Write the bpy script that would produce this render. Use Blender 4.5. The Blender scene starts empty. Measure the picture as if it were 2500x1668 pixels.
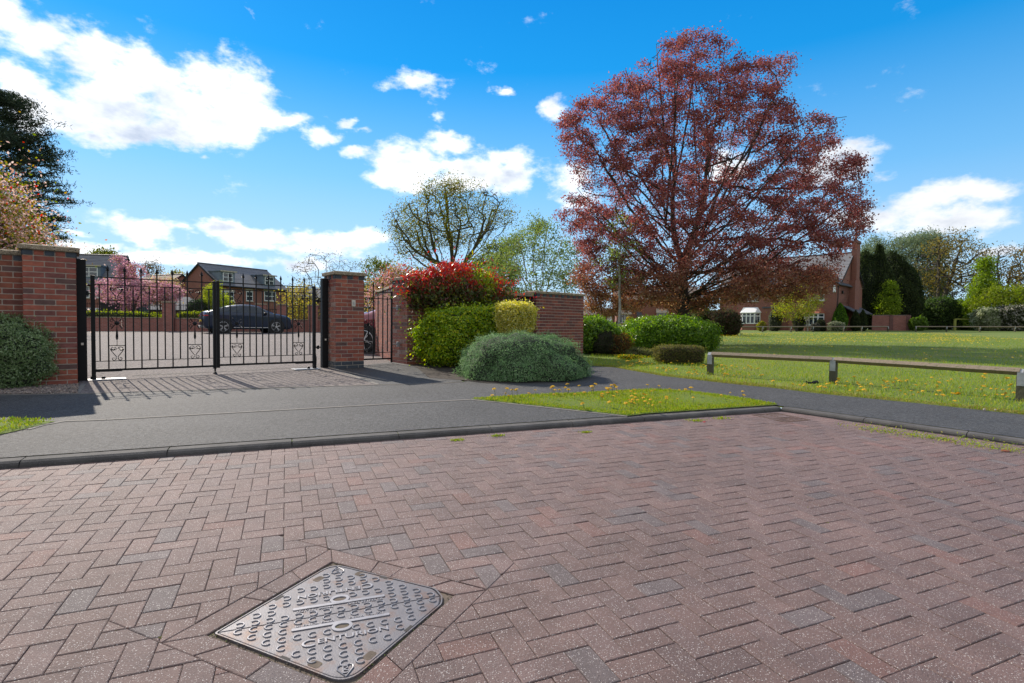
import bpy, bmesh, math, random
import numpy as np
from mathutils import Vector, Matrix
from mathutils.geometry import tessellate_polygon
random.seed(7); RNG = np.random.default_rng(7)
SC = bpy.context.scene; COL = SC.collection

# ------------------------------------------------------------------ camera, sky, sun, exposure
FPX, PITCH, ROLL, EYE = 1308.0, 0.031, 0.010, 0.90
cf = np.array([0, math.cos(PITCH), -math.sin(PITCH)]); cr = np.array([1., 0, 0]); cu = np.cross(cr, cf)
CR = math.cos(ROLL)*cr + math.sin(ROLL)*cu; CU = -math.sin(ROLL)*cr + math.cos(ROLL)*cu
cam = bpy.data.cameras.new('camera'); camo = bpy.data.objects.new('camera', cam); COL.objects.link(camo)
cam.sensor_width = 36; cam.lens = 36*FPX/2500; cam.clip_start = 0.05; cam.clip_end = 3000
M = Matrix(((CR[0], CU[0], -cf[0], 0), (CR[1], CU[1], -cf[1], 0), (CR[2], CU[2], -cf[2], EYE), (0, 0, 0, 1)))
camo.matrix_world = M; SC.camera = camo
def ray(px, py): return FPX*cf + CR*(px-1250) + CU*(834-py)

SUN_AZ, SUN_EL = math.radians(-41), math.radians(34.5)       # azimuth from +Y, towards +X
sl = bpy.data.lights.new('sun', 'SUN'); so = bpy.data.objects.new('sun', sl); COL.objects.link(so)
sl.energy = 4.9; sl.angle = math.radians(0.5); sl.color = (1.0, 0.90, 0.77)
sd = Vector((math.sin(SUN_AZ)*math.cos(SUN_EL), math.cos(SUN_AZ)*math.cos(SUN_EL), math.sin(SUN_EL)))
so.rotation_euler = sd.to_track_quat('Z', 'Y').to_euler(); so.location = sd*50
SC.view_settings.view_transform = 'Standard'; SC.view_settings.look = 'None'
SC.view_settings.exposure = 0.28; SC.view_settings.gamma = 1.0; SC.view_settings.use_curve_mapping = False
SC.cycles.transparent_max_bounces = 4; SC.cycles.max_bounces = 7

W = bpy.data.worlds.new('World'); SC.world = W; W.use_nodes = True
nt = W.node_tree; nt.nodes.clear(); N = nt.nodes.new; L = nt.links.new
def V(node, **k):
    for a, b in k.items(): setattr(node, a, b)
    return node
def mth(op, a, b=None, c=None, clamp=False, tree=None):
    t = tree or nt; n = t.nodes.new('ShaderNodeMath'); n.operation = op; n.use_clamp = clamp
    for i, v in enumerate((a, b, c)):
        if v is None: continue
        if isinstance(v, (int, float)): n.inputs[i].default_value = v
        else: t.links.new(v, n.inputs[i])
    return n.outputs[0]
out = N('ShaderNodeOutputWorld'); sky = N('ShaderNodeTexSky'); sky.sky_type = 'NISHITA'; sky.sun_disc = False
sky.sun_elevation = SUN_EL; sky.sun_rotation = SUN_AZ; sky.air_density = 1.0; sky.dust_density = 0.1; sky.ozone_density = 3.0
hs = N('ShaderNodeHueSaturation'); hs.inputs['Saturation'].default_value = 1.35; hs.inputs['Value'].default_value = 1.0
L(sky.outputs[0], hs.inputs['Color'])
bgN = N('ShaderNodeBackground'); bgN.inputs[1].default_value = 0.10; L(hs.outputs[0], bgN.inputs[0])
tc = N('ShaderNodeTexCoord'); sep = N('ShaderNodeSeparateXYZ'); L(tc.outputs['Generated'], sep.inputs[0])
az = mth('ARCTAN2', sep.outputs[0], sep.outputs[1]); el = mth('ARCSINE', sep.outputs[2])
cmb = N('ShaderNodeCombineXYZ'); L(az, cmb.inputs[0]); L(el, cmb.inputs[1])
def noise(vec, scale, detail, rough=0.55, tree=None, dist=0.0):
    t = tree or nt; n = t.nodes.new('ShaderNodeTexNoise'); n.inputs['Scale'].default_value = scale
    n.inputs['Detail'].default_value = detail; n.inputs['Roughness'].default_value = rough; n.inputs['Distortion'].default_value = dist
    if vec is not None: t.links.new(vec, n.inputs['Vector'])
    return n
vm = N('ShaderNodeVectorMath'); vm.operation = 'MULTIPLY'; vm.inputs[1].default_value = (1, 1.7, 1); L(cmb.outputs[0], vm.inputs[0])
n1 = noise(vm.outputs[0], 9, 9, 0.62); n2 = noise(vm.outputs[0], 4.2, 7, 0.6); 
# warp the lookup direction so that the cloud outlines billow
wn = noise(vm.outputs[0], 13, 4, 0.6)
ws = N('ShaderNodeVectorMath'); ws.operation = 'SUBTRACT'; L(wn.outputs['Color'], ws.inputs[0]); ws.inputs[1].default_value = (.5, .5, .5)
wm = N('ShaderNodeVectorMath'); wm.operation = 'MULTIPLY'; L(ws.outputs[0], wm.inputs[0]); wm.inputs[1].default_value = (.075, .06, 0)
wa = N('ShaderNodeVectorMath'); wa.operation = 'ADD'; L(cmb.outputs[0], wa.inputs[0]); L(wm.outputs[0], wa.inputs[1])
CL = [  # clouds of the day, centre and half-size given as directions (photo pixels turned into azimuth / elevation)
 (0,40,110,70,1),(100,95,110,60,1),(200,140,110,60,1),(300,190,120,65,1),(300,260,130,65,1),(420,250,110,70,1),(540,200,85,58,1),(600,230,85,55,1),(540,310,110,50,1),(620,290,80,35,1),(430,320,110,40,1),(330,320,80,35,1),(690,292,50,16,.8),
 (20,195,50,32,.95),(90,235,65,35,.95),(170,280,75,36,.95),(250,335,60,28,.9),(50,280,60,40,.6),
 (790,330,55,22,.75),(830,295,30,16,.6),(870,380,42,20,.85),(900,328,30,9,.5),(1030,205,60,30,.8),(1000,215,60,16,.6),(1060,240,30,20,.5),(1222,222,26,14,.6),(1065,292,18,9,.4),
 (1010,400,95,55,1),(1090,360,55,35,.9),(1140,420,110,45,1),(1240,420,75,45,1),(960,440,70,30,.9),(1330,430,25,50,.4),(1390,460,55,60,.8),(1350,260,30,32,.6),
 (350,550,95,30,1),(440,560,60,16,.8),(530,555,60,22,1),(660,575,70,24,.9),(770,580,85,26,1),(890,580,60,26,1),(700,600,150,20,.8),(300,625,170,22,.9),(560,640,140,22,.8),(720,635,90,18,.8),(190,575,50,12,.5),
 (2060,400,95,45,1),(2100,360,60,18,.7),(1990,420,80,40,.7),(2150,420,60,22,.8),(2230,500,130,45,1),(2330,480,120,40,.95),(2150,530,110,35,.9),(2330,540,130,30,.8),(2440,470,70,14,.6),
 (2440,610,120,20,.9),(2300,620,60,14,.5),(607,12,12,16,.5),(1780,420,60,40,.7),(480,385,20,8,.5),(760,50,8,8,.0)]
# clear polarised blue, paler towards the horizon
rp = N('ShaderNodeValToRGB'); er = V(N('ShaderNodeMapRange')); L(el, er.inputs[0]); er.inputs[1].default_value = 0; er.inputs[2].default_value = .7; L(er.outputs[0], rp.inputs[0])
cr_ = rp.color_ramp; cr_.elements[0].position = 0; cr_.elements[0].color = (.50, .70, .86, 1); cr_.elements[1].position = 1; cr_.elements[1].color = (.0, .15, .52, 1)
for p_, c_ in ((.16, (.36, .60, .83)), (.36, (.15, .44, .78)), (.62, (.008, .26, .66))):
    e_ = cr_.elements.new(p_); e_.color = (*c_, 1)
bgC = N('ShaderNodeBackground'); L(rp.outputs[0], bgC.inputs[0]); lz = V(N('ShaderNodeMapRange')); L(az, lz.inputs[0])
lz.inputs[1].default_value = -.8; lz.inputs[2].default_value = .8; lz.inputs[3].default_value = 1.38; lz.inputs[4].default_value = 1.06; L(lz.outputs[0], bgC.inputs[1])
bg1 = N('ShaderNodeMixShader'); bg1.inputs[0].default_value = .88; L(bgN.outputs[0], bg1.inputs[1]); L(bgC.outputs[0], bg1.inputs[2])
acc = None
def dirs(px, py):
    v = ray(px, py); v = v/np.linalg.norm(v); return math.atan2(v[0], v[1]), math.asin(v[2])
for (x, y, rx, ry, s) in CL:
    a0, e0 = dirs(x, y); a1, _ = dirs(x+rx, y); _, e1 = dirs(x, y-ry); ra = max(.004, a1-a0); re = max(.004, e1-e0)
    s1 = N('ShaderNodeVectorMath'); s1.operation = 'SUBTRACT'; L(wa.outputs[0], s1.inputs[0]); s1.inputs[1].default_value = (a0, e0, 0)
    s2 = N('ShaderNodeVectorMath'); s2.operation = 'MULTIPLY'; L(s1.outputs[0], s2.inputs[0]); s2.inputs[1].default_value = (1/ra, 1/re, 0)
    s3 = N('ShaderNodeVectorMath'); s3.operation = 'LENGTH'; L(s2.outputs[0], s3.inputs[0])
    f = mth('MULTIPLY', mth('SUBTRACT', 1.78, s3.outputs['Value']), s)
    acc = f if acc is None else mth('SMOOTH_MAX', acc, f, 0.35)
acc = mth('MAXIMUM', acc, -1.2)
# unseen cloud behind the camera and overhead, added to whiten and lift the fill
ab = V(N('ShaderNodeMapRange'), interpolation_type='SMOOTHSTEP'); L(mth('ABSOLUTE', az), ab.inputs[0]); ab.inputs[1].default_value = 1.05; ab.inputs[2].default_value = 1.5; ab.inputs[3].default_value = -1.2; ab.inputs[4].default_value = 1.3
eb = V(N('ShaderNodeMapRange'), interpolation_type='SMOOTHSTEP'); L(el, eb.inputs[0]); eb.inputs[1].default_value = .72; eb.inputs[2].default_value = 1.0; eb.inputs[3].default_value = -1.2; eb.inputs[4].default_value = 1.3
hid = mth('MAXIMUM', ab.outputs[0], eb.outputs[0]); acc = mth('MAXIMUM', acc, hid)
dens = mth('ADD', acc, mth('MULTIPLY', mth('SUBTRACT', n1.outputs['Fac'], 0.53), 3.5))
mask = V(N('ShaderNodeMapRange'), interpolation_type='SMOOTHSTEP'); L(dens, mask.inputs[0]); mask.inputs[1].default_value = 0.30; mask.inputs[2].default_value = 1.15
# thick parts turn grey-blue, thin rims stay bright
core = V(N('ShaderNodeMapRange'), interpolation_type='SMOOTHSTEP')
sh = mth('ADD', mth('MULTIPLY', acc, 0.55), mth('MULTIPLY', mth('SUBTRACT', n2.outputs['Fac'], 0.5), 4.5))
L(sh, core.inputs[0]); core.inputs[1].default_value = 0.35; core.inputs[2].default_value = 1.7
# far from the sun the clouds are less bright
lf = V(N('ShaderNodeMapRange')); L(az, lf.inputs[0]); lf.inputs[1].default_value = -0.2; lf.inputs[2].default_value = 0.7; lf.inputs[3].default_value = 1.0; lf.inputs[4].default_value = 0.80
cc = N('ShaderNodeMixRGB'); cc.inputs[1].default_value = (0.95, 0.97, 1.0, 1); cc.inputs[2].default_value = (0.40, 0.47, 0.60, 1); L(core.outputs[0], cc.inputs[0])
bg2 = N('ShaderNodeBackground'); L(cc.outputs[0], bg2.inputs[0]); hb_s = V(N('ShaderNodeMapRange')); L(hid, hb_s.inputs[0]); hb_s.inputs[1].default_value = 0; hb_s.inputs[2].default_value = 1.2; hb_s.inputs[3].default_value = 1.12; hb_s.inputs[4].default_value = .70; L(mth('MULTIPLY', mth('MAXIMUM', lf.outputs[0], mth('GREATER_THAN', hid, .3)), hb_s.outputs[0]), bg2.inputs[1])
# thin haze veil low on the sunward side
hz = V(N('ShaderNodeMapRange'), interpolation_type='SMOOTHSTEP'); L(el, hz.inputs[0]); hz.inputs[1].default_value = 0.42; hz.inputs[2].default_value = -0.02; hz.inputs[3].default_value = 0; hz.inputs[4].default_value = 1
hl = V(N('ShaderNodeMapRange'), interpolation_type='SMOOTHSTEP'); L(az, hl.inputs[0]); hl.inputs[1].default_value = 0.75; hl.inputs[2].default_value = -0.75; hl.inputs[3].default_value = 0.1; hl.inputs[4].default_value = 0.70
veil = mth('MULTIPLY', mth('MULTIPLY', hz.outputs[0], hl.outputs[0]), 0.75)
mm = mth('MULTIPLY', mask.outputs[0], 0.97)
hb = N('ShaderNodeBackground'); hb.inputs[0].default_value = (0.50, 0.72, 1.0, 1); hb.inputs[1].default_value = 0.72
mx0 = N('ShaderNodeMixShader'); L(veil, mx0.inputs[0]); L(bg1.outputs[0], mx0.inputs[1]); L(hb.outputs[0], mx0.inputs[2])
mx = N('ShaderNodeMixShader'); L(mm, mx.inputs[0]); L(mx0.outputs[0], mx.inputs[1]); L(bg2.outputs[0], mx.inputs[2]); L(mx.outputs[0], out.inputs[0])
W.cycles.sampling_method = 'MANUAL'; W.cycles.sample_map_resolution = 512

# ------------------------------------------------------------------ ground shape
K1P, K1D, K1N = (-3.66, 3.81), (math.cos(.3988), math.sin(.3988)), (-math.sin(.3988), math.cos(.3988))
KC = (3.43, 6.81)
_k = math.hypot(1.47, -1.73); K2D = (1.47/_k, -1.73/_k); K2N = (1.73/_k, 1.47/_k)
def dk(x, y): return K1N[0]*(x-K1P[0])+K1N[1]*(y-K1P[1])
# make the corner lie exactly on kerb 1
_t = (KC[0]-K1P[0])*K1D[0]+(KC[1]-K1P[1])*K1D[1]; KC = (K1P[0]+K1D[0]*_t, K1P[1]+K1D[1]*_t)
def dk2(x, y): return K2N[0]*(x-KC[0])+K2N[1]*(y-KC[1])
def zroad(x, y): return EYE - 1.16435 - .00675*x + .01722*y
def zg(x, y):
    d = max(dk(x, y), dk2(x, y)); zk = zroad(x, y)+.055
    if d <= 0: return zk
    if d < 4.4: t = d/4.4; return zk*(1-t)+(EYE-.905)*t
    if d < 6.5: return EYE-.905+.05*(d-4.4)/2.1
    return EYE-.855+.011*(min(d, 75)-6.5)
D2P = 2500/2350.
def gpx(px, py):
    v = ray(px, py); v = v/v[1]; y = 1.5
    f = lambda y: EYE+v[2]*y-zg(v[0]*y, y)
    lo = 1.5
    while f(lo) > 0 and lo < 300: lo += 0.2
    a, b = lo-.2, lo
    for _ in range(30):
        m = (a+b)/2
        if f(m) > 0: a = m
        else: b = m
    return v[0]*a, a
def gp(x, y): return gpx(x*D2P, y*D2P)
def ap(px, py, Y):      # the point of the line of sight px,py that is Y metres away
    v = ray(px, py); v = v*Y/v[1]; return Vector((v[0], v[1], v[2]+EYE))

# ------------------------------------------------------------------ helpers
def tag(o, label=None, cat=None, group=None, kind=None):
    if label: o['label'] = label
    if cat: o['category'] = cat
    if group: o['group'] = group
    if kind: o['kind'] = kind
    return o
def thing(name, label, cat, loc=(0, 0, 0), rz=0, group=None):
    o = bpy.data.objects.new(name, None); COL.objects.link(o); o.empty_display_size = .2
    o.location = loc; o.rotation_euler = (0, 0, rz); return tag(o, label, cat, group)
def link(name, me, parent=None):
    o = bpy.data.objects.new(name, me); COL.objects.link(o)
    if parent is not None: o.parent = parent
    return o
def copy_tree(o, parent=None):
    c = o.copy(); COL.objects.link(c); c.parent = parent
    for ch in list(o.children): copy_tree(ch, c)
    return c
def rows(a): return [tuple(r) for r in a]
class MB:
    def __init__(s): s.v = []; s.f = []; s.m = []; s.c = []; s.uv = False
    def face(s, pts, m=0, c=None):
        i = len(s.v); s.v.extend(tuple(p) for p in pts); s.f.append(tuple(range(i, i+len(pts)))); s.m.append(m); s.c.append(c or (1, 1, 1, 1))
    def grid(s, verts, faces, m=0, c=None):
        i = len(s.v); s.v.extend(tuple(p) for p in verts)
        for f in faces: s.f.append(tuple(i+k for k in f)); s.m.append(m); s.c.append(c or (1, 1, 1, 1))
    def box(s, lo, hi, m=0, T=None, c=None):
        x0, y0, z0 = lo; x1, y1, z1 = hi
        v = [(x0,y0,z0),(x1,y0,z0),(x1,y1,z0),(x0,y1,z0),(x0,y0,z1),(x1,y0,z1),(x1,y1,z1),(x0,y1,z1)]
        if T is not None: v = [tuple(T @ Vector(p)) for p in v]
        s.grid(v, [(0,3,2,1),(4,5,6,7),(0,1,5,4),(1,2,6,5),(2,3,7,6),(3,0,4,7)], m, c)
    def bbox(s, lo, hi, b=.01, m=0, T=None, c=None):      # box with its edges bevelled
        bm = bmesh.new(); bmesh.ops.create_cube(bm, size=1)
        for v in bm.verts: v.co = Vector([lo[i]+(v.co[i]+.5)*(hi[i]-lo[i]) for i in range(3)])
        bmesh.ops.bevel(bm, geom=bm.edges[:], offset=b, segments=2, profile=.5, affect='EDGES')
        s.addbm(bm, m, T, c)
    def addbm(s, bm, m=0, T=None, c=None):
        bm.verts.index_update(); vs = [tuple(T @ v.co) if T is not None else tuple(v.co) for v in bm.verts]
        s.grid(vs, [tuple(v.index for v in f.verts) for f in bm.faces], m, c); bm.free()
    def tube(s, pts, r, n=6, m=0, c=None, caps=True, closed=False):
        pts = [Vector(p) for p in pts]; rs = r if isinstance(r, (list, tuple)) else [r]*len(pts); i0 = len(s.v); up = None; k = len(pts)
        for i, p in enumerate(pts):
            d = (pts[(i+1) % k if closed else min(i+1, k-1)]-pts[i-1 if (closed or i > 0) else 0])
            if d.length < 1e-9: d = Vector((0, 0, 1))
            d.normalize()
            if up is None: up = Vector((0, 0, 1)) if abs(d.z) < .9 else Vector((1, 0, 0))
            a = d.cross(up); a.normalize(); b = a.cross(d); up = b
            for j in range(n):
                t = 2*math.pi*j/n+math.pi/n; s.v.append(tuple(p+(a*math.cos(t)+b*math.sin(t))*rs[i]))
        for i in range(k if closed else k-1):
            for j in range(n):
                q = ((i+1) % k)
                s.f.append((i0+i*n+j, i0+i*n+(j+1) % n, i0+q*n+(j+1) % n, i0+q*n+j)); s.m.append(m); s.c.append(c or (1,1,1,1))
        if caps and not closed:
            for i, rev in ((0, 1), (k-1, 0)):
                f = [i0+i*n+j for j in range(n)]; s.f.append(tuple(f[::-1] if rev else f)); s.m.append(m); s.c.append(c or (1,1,1,1))
    def lathe(s, prof, n=12, m=0, T=None, c=None):
        vs = []; fs = []
        for (r, z) in prof:
            for j in range(n): t = 2*math.pi*j/n; vs.append(Vector((r*math.cos(t), r*math.sin(t), z)))
        if T is not None: vs = [T @ v for v in vs]
        for i in range(len(prof)-1):
            for j in range(n): fs.append((i*n+j, i*n+(j+1) % n, (i+1)*n+(j+1) % n, (i+1)*n+j))
        fs.append(tuple(range(n))[::-1]); fs.append(tuple((len(prof)-1)*n+j for j in range(n)))
        s.grid(vs, fs, m, c)
    def prism(s, poly, z0, z1, m=0, T=None, c=None):
        n = len(poly); vs = [Vector((p[0], p[1], z0)) for p in poly]+[Vector((p[0], p[1], z1)) for p in poly]
        if T is not None: vs = [T @ v for v in vs]
        s.grid(vs, [tuple(range(n))[::-1], tuple(range(n, 2*n))]+[(i, (i+1) % n, n+(i+1) % n, n+i) for i in range(n)], m, c)
    def build(s, name, mats, parent=None, smooth=False):
        me = bpy.data.meshes.new(name); me.from_pydata(s.v, [], s.f)
        for mt in (mats if isinstance(mats, (list, tuple)) else [mats]): me.materials.append(mt)
        me.polygons.foreach_set('material_index', s.m)
        a = me.attributes.new('col', 'FLOAT_COLOR', 'FACE'); a.data.foreach_set('color', np.array(s.c, dtype=np.float32).ravel())
        if smooth: me.polygons.foreach_set('use_smooth', [True]*len(s.f))
        me.update(); return link(name, me, parent)
def TF(x=0, y=0, z=0, rz=0, rx=0, ry=0):
    return Matrix.Translation((x, y, z)) @ Matrix.Rotation(rz, 4, 'Z') @ Matrix.Rotation(rx, 4, 'X') @ Matrix.Rotation(ry, 4, 'Y')

# ------------------------------------------------------------------ materials
def mat(name, col, rough=.7, var=.0, vscale=8, col2=None, bump=0, bscale=60, metal=0, spec=.5, attr=False, coat=0, speck=None, trans=0, stain=None, detail=5, vstretch=None, grain=None, wash=None):
    m = bpy.data.materials.new(name); m.use_nodes = True; t = m.node_tree; t.nodes.clear(); n = t.nodes.new; l = t.links.new
    o = n('ShaderNodeOutputMaterial'); b = n('ShaderNodeBsdfPrincipled'); tcn = n('ShaderNodeTexCoord'); co = tcn.outputs['Object']
    if vstretch:
        mp = n('ShaderNodeMapping'); mp.inputs['Scale'].default_value = vstretch; l(co, mp.inputs[0]); co = mp.outputs[0]
    c = n('ShaderNodeRGB'); c.outputs[0].default_value = (*col, 1); cur = c.outputs[0]
    if col2 is not None or var:
        nn = noise(co, vscale, detail, .6, t); mr = n('ShaderNodeMapRange'); l(nn.outputs['Fac'], mr.inputs[0]); mr.inputs[1].default_value = .32; mr.inputs[2].default_value = .68
        mx_ = n('ShaderNodeMixRGB'); l(mr.outputs[0], mx_.inputs[0]); l(cur, mx_.inputs[1])
        mx_.inputs[2].default_value = (*(col2 if col2 is not None else [max(0, k*(1-var)) for k in col]), 1); cur = mx_.outputs[0]
    if attr:
        at = n('ShaderNodeAttribute'); at.attribute_name = 'col'; mu = n('ShaderNodeMixRGB'); mu.blend_type = 'MULTIPLY'; mu.inputs[0].default_value = 1
        l(cur, mu.inputs[1]); l(at.outputs['Color'], mu.inputs[2]); cur = mu.outputs[0]
    if wash:      # broad soft dirt: tyre tracks and drying marks
        wn_ = noise(tcn.outputs['Object'], wash[0], 4, .6, t, 1.5); wr = n('ShaderNodeMapRange'); l(wn_.outputs['Fac'], wr.inputs[0]); wr.inputs[1].default_value = .35; wr.inputs[2].default_value = .65
        wr.inputs[3].default_value = 1-wash[1]; wr.inputs[4].default_value = 1+wash[1]*.5; wsn = n('ShaderNodeVectorMath'); wsn.operation = 'SCALE'; l(cur, wsn.inputs[0]); l(wr.outputs[0], wsn.inputs['Scale']); cur = wsn.outputs[0]
    if grain:
        gn = noise(tcn.outputs['Object'], grain[0], 3, .7, t); gr = n('ShaderNodeMapRange'); l(gn.outputs['Fac'], gr.inputs[0]); gr.inputs[1].default_value = .35; gr.inputs[2].default_value = .65
        gr.inputs[3].default_value = 1-grain[1]; gr.inputs[4].default_value = 1+grain[1]; gs = n('ShaderNodeVectorMath'); gs.operation = 'SCALE'; l(cur, gs.inputs[0]); l(gr.outputs[0], gs.inputs['Scale']); cur = gs.outputs[0]
    if stain:      # (colour, scale, threshold, width)
        sn = noise(co, stain[1], 6, .65, t); sr = n('ShaderNodeMapRange'); l(sn.outputs['Fac'], sr.inputs[0]); sr.inputs[1].default_value = stain[2]; sr.inputs[2].default_value = stain[2]+stain[3]
        sx = n('ShaderNodeMixRGB'); l(sr.outputs[0], sx.inputs[0]); l(cur, sx.inputs[1]); sx.inputs[2].default_value = (*stain[0], 1); cur = sx.outputs[0]
    if speck:      # list of (colour, scale, size, randomness threshold)
        for (sc_, ss, size, thr) in speck:
            vo = n('ShaderNodeTexVoronoi'); vo.inputs['Scale'].default_value = ss; l(tcn.outputs['Object'], vo.inputs['Vector'])
            a = mth('LESS_THAN', vo.outputs['Distance'], size, tree=t)
            sp = n('ShaderNodeSeparateColor'); l(vo.outputs['Color'], sp.inputs[0])
            g = mth('MULTIPLY', a, mth('GREATER_THAN', sp.outputs[0], thr, tree=t), tree=t)
            sx = n('ShaderNodeMixRGB'); l(g, sx.inputs[0]); l(cur, sx.inputs[1]); sx.inputs[2].default_value = (*sc_, 1); cur = sx.outputs[0]
    l(cur, b.inputs['Base Color']); b.inputs['Roughness'].default_value = rough; b.inputs['Metallic'].default_value = metal
    b.inputs['Specular IOR Level'].default_value = spec; b.inputs['Coat Weight'].default_value = coat
    if bump:
        bn = noise(tcn.outputs['Object'], bscale, 5, .6, t); bu = n('ShaderNodeBump'); bu.inputs['Strength'].default_value = min(1, bump); bu.inputs['Distance'].default_value = .01*max(1, bump)
        l(bn.outputs['Fac'], bu.inputs['Height']); l(bu.outputs[0], b.inputs['Normal'])
    res = b.outputs[0]
    if trans:
        tr = n('ShaderNodeBsdfTranslucent'); hx = n('ShaderNodeHueSaturation'); hx.inputs['Saturation'].default_value = 1.25; hx.inputs['Value'].default_value = 1.35
        l(cur, hx.inputs['Color']); l(hx.outputs[0], tr.inputs['Color']); ms = n('ShaderNodeMixShader'); ms.inputs[0].default_value = trans
        l(b.outputs[0], ms.inputs[1]); l(tr.outputs[0], ms.inputs[2]); res = ms.outputs[0]
    l(res, o.inputs[0]); return m
def brickmat(name, c1, c2, mortar, sx=.225, sz=.075, ms=.006):     # bricks as a texture, for walls far away; uses the mesh's own uv (metres)
    m = bpy.data.materials.new(name); m.use_nodes = True; t = m.node_tree; t.nodes.clear(); n = t.nodes.new; l = t.links.new
    o = n('ShaderNodeOutputMaterial'); b = n('ShaderNodeBsdfPrincipled'); uv = n('ShaderNodeUVMap'); uv.uv_map = 'uv'
    br = n('ShaderNodeTexBrick'); l(uv.outputs[0], br.inputs['Vector']); br.inputs['Scale'].default_value = 1; br.inputs['Brick Width'].default_value = sx
    br.inputs['Row Height'].default_value = sz; br.inputs['Mortar Size'].default_value = ms; br.inputs['Color1'].default_value = (*c1, 1); br.inputs['Color2'].default_value = (*c2, 1); br.inputs['Mortar'].default_value = (*mortar, 1)
    nn = noise(uv.outputs[0], 1.5, 4, .6, t); mr = n('ShaderNodeMapRange'); l(nn.outputs['Fac'], mr.inputs[0]); mr.inputs[3].default_value = .75; mr.inputs[4].default_value = 1.2
    mu = n('ShaderNodeVectorMath'); mu.operation = 'SCALE'; l(br.outputs['Color'], mu.inputs[0]); l(mr.outputs[0], mu.inputs['Scale']); l(mu.outputs[0], b.inputs['Base Color'])
    b.inputs['Roughness'].default_value = .85; l(b.outputs[0], o.inputs[0]); return m

M_mortar = mat('mortar', (.50, .44, .37), .95, .25, 30, bump=.4, bscale=120)
M_brick = mat('red_brick', (1, 1, 1), .85, .35, 14, attr=True, bump=.35, bscale=90)
M_cap = mat('cast_stone', (.38, .30, .20), .92, .0, 12, col2=(.16, .13, .09), bump=.5, bscale=70, speck=[((.5, .44, .34), 60, .3, .5), ((.07, .06, .05), 45, .35, .6)])
M_kerb = mat('kerb_concrete', (.105, .099, .094), .9, .35, 5, bump=.4, bscale=90, speck=[((.18, .175, .17), 130, .25, .6)], wash=(1.3, .35))
M_edge = mat('edging_concrete', (.20, .185, .165), .9, .3, 7, bump=.3)
M_tarmac = mat('asphalt', (.056, .057, .059), .80, .0, 1.1, col2=(.038, .039, .041), bump=1, bscale=70, detail=8, grain=(30, .6), speck=[((.16, .16, .16), 95, .30, .6), ((.03, .03, .032), 110, .33, .6)])
M_drive = mat('resin_drive', (.150, .124, .116), .9, .0, .8, col2=(.120, .100, .094), bump=1, bscale=70, grain=(26, .8), speck=[((.24, .21, .20), 80, .34, .6), ((.05, .042, .042), 85, .34, .6)])
M_chips = mat('stone_chips', (1, 1, 1), .9, .2, 20, attr=True)
M_lawn = mat('lawn_grass', (.130, .180, .016), .95, .0, .9, col2=(.080, .130, .010), bump=1, bscale=50, detail=9, stain=((.17, .17, .035), .35, .52, .14))
M_soil = mat('soil', (.05, .036, .026), .95, .5, 15, bump=1, bscale=30)
M_blade = mat('grass_blade', (1, 1, 1), .85, attr=True, trans=.35, spec=.12)
M_block = mat('paving_block', (1, 1, 1), .74, .26, 7, attr=True, bump=.6, bscale=160, spec=.5, speck=[((.48, .44, .42), 210, .27, .70), ((.44, .40, .38), 120, .26, .72), ((.020, .018, .018), 150, .22, .8)], wash=(.45, .16))
M_sand = mat('joint_sand', (.150, .116, .088), .95, .4, 20, bump=.5, stain=((.085, .10, .018), 3.5, .60, .07))
M_iron = mat('worn_iron', (.165, .158, .170), .55, .0, 9, col2=(.125, .118, .128), metal=.25, bump=.15, bscale=140, stain=((.15, .095, .075), 11, .50, .16), spec=.5)
M_ironhi = mat('polished_iron', (.27, .265, .285), .5, .2, 30, metal=.35, spec=.6)
M_irond = mat('dark_gap', (.03, .026, .024), .8)
M_rust = mat('rusty_iron', (.13, .078, .058), .85, .4, 15, metal=.2, bump=.5)
M_black = mat('black_paint', (.008, .008, .009), .5, .3, 10, spec=.25)
M_galv = mat('galvanised_steel', (.42, .44, .46), .5, .3, 12, metal=.5)
M_silver = mat('bare_steel', (.30, .30, .31), .5, .3, 12, metal=.4)
M_plastic = mat('cream_plastic', (.62, .57, .48), .5)
M_timber = mat('weathered_timber', (.27, .215, .155), .9, .0, 6, col2=(.17, .135, .10), bump=.6, bscale=30, vstretch=(2, 14, 14), stain=((.10, .11, .04), 2.0, .55, .12))
M_post = mat('post_timber', (.105, .10, .06), .9, .0, 8, col2=(.06, .055, .038), bump=.6, bscale=30, vstretch=(14, 14, 2))
M_bark = mat('bark', (.075, .062, .048), .95, .5, 10, bump=1, bscale=14)
M_barkg = mat('mossy_bark', (.085, .080, .045), .95, .5, 10, bump=1, bscale=14)
M_barkw = mat('pale_bark', (.38, .36, .33), .9, .5, 9, bump=.4)
M_leaf = mat('leaf', (1, 1, 1), .7, attr=True, trans=.5, spec=.18)
M_leafgl = mat('glossy_leaf', (1, 1, 1), .38, attr=True, trans=.45, spec=.5)
M_needle = mat('needle', (1, 1, 1), .7, attr=True, trans=.12, spec=.2)
M_petal = mat('petal', (1, 1, 1), .6, attr=True, trans=.3)
M_fb = brickmat('house_brick', (.25, .080, .055), (.20, .065, .046), (.26, .19, .15))
M_fb2 = brickmat('park_wall_brick', (.33, .115, .085), (.24, .080, .062), (.30, .25, .22))
M_fb3 = brickmat('dark_wall_brick', (.16, .055, .045), (.12, .040, .036), (.24, .20, .18))
M_slate = mat('roof_tile', (.135, .135, .145), .7, .25, 3, bump=.3, bscale=20)
M_tiledk = mat('dark_roof_tile', (.075, .080, .095), .6, .3, 3)
M_tilered = mat('hung_tile', (.30, .085, .045), .8, .3, 6)
M_tilebr = mat('brown_roof_tile', (.20, .165, .14), .8, .3, 3)
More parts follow.
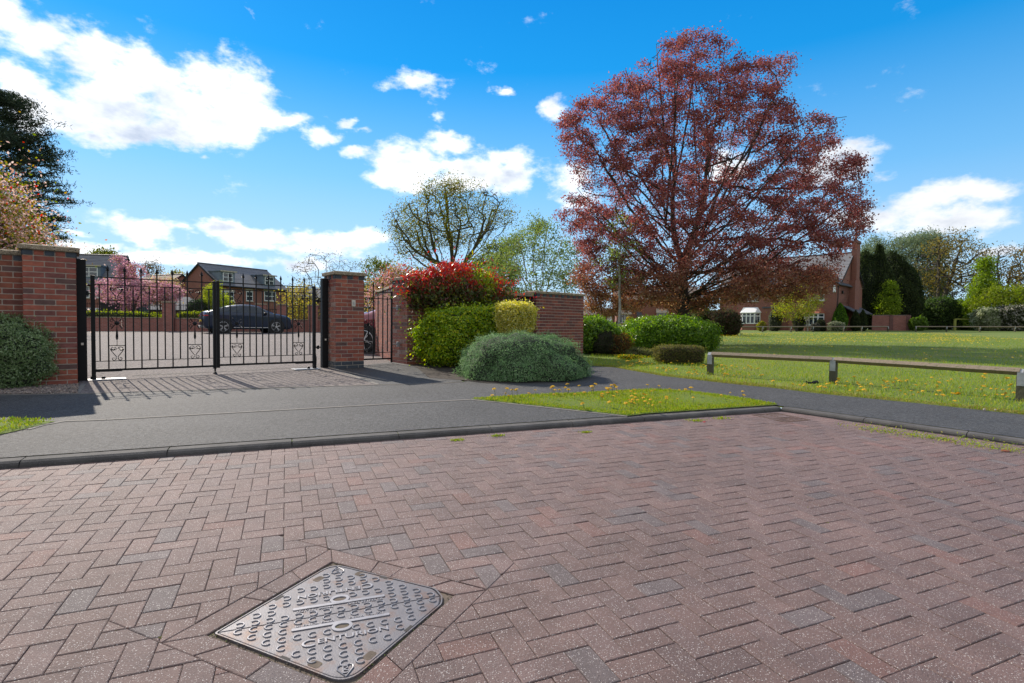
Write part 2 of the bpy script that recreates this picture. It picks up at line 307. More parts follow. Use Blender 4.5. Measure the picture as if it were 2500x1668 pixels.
M_white = mat('white_upvc', (.78, .79, .80), .45)
M_lead = mat('lead_sheet', (.13, .17, .21), .55, .25, 3)
M_stone = mat('pale_stone', (.45, .40, .32), .85, .2, 6)
M_glass = mat('window_glass', (.035, .05, .065), .06, spec=1.0, var=.5, vscale=1.2)
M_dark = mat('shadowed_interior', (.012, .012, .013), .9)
M_fence = mat('black_boards', (.020, .018, .017), .7, .4, 8)
M_carp = mat('car_paint', (.007, .020, .050), .3, metal=.1, coat=.5, spec=.4)
M_carp2 = mat('car_reflection_plum', (.22, .035, .05), .25, metal=.2, coat=1.0, spec=.6)  # dark car: its plum reflection is put into the paint colour
M_tyre = mat('tyre_rubber', (.018, .018, .018), .8)
M_alloy = mat('alloy_rim', (.55, .56, .58), .3, metal=.8)
M_cglass = mat('car_glass', (.010, .022, .035), .08, spec=.6)
M_red = mat('red_lens', (.45, .01, .01), .2, coat=1)
M_lens = mat('clear_lens', (.65, .7, .75), .15, coat=1, metal=.3)
M_yel = mat('dandelion_yellow', (.82, .52, .01), .7, .2, 60)
M_stem = mat('flower_stem', (.12, .17, .04), .7)

# ------------------------------------------------------------------ ground, road, paths
def clip(poly, n, c):         # keep n.p <= c
    o = []; k = len(poly)
    for i in range(k):
        p, q = poly[i], poly[(i+1) % k]; a = n[0]*p[0]+n[1]*p[1]-c; b = n[0]*q[0]+n[1]*q[1]-c
        if a <= 0: o.append(p)
        if (a < 0 < b) or (b < 0 < a): t = a/(a-b); o.append((p[0]+(q[0]-p[0])*t, p[1]+(q[1]-p[1])*t))
    return o
def area(p): return .5*sum(p[i][0]*p[(i+1) % len(p)][1]-p[(i+1) % len(p)][0]*p[i][1] for i in range(len(p)))
def hplanes(poly):            # outward half-planes of a ccw convex polygon
    if area(poly) < 0: poly = poly[::-1]
    r = []
    for i in range(len(poly)):
        p, q = poly[i], poly[(i+1) % len(poly)]; l = math.hypot(q[0]-p[0], q[1]-p[1])
        if l < 1e-6: continue
        n = ((q[1]-p[1])/l, -(q[0]-p[0])/l); r.append((n, n[0]*p[0]+n[1]*p[1]))
    return r
def offset(poly, d):          # grow (d>0) or shrink a convex polygon
    hp = hplanes(poly); o = []
    for i in range(len(hp)):
        (n1_, c1), (n2_, c2) = hp[i-1], hp[i]; det = n1_[0]*n2_[1]-n1_[1]*n2_[0]
        if abs(det) < 1e-4: continue
        a, b = c1+d, c2+d; o.append(((a*n2_[1]-b*n1_[1])/det, (n1_[0]*b-n2_[0]*a)/det))
    return o
def shrink(poly, d):          # robust shrink: clip by moved planes
    r = poly if area(poly) > 0 else poly[::-1]
    for n, c in hplanes(poly):
        r = clip(r, n, c-d)
        if len(r) < 3: return []
    return r
def sheet(name, poly, dz, m, step=.3, parent=None, kind='structure', skirt=0, dome=0, label=None):
    """a sheet that lies on the ground, its outline the (possibly concave) polygon"""
    tris = tessellate_polygon([[Vector((p[0], p[1], 0)) for p in poly]]); b = MB()
    inn = None
    def edge(x, y):
        r = 1e9
        for i in range(len(poly)):
            p, q = poly[i], poly[(i+1) % len(poly)]; vx, vy = q[0]-p[0], q[1]-p[1]; t = max(0, min(1, ((x-p[0])*vx+(y-p[1])*vy)/(vx*vx+vy*vy+1e-12)))
            r = min(r, math.hypot(x-p[0]-t*vx, y-p[1]-t*vy))
        return r
    zf = (lambda x, y: zg(x, y)+dz+dome*min(1, edge(x, y)/.25)) if dome else (lambda x, y: zg(x, y)+dz)
    for t in tris:
        tri = [(poly[i][0], poly[i][1]) if not isinstance(i, Vector) else (i[0], i[1]) for i in t]
        if abs(area(tri)) < 1e-6: continue
        hp = hplanes(tri); xs = [p[0] for p in tri]; ys = [p[1] for p in tri]
        for i in range(int(math.floor(min(xs)/step)), int(math.ceil(max(xs)/step))):
            for j in range(int(math.floor(min(ys)/step)), int(math.ceil(max(ys)/step))):
                c = [(i*step, j*step), ((i+1)*step, j*step), ((i+1)*step, (j+1)*step), (i*step, (j+1)*step)]
                for n, k in hp:
                    c = clip(c, n, k)
                    if len(c) < 3: break
                if len(c) >= 3 and abs(area(c)) > 1e-7: b.face([(x, y, zf(x, y)) for x, y in c])
    if skirt:
        for i in range(len(poly)):
            p, q = poly[i], poly[(i+1) % len(poly)]; l = math.hypot(q[0]-p[0], q[1]-p[1]); k = max(1, int(l/step))
            for s in range(k):
                a = (p[0]+(q[0]-p[0])*s/k, p[1]+(q[1]-p[1])*s/k); c = (p[0]+(q[0]-p[0])*(s+1)/k, p[1]+(q[1]-p[1])*(s+1)/k)
                za, zc = zg(*a)+dz, zg(*c)+dz; b.face([(*a, za), (*a, za-skirt), (*c, zc-skirt), (*c, zc)])
    o = b.build(name, m, parent)
    bm = bmesh.new(); bm.from_mesh(o.data); bmesh.ops.remove_doubles(bm, verts=bm.verts[:], dist=1e-4); bmesh.ops.recalc_face_normals(bm, faces=bm.faces[:])
    if bm.faces and sum(f.normal.z for f in bm.faces) < 0: bmesh.ops.reverse_faces(bm, faces=bm.faces[:])
    bm.to_mesh(o.data); bm.free(); o.data.polygons.foreach_set('use_smooth', [not skirt]*len(o.data.polygons))
    if kind: o['kind'] = kind
    return o

# terrain: one sheet to the horizon, with the road's quadrant cut out
bm = bmesh.new()
gx = sorted(set([round(v, 3) for v in list(np.arange(-14, 20.1, .5))+list(np.arange(-60, 100, 5))+[-1500, -800, -400, -200, -120, 150, 250, 450, 900, 1500]]))
gy = sorted(set([round(v, 3) for v in list(np.arange(-2, 22.1, .5))+list(np.arange(22, 110, 4))+[-300, -120, -50, -20, -8, 150, 220, 350, 600, 1000, 1800]]))
vv = [[bm.verts.new((x, y, 0)) for y in gy] for x in gx]
for i in range(len(gx)-1):
    for j in range(len(gy)-1): bm.faces.new((vv[i][j], vv[i+1][j], vv[i+1][j+1], vv[i][j+1]))
for (P, n) in ((K1P, K1N), (KC, K2N)):
    bmesh.ops.bisect_plane(bm, geom=bm.verts[:]+bm.edges[:]+bm.faces[:], dist=1e-5, plane_co=(P[0]+n[0]*.05, P[1]+n[1]*.05, 0), plane_no=(n[0], n[1], 0))
dl = [f for f in bm.faces if dk(*f.calc_center_median()[:2]) < .05 and dk2(*f.calc_center_median()[:2]) < .05]
bmesh.ops.delete(bm, geom=dl, context='FACES')
bmesh.ops.bisect_plane(bm, geom=bm.verts[:]+bm.edges[:]+bm.faces[:], dist=1e-5, plane_co=(KC[0], KC[1], 0), plane_no=(K1N[0]-K2N[0], K1N[1]-K2N[1], 0))
for v in bm.verts: v.co.z = zg(v.co.x, v.co.y)-.012
me = bpy.data.meshes.new('ground'); bm.to_mesh(me); bm.free(); me.materials.append(M_lawn)
for p in me.polygons: p.use_smooth = True
tag(link('ground', me), kind='structure')

# road bed
b = MB(); pts = clip(clip([(-60, -60), (60, -60), (60, 60), (-60, 60)], K1N, K1N[0]*K1P[0]+K1N[1]*K1P[1]+.03), K2N, K2N[0]*KC[0]+K2N[1]*KC[1]+.03)
b.face([(x, y, zroad(x, y)-.0035) for x, y in pts]); road = tag(b.build('road', M_sand), kind='structure')
# manhole cover geometry (on the road plane)
CO = (-1.063, 1.895); CA = math.atan2(.28004, .77904)
def cw(x, y): return (CO[0]+x*math.cos(CA)-y*math.sin(CA), CO[1]+x*math.sin(CA)+y*math.cos(CA))
def plane_T(x, y, rz=0):      # frame on the road surface
    nrm = Vector((.00675, -.01722, 1)).normalized(); ex = Vector((math.cos(rz), math.sin(rz), 0)); ex = (ex-nrm*ex.dot(nrm)).normalized(); ey = nrm.cross(ex)
    return Matrix(((ex.x, ey.x, nrm.x, x), (ex.y, ey.y, nrm.y, y), (ex.z, ey.z, nrm.z, zroad(x, y)), (0, 0, 0, 1)))
CQ = [(0, 0), (.438, -.428), (.862, -.005), (.415, .438)]
CQW = [cw(*p) for p in CQ]
ring_in, ring_out = offset(CQW, .016), offset(CQW, .116)
EU, EV = K1D, K1N; OC = (0.0135-.006, 1.7463)
def blockcol():
    r = random.random(); k = random.uniform(.91, 1.09)
    c = (.180, .113, .100) if r < .58 else (.168, .109, .100) if r < .88 else (.148, .114, .112) if r < .95 else (.196, .106, .090)
    return (c[0]*k, c[1]*k, c[2]*k, 1)
def blockpieces():
    h1 = (K1N, K1N[0]*K1P[0]+K1N[1]*K1P[1]-.004); h2 = (K2N, K2N[0]*KC[0]+K2N[1]*KC[1]-.004); hole = hplanes(ring_out)
    for k in range(-130, 130):
        for m_ in range(-70, 70):
            for (u, v, w, h) in ((1+k+2*m_, k-2*m_, 2, 1), (k+2*m_, k-2*m_, 1, 2)):
                cx, cy = OC[0]+.1*(u+w/2)*EU[0]+.1*(v+h/2)*EV[0], OC[1]+.1*(u+w/2)*EU[1]+.1*(v+h/2)*EV[1]
                if not (-6.5 < cx < 8.5 and -.8 < cy < 8) or dk(cx, cy) > .12 or dk2(cx, cy) > .12: continue
                p = [(OC[0]+.1*(a*EU[0]+c*EV[0]), OC[1]+.1*(a*EU[1]+c*EV[1])) for a, c in ((u, v), (u+w, v), (u+w, v+h), (u, v+h))]
                p = clip(clip(p, *h1), *h2) if True else p
                if len(p) < 3: continue
                if math.hypot(cx-cw(.44, 0)[0], cy-cw(.44, 0)[1]) < .85:
                    rest = p
                    for n, c in hole:
                        o = clip(rest, (-n[0], -n[1]), -c)
                        if len(o) >= 3 and abs(area(o)) > 2.5e-4: yield o
                        rest = clip(rest, n, c)
                        if len(rest) < 3: break
                else: yield p
    for i in range(4):
        a0, a1, b0, b1 = ring_in[i], ring_in[(i+1) % 4], ring_out[i], ring_out[(i+1) % 4]
        cuts = [0, .2+.1*(i % 2), .5, .78-.06*i, 1] if i != 1 else [0, .3, .62, 1]
        L_ = lambda p, q, t: (p[0]+(q[0]-p[0])*t, p[1]+(q[1]-p[1])*t)
        for s in range(len(cuts)-1):
            yield [L_(a0, a1, cuts[s]), L_(b0, b1, cuts[s]), L_(b0, b1, cuts[s+1]), L_(a0, a1, cuts[s+1])]
b = MB()
for p in blockpieces():
    if area(p) < 0: p = p[::-1]
    if area(p) < 3e-4: continue
    A = shrink(p, .0022); B = shrink(p, .0065)
    if len(A) < 3 or len(B) < 3: continue
    col = blockcol(); dz = random.uniform(-.0012, .0012); tx, ty = random.uniform(-.008, .008), random.uniform(-.008, .008); c0 = B[0]
    zz = lambda q, d: zroad(*q)+d+dz+tx*(q[0]-c0[0])+ty*(q[1]-c0[1])
    # keep one to one vertices by offsetting again
    A = offset(p, -.0013); B = offset(p, -.0045)
    if len(A) != len(B) or abs(area(B)) < 1e-4 or area(B) > area(p): continue
    i0 = len(b.v); n = len(A)
    b.v.extend([(x, y, zz((x, y), .004)) for x, y in B]); b.v.extend([(x, y, zz((x, y), .0018)) for x, y in A]); b.v.extend([(x, y, zz((x, y), -.012)) for x, y in A])
    fs = [tuple(i0+k for k in range(n))]+[(i0+k, i0+n+k, i0+n+(k+1) % n, i0+(k+1) % n) for k in range(n)]+[(i0+n+k, i0+2*n+k, i0+2*n+(k+1) % n, i0+n+(k+1) % n) for k in range(n)]
    b.f += fs; b.m += [0]*len(fs); b.c += [col]*len(fs)
tag(b.build('block_paving', M_block), kind='structure')

# kerbs: laid stones with dark joints
def kerb(P, D, N_, t0, t1, name):
    b = MB(); t = t0; first = True
    while t < t1:
        e = min(t+.915, t1); k = 5; ps = []
        for s in range(k+1):
            tt = t+.004+(e-t-.008)*s/k; x, y = P[0]+D[0]*tt, P[1]+D[1]*tt
            row = []
            for d, z in ((0, -.05), (0, .022), (.008, .038), (.030, .0515), (.125, .0555), (.125, -.05)):
                xx, yy = x+N_[0]*d, y+N_[1]*d; row.append((xx, yy, zroad(x, y)+z))
            ps.append(row)
        vs = [q for r in ps for q in r]; n = 6
        fs = [(i*n+j, i*n+j+1, (i+1)*n+j+1, (i+1)*n+j) for i in range(k) for j in range(n-1)]+[tuple(range(n)), tuple(k*n+j for j in range(n))[::-1]]
        g = random.uniform(.88, 1.1); b.grid(vs, fs, 0, (g, g, g, 1)); t = e
    q_ = [(P[0]+D[0]*tt+N_[0]*d, P[1]+D[1]*tt+N_[1]*d) for tt, d in ((t0, .004), (t1, .004), (t1, .13), (t0, .13))]; b.grid([(x, y, zroad(x, y)+(.018 if i in (0, 1) else .045)) for i, (x, y) in enumerate(q_)]+[(x, y, zroad(x, y)-.05) for x, y in q_], [(0, 1, 2, 3), (0, 4, 5, 1)])
    o = b.build(name, M_kerb); bm = bmesh.new(); bm.from_mesh(o.data); bmesh.ops.recalc_face_normals(bm, faces=bm.faces[:]); bm.to_mesh(o.data); bm.free()
    return tag(o, kind='structure')
Tc = (KC[0]-K1P[0])*K1D[0]+(KC[1]-K1P[1])*K1D[1]
kerb(K1P, K1D, K1N, -6.3, Tc+.02, 'kerb'); kerb(KC, K2D, K2N, .0, 9.5, 'kerb')

# asphalt footway
def off1(t, d=.125): return (K1P[0]+K1D[0]*t+K1N[0]*d, K1P[1]+K1D[1]*t+K1N[1]*d)
def off2(t, d=.125): return (KC[0]+K2D[0]*t+K2N[0]*d, KC[1]+K2D[1]*t+K2N[1]*d)
e_gl, e_dl, e_dr = gp(-300, 912), gp(178, 904), gp(985, 881)
path_far = [gp(1062, 876), gp(1200, 862), gp(1300, 838), gp(1340, 839), gp(1412, 843.6), gp(1520, 863), gp(1652, 878.4), gp(1770, 890), gp(1880, 903.5), gp(2110, 926), gp(2350, 952), (6.9, 4.2), (9.0, 1.9)]
fw = [off1(-6.3), off1(0), off1(3), off1(6), (off1(Tc)[0]+.06, off1(Tc)[1]+.02), off2(.12), off2(3), off2(9)]+path_far[::-1]+[e_dr, e_dl, e_gl, (-11.5, 3.4)]
sheet('footway', fw, 0, M_tarmac, .25)
# resin-bonded drive and car park behind the gates
P1R = (-6.19, 7.62); GD = (.7716, .6361); GN = (-.6361, .7716)          # right front corner of the left pillar, gate line and its normal (away from us)
P2L = (-3.345, 10.16); P2R = (P2L[0]+GD[0]*.5625, P2L[1]+GD[1]*.5625); P3 = (-2.21, 11.30)
e_ap = gp(868, 883)
drive = [e_dl, e_ap, gp(768, 847), (P2L[0]-.05, P2L[1]+.1), (-3.0, 11.0), (-2.5, 12.0), (-3.3, 14.2), (-1.5, 17), (-1, 36), (-20, 42), (-48, 40), (-48, 20), (-12, 12.5), (-6.75, 8.35)]
sheet('driveway', drive, 0.002, M_drive, .5)
ap_ = [e_ap, e_dr, gp(1062, 876), (-1.1, 9.7), (-1.9, 10.9), (-2.6, 12.0), (-3.0, 11.0), (P2L[0]-.05, P2L[1]+.1), gp(768, 847)]
sheet('footway_apron', ap_, 0.003, M_tarmac, .3)
grav = [gp(-300, 911), gp(177, 903.5), gp(183, 877), (P1R[0]+.02, P1R[1]), (P1R[0]-2.0*GD[0], P1R[1]-2.0*GD[1]+.3), (-10.5, 5.2)]
sheet('gravel_strip', grav, 0.006, M_soil, .3)
bed = [(-2.15, 11.2), (-1.9, 10.7), gp(985, 868), gp(1060, 873), gp(1120, 880), gp(1250, 878), gp(1330, 862), (1.5, 11.2), (1.9, 14.7), (.6, 13.4)]
sheet('planting_bed', bed, 0.006, M_soil, .4)
def edging(pts, w=.04, m=M_edge, h=.005, name='edging'):
    b = MB()
    for i in range(len(pts)-1):
        p, q = Vector((*pts[i], 0)), Vector((*pts[i+1], 0)); d = q-p; l = d.length; d.normalize(); n = Vector((-d.y, d.x, 0))*w/2; k = max(1, int(l/.9))
        for s in range(k):
            a = p+d*(l*s/k+.002); c = p+d*(l*(s+1)/k-.002); q4 = [a-n, c-n, c+n, a+n]
            vs = [(v.x, v.y, zg(v.x, v.y)-.03) for v in q4]+[(v.x, v.y, zg(v.x, v.y)+h) for v in q4]
            b.grid(vs, [(4, 5, 6, 7), (0, 1, 5, 4), (1, 2, 6, 5), (2, 3, 7, 6), (3, 0, 4, 7)])
    return tag(b.build(name, m), kind='structure')
edging([gp(62, 987), gp(100, 976), gp(148, 967.5), gp(245, 964), gp(640, 942), gp(1080, 917.5)], .045)
edging([gp(-300, 911.5), gp(178, 904), gp(600, 891), gp(985, 881), gp(1062, 877.5)], .035)
edging([gp(768, 847), gp(868, 883)], .06)
edging([gp(176, 903.5), (P1R[0]+.10, P1R[1]-.02)], .055)
edging([gp(1080, 917.5), gp(1440, 956)], .05)
edging([(-6.1, 8.6), (-3.85, 10.45)], .05, h=.006)
# grass verges
vt = [gp(1080, 916.5), gp(1200, 909), gp(1316, 904.5), gp(1400, 899), gp(1500, 895.5), gp(1580, 899), gp(1680, 912), gp(1786, 930), off1(Tc-.1), off1(Tc-1.2), off1(Tc-2.0), gp(1442, 955.5)]
sheet('grass_verge', vt, .006, M_lawn, .12, dome=.015)
vl = [gp(0, 966), gp(70, 966.5), gp(128, 968), gp(60, 985), gp(0, 999), (-5.2, 3.55), (-7.5, 2.9), (-7.5, 3.9), (-5.2, 4.3)]
sheet('grass_verge', vl, .006, M_lawn, .12, dome=.03)

# stone chips on the gravel strip
def scatter_in(poly, n, rng):
    poly = [Vector((p[0], p[1], 0)) for p in poly]; tris = tessellate_polygon([poly]); T = []; A = []
    for t in tris:
        a, b_, c = [(poly[i] if not isinstance(i, Vector) else i) for i in t]; T.append((a, b_, c)); A.append(abs((b_-a).cross(c-a).z)/2)
    A = np.array(A); idx = rng.choice(len(T), n, p=A/A.sum()); r1 = np.sqrt(rng.random(n)); r2 = rng.random(n)
    P = np.array([[[v.x, v.y] for v in t] for t in T])[idx]
    return P[:, 0]*(1-r1)[:, None]+P[:, 1]*(r1*(1-r2))[:, None]+P[:, 2]*(r1*r2)[:, None]
b = MB(); oc = [(1,0,0),(0,1,0),(-1,0,0),(0,-1,0),(0,0,1),(0,0,-1)]; of = [(0,1,4),(1,2,4),(2,3,4),(3,0,4),(1,0,5),(2,1,5),(3,2,5),(0,3,5)]
for x, y in scatter_in(grav, 5200, RNG):
    s = random.uniform(.008, .02); T = Matrix.Translation((x, y, zg(x, y)+.008)) @ Matrix.Rotation(random.uniform(0, 6.3), 4, 'Z') @ Matrix.Rotation(random.uniform(-.6, .6), 4, 'X')
    g = random.uniform(.6, 1.3); c = random.choice([(.30, .22, .17), (.22, .17, .15), (.36, .30, .25), (.16, .13, .12)])
    b.grid([T @ Vector((p[0]*s, p[1]*s*.7, p[2]*s*.5)) for p in oc], of, 0, (c[0]*g, c[1]*g, c[2]*g, 1))
tag(b.build('gravel', M_chips), kind='stuff', label='loose brown stone chips spread in front of the left brick pillar', cat='gravel')

# ------------------------------------------------------------------ manhole cover
MCT = plane_T(CO[0], CO[1], CA)
def rounded(poly, radii, seg=7):
    o = []; n = len(poly)
    for i in range(n):
        p0, p, p1 = Vector((*poly[i-1], 0)), Vector((*poly[i], 0)), Vector((*poly[(i+1) % n], 0)); r = radii[i]
        if r <= 0: o.append((p.x, p.y)); continue
        a = (p0-p).normalized(); c = (p1-p).normalized()
        for s in range(seg+1): t = s/seg; q = p+a*r*(1-t)**2+c*r*t**2; o.append((q.x, q.y))
    return o
CP = [(0, 0), (.438, -.428), (.822, -.058), (.836, .0), (.822, .068), (.415, .438)]
cov = thing('manhole_cover', 'square cast iron manhole cover with raised lettering set in the block paving', 'manhole cover', (CO[0], CO[1], zroad(*CO)))
cov.matrix_world = MCT @ Matrix.Translation((0, 0, -.0035))
fr_o = rounded(CP, [.012, .075, .02, .01, .02, .075]); ctr = (.43, 0)
sc_ = lambda P, k: [(ctr[0]+(x-ctr[0])*k, ctr[1]+(y-ctr[1])*k) for x, y in P]
def ringmesh(b, A, B, z0, z1, zt):
    n = len(A)
    vs = [(x, y, z0) for x, y in A]+[(x, y, z1) for x, y in A]+[(x, y, z1) for x, y in B]+[(x, y, z0) for x, y in B]
    b.grid(vs, [(k, (k+1) % n, n+(k+1) % n, n+k) for k in range(n)]+[(n+k, n+(k+1) % n, 2*n+(k+1) % n, 2*n+k) for k in range(n)]+[(2*n+k, 2*n+(k+1) % n, 3*n+(k+1) % n, 3*n+k) for k in range(n)])
b = MB(); ringmesh(b, fr_o, sc_(fr_o, .984), -.02, .0085, 0); b.build('frame', M_iron, cov)
b = MB(); b.face([(x, y, -.010) for x, y in sc_(fr_o, .99)]); b.build('frame_bed', M_irond, cov)
inner = sc_(fr_o, .972)
def half(sign):
    p = clip(inner, (0, -sign), -.0022); return p if area(p) > 0 else p[::-1]
def inside(x, y, mrg):
    return all(n[0]*x+n[1]*y <= c-mrg for n, c in CH)
CH = hplanes(CP)
def arc(cx, cy, r, a0, a1, w, T=None, z=.0075, h=.0045, taper=True, seg=10, rot=0):
    """raised crescent"""
    vs = []; fs = []
    for s in range(seg+1):
        t = a0+(a1-a0)*s/seg; ww = w*(math.sin(math.pi*(s+.6)/(seg+1.2))**.5 if taper else 1)
        for rr, zz in ((r-ww/2, z-.001), (r-ww*.22, z+h), (r+ww*.22, z+h), (r+ww/2, z-.001)): vs.append((cx+rr*math.cos(t+rot), cy+rr*math.sin(t+rot), zz))
    for s in range(seg):
        for k in range(3): fs.append((s*4+k, (s+1)*4+k, (s+1)*4+k+1, s*4+k+1))
    fs += [(0, 1, 2, 3), (seg*4+3, seg*4+2, seg*4+1, seg*4)]
    return vs, fs
def textmesh(body, size, depth, sx=1.0, align='CENTER', offs=0.0):
    cu_ = bpy.data.curves.new('t', 'FONT'); cu_.body = body; cu_.size = size; cu_.extrude = depth; cu_.align_x = align; cu_.bevel_depth = size*.012; cu_.offset = offs; cu_.resolution_u = 3
    o = bpy.data.objects.new('t', cu_); COL.objects.link(o); dg = bpy.context.evaluated_depsgraph_get(); dg.update()
    me = bpy.data.meshes.new_from_object(o.evaluated_get(dg)); bpy.data.objects.remove(o); bpy.data.curves.remove(cu_)
    for v in me.vertices: v.co.x *= sx
    return me
def add_me(b, me, T, m=0, c=None):
    b.grid([T @ v.co for v in me.vertices], [tuple(p.vertices) for p in me.polygons], m, c)
slots = [(.325, -.345, .065, .04), (.535, -.335, .065, .04)]
for sign in (-1, 1):
    ph = half(sign); b = MB(); n = len(ph)
    # plate, with sunk slots left by overlaying dark sand-filled pockets
    vs = [(x, y, -.01) for x, y in ph]+[(x, y, .0065) for x, y in ph]+[(ctr[0]+(x-ctr[0])*.99, y*.99+sign*.0015, .0078) for x, y in ph]
    b.grid(vs, [(k, (k+1) % n, n+(k+1) % n, n+k) for k in range(n)]+[(n+k, n+(k+1) % n, 2*n+(k+1) % n, 2*n+k) for k in range(n)]+[tuple(2*n+k for k in range(n))])
    plate = b.build('cover_plate', M_iron, cov)
    R2 = lambda x, y: (x, y) if sign < 0 else (.872-x, -y)       # the far half is the near half turned round
    Th = Matrix.Identity(4) if sign < 0 else Matrix.Translation((.872, 0, 0)) @ Matrix.Rotation(math.pi, 4, 'Z')
    b = MB()
    for j in range(9):
        y = -.022-.0500*j
        for i in range(18):
            x = .083+.0506*i
            X, Y = R2(x, y)
            if not inside(X, Y, .024): continue
            if j == 1 and .235 < x < .64: continue
            if j == 2 and .39 < x < .48: continue
            if j == 3 and .27 < x < .635: continue
            if y < -.30 and (x < .40 or x > .49): continue
            if y < -.27 and not (.33 < x < .52): continue
            if y < -.35: continue
            if j == 2 and .24 < x < .3: y2 = y
            for (r, w, da) in ((.0152, .0074, 0),):
                vs, fs = arc(x, y, r, math.radians(75+da*60), math.radians(335-da*90), w, seg=9, rot=math.radians(-18)); b.grid([Th @ Vector(v) for v in vs], fs)
    b.build('stud_pattern', M_ironhi, plate)
    b = MB()
    bar = rounded([(.262, -.080), (.612, -.080), (.612, -.064), (.262, -.064)], [.006]*4, 4); b.prism(bar, .004, .0115, T=Th)
    # keyhole boss
    vs = []; fs = []; S_ = 22
    for s in range(S_):
        t = 2*math.pi*s/S_
        for rx, ry, zz in ((.040, .034, .004), (.038, .032, .0118), (.026, .017, .0118), (.025, .016, .0085)): vs.append(Th @ Vector((.437+rx*math.cos(t), -.100+ry*math.sin(t), zz)))
    for s in range(S_):
        for k in range(3): q = (s+1) % S_; fs.append((s*4+k, q*4+k, q*4+k+1, s*4+k+1))
    b.grid(vs, fs); b.build('lifting_bar', M_ironhi, plate)
    b = MB(); b.prism([(.437+.0245*math.cos(t*.45), -.100+.0125*math.sin(t*.45)*(1+.25*math.sin(t*1.8))) for t in range(14)], .0079, .0086, T=Th); b.build('keyhole', M_sand, plate)
    b = MB()
    t1 = textmesh('ENTURION', .037, .0026, 1.34, 'LEFT', .0); add_me(b, t1, Th @ TF(.350, -.183, .0085, math.radians(2)))
    t2 = textmesh('C', .058, .0026, 1.2, 'LEFT', .0); add_me(b, t2, Th @ TF(.297, -.194, .0085, math.radians(2))); b.build('name_lettering', M_ironhi, plate); b = MB()
    t3 = textmesh('BS EN124 D400', .0185, .0018, 1.12, 'LEFT'); add_me(b, t3, Th @ TF(.272, -.0585, .0085))
    t4 = textmesh('M6060  T2-1721' if sign < 0 else 'M6060 · T1-1721', .0185, .0018, 1.05, 'LEFT'); add_me(b, t4, Th @ TF(.463, -.0585, .0085))
    b.build('standard_lettering', M_ironhi, plate)
    # certification mark: a heart-shaped outline with a small B inside
    b = MB(); K = lambda *p: [Th @ Vector((x, y, .0095)) for x, y in p]
    b.tube(K((.437, -.392), (.412, -.352), (.412, -.338), (.422, -.330), (.437, -.336), (.452, -.330), (.462, -.338), (.462, -.352)), .0026, 5, closed=True)
    b.tube(K((.430, -.372), (.430, -.338)), .002, 4); b.tube(K((.430, -.355), (.444, -.348), (.444, -.340), (.431, -.338)), .002, 4); b.tube(K((.430, -.355), (.447, -.362), (.444, -.372), (.431, -.372)), .002, 4)
    b.build('quality_mark', M_ironhi, plate)
    for (x, y, a) in ((.342, -.292, -.80), (.520, -.302, .80)):
        b = MB()
        p = rounded([(-.016, -.026), (.016, -.026), (.016, .020), (-.016, .020)], [.012]*4, 4)
        T = Th @ TF(x, y, 0, math.pi/2+a if False else (math.radians(45) if a < 0 else math.radians(-45))); b.prism(p, .0079, .0084, T=T); b.build('lifting_slot', M_sand, plate)
    for (x, y, a) in ((.249, -.231, math.radians(-45)), (.668, -.188, math.radians(44))):
        b = MB(); b.box((-.020, -.006, .0079), (.020, .007, .0086), T=Th @ TF(x, y, 0, a)); b.build('edge_notch', M_irond, plate)
# sand and moss crumbs in the margin around the cover
b = MB()
for i in range(260):
    k = random.randrange(4); p, q = CQW[k], CQW[(k+1) % 4]; t = random.random(); o_ = random.uniform(.002, .018); hp_ = hplanes([p, q, cw(.44, 0)]) 
    n_ = Vector((q[1]-p[1], -(q[0]-p[0]), 0)).normalized(); x, y = p[0]+(q[0]-p[0])*t+n_.x*o_, p[1]+(q[1]-p[1])*t+n_.y*o_
    s = random.uniform(.0015, .004); g = random.uniform(.6, 1.4); c = (.10, .085, .065) if random.random() < .8 else (.10, .14, .02)
    b.grid([Vector((x+a[0]*s, y+a[1]*s, zroad(x, y)+.001+a[2]*s)) for a in oc], of, 0, (c[0]*g, c[1]*g, c[2]*g, 1))
tag(b.build('joint_grit', M_chips), kind='stuff', label='grit and moss in the joint around the manhole cover', cat='grit')

# drain grate in the far corner of the road
gx_, gy_ = gpx(1905, 1017)
gt = thing('drain_grate', 'rusty slotted drain grate in the road corner by the kerbs', 'drain grate'); gt.matrix_world = plane_T(KC[0]-.22, KC[1]-.44, .3988) @ Matrix.Translation((0, 0, .004)) @ Matrix.Scale(.86, 4, (1, 0, 0))
b = MB()
for lo, hi in (((-.24, -.24, -.02), (-.215, .24, .004)), ((.215, -.24, -.02), (.24, .24, .004)), ((-.215, -.24, -.02), (.215, -.215, .004)), ((-.215, .215, -.02), (.215, .24, .004)), ((-.012, -.215, -.02), (.012, .215, .003))): b.box(lo, hi)
b.build('frame', M_rust, gt)
b = MB()
for i in range(8): b.box((-.215, -.205+i*.052, -.008), (-.012, -.190+i*.052, .002)); b.box((.012, -.205+i*.052, -.008), (.215, -.190+i*.052, .002))
b.build('bars', M_rust, gt)
b = MB(); b.face([(-.22, -.22, -.0035), (.22, -.22, -.0035), (.22, .22, -.0035), (-.22, .22, -.0035)]); b.build('drain_pit', M_irond, gt)

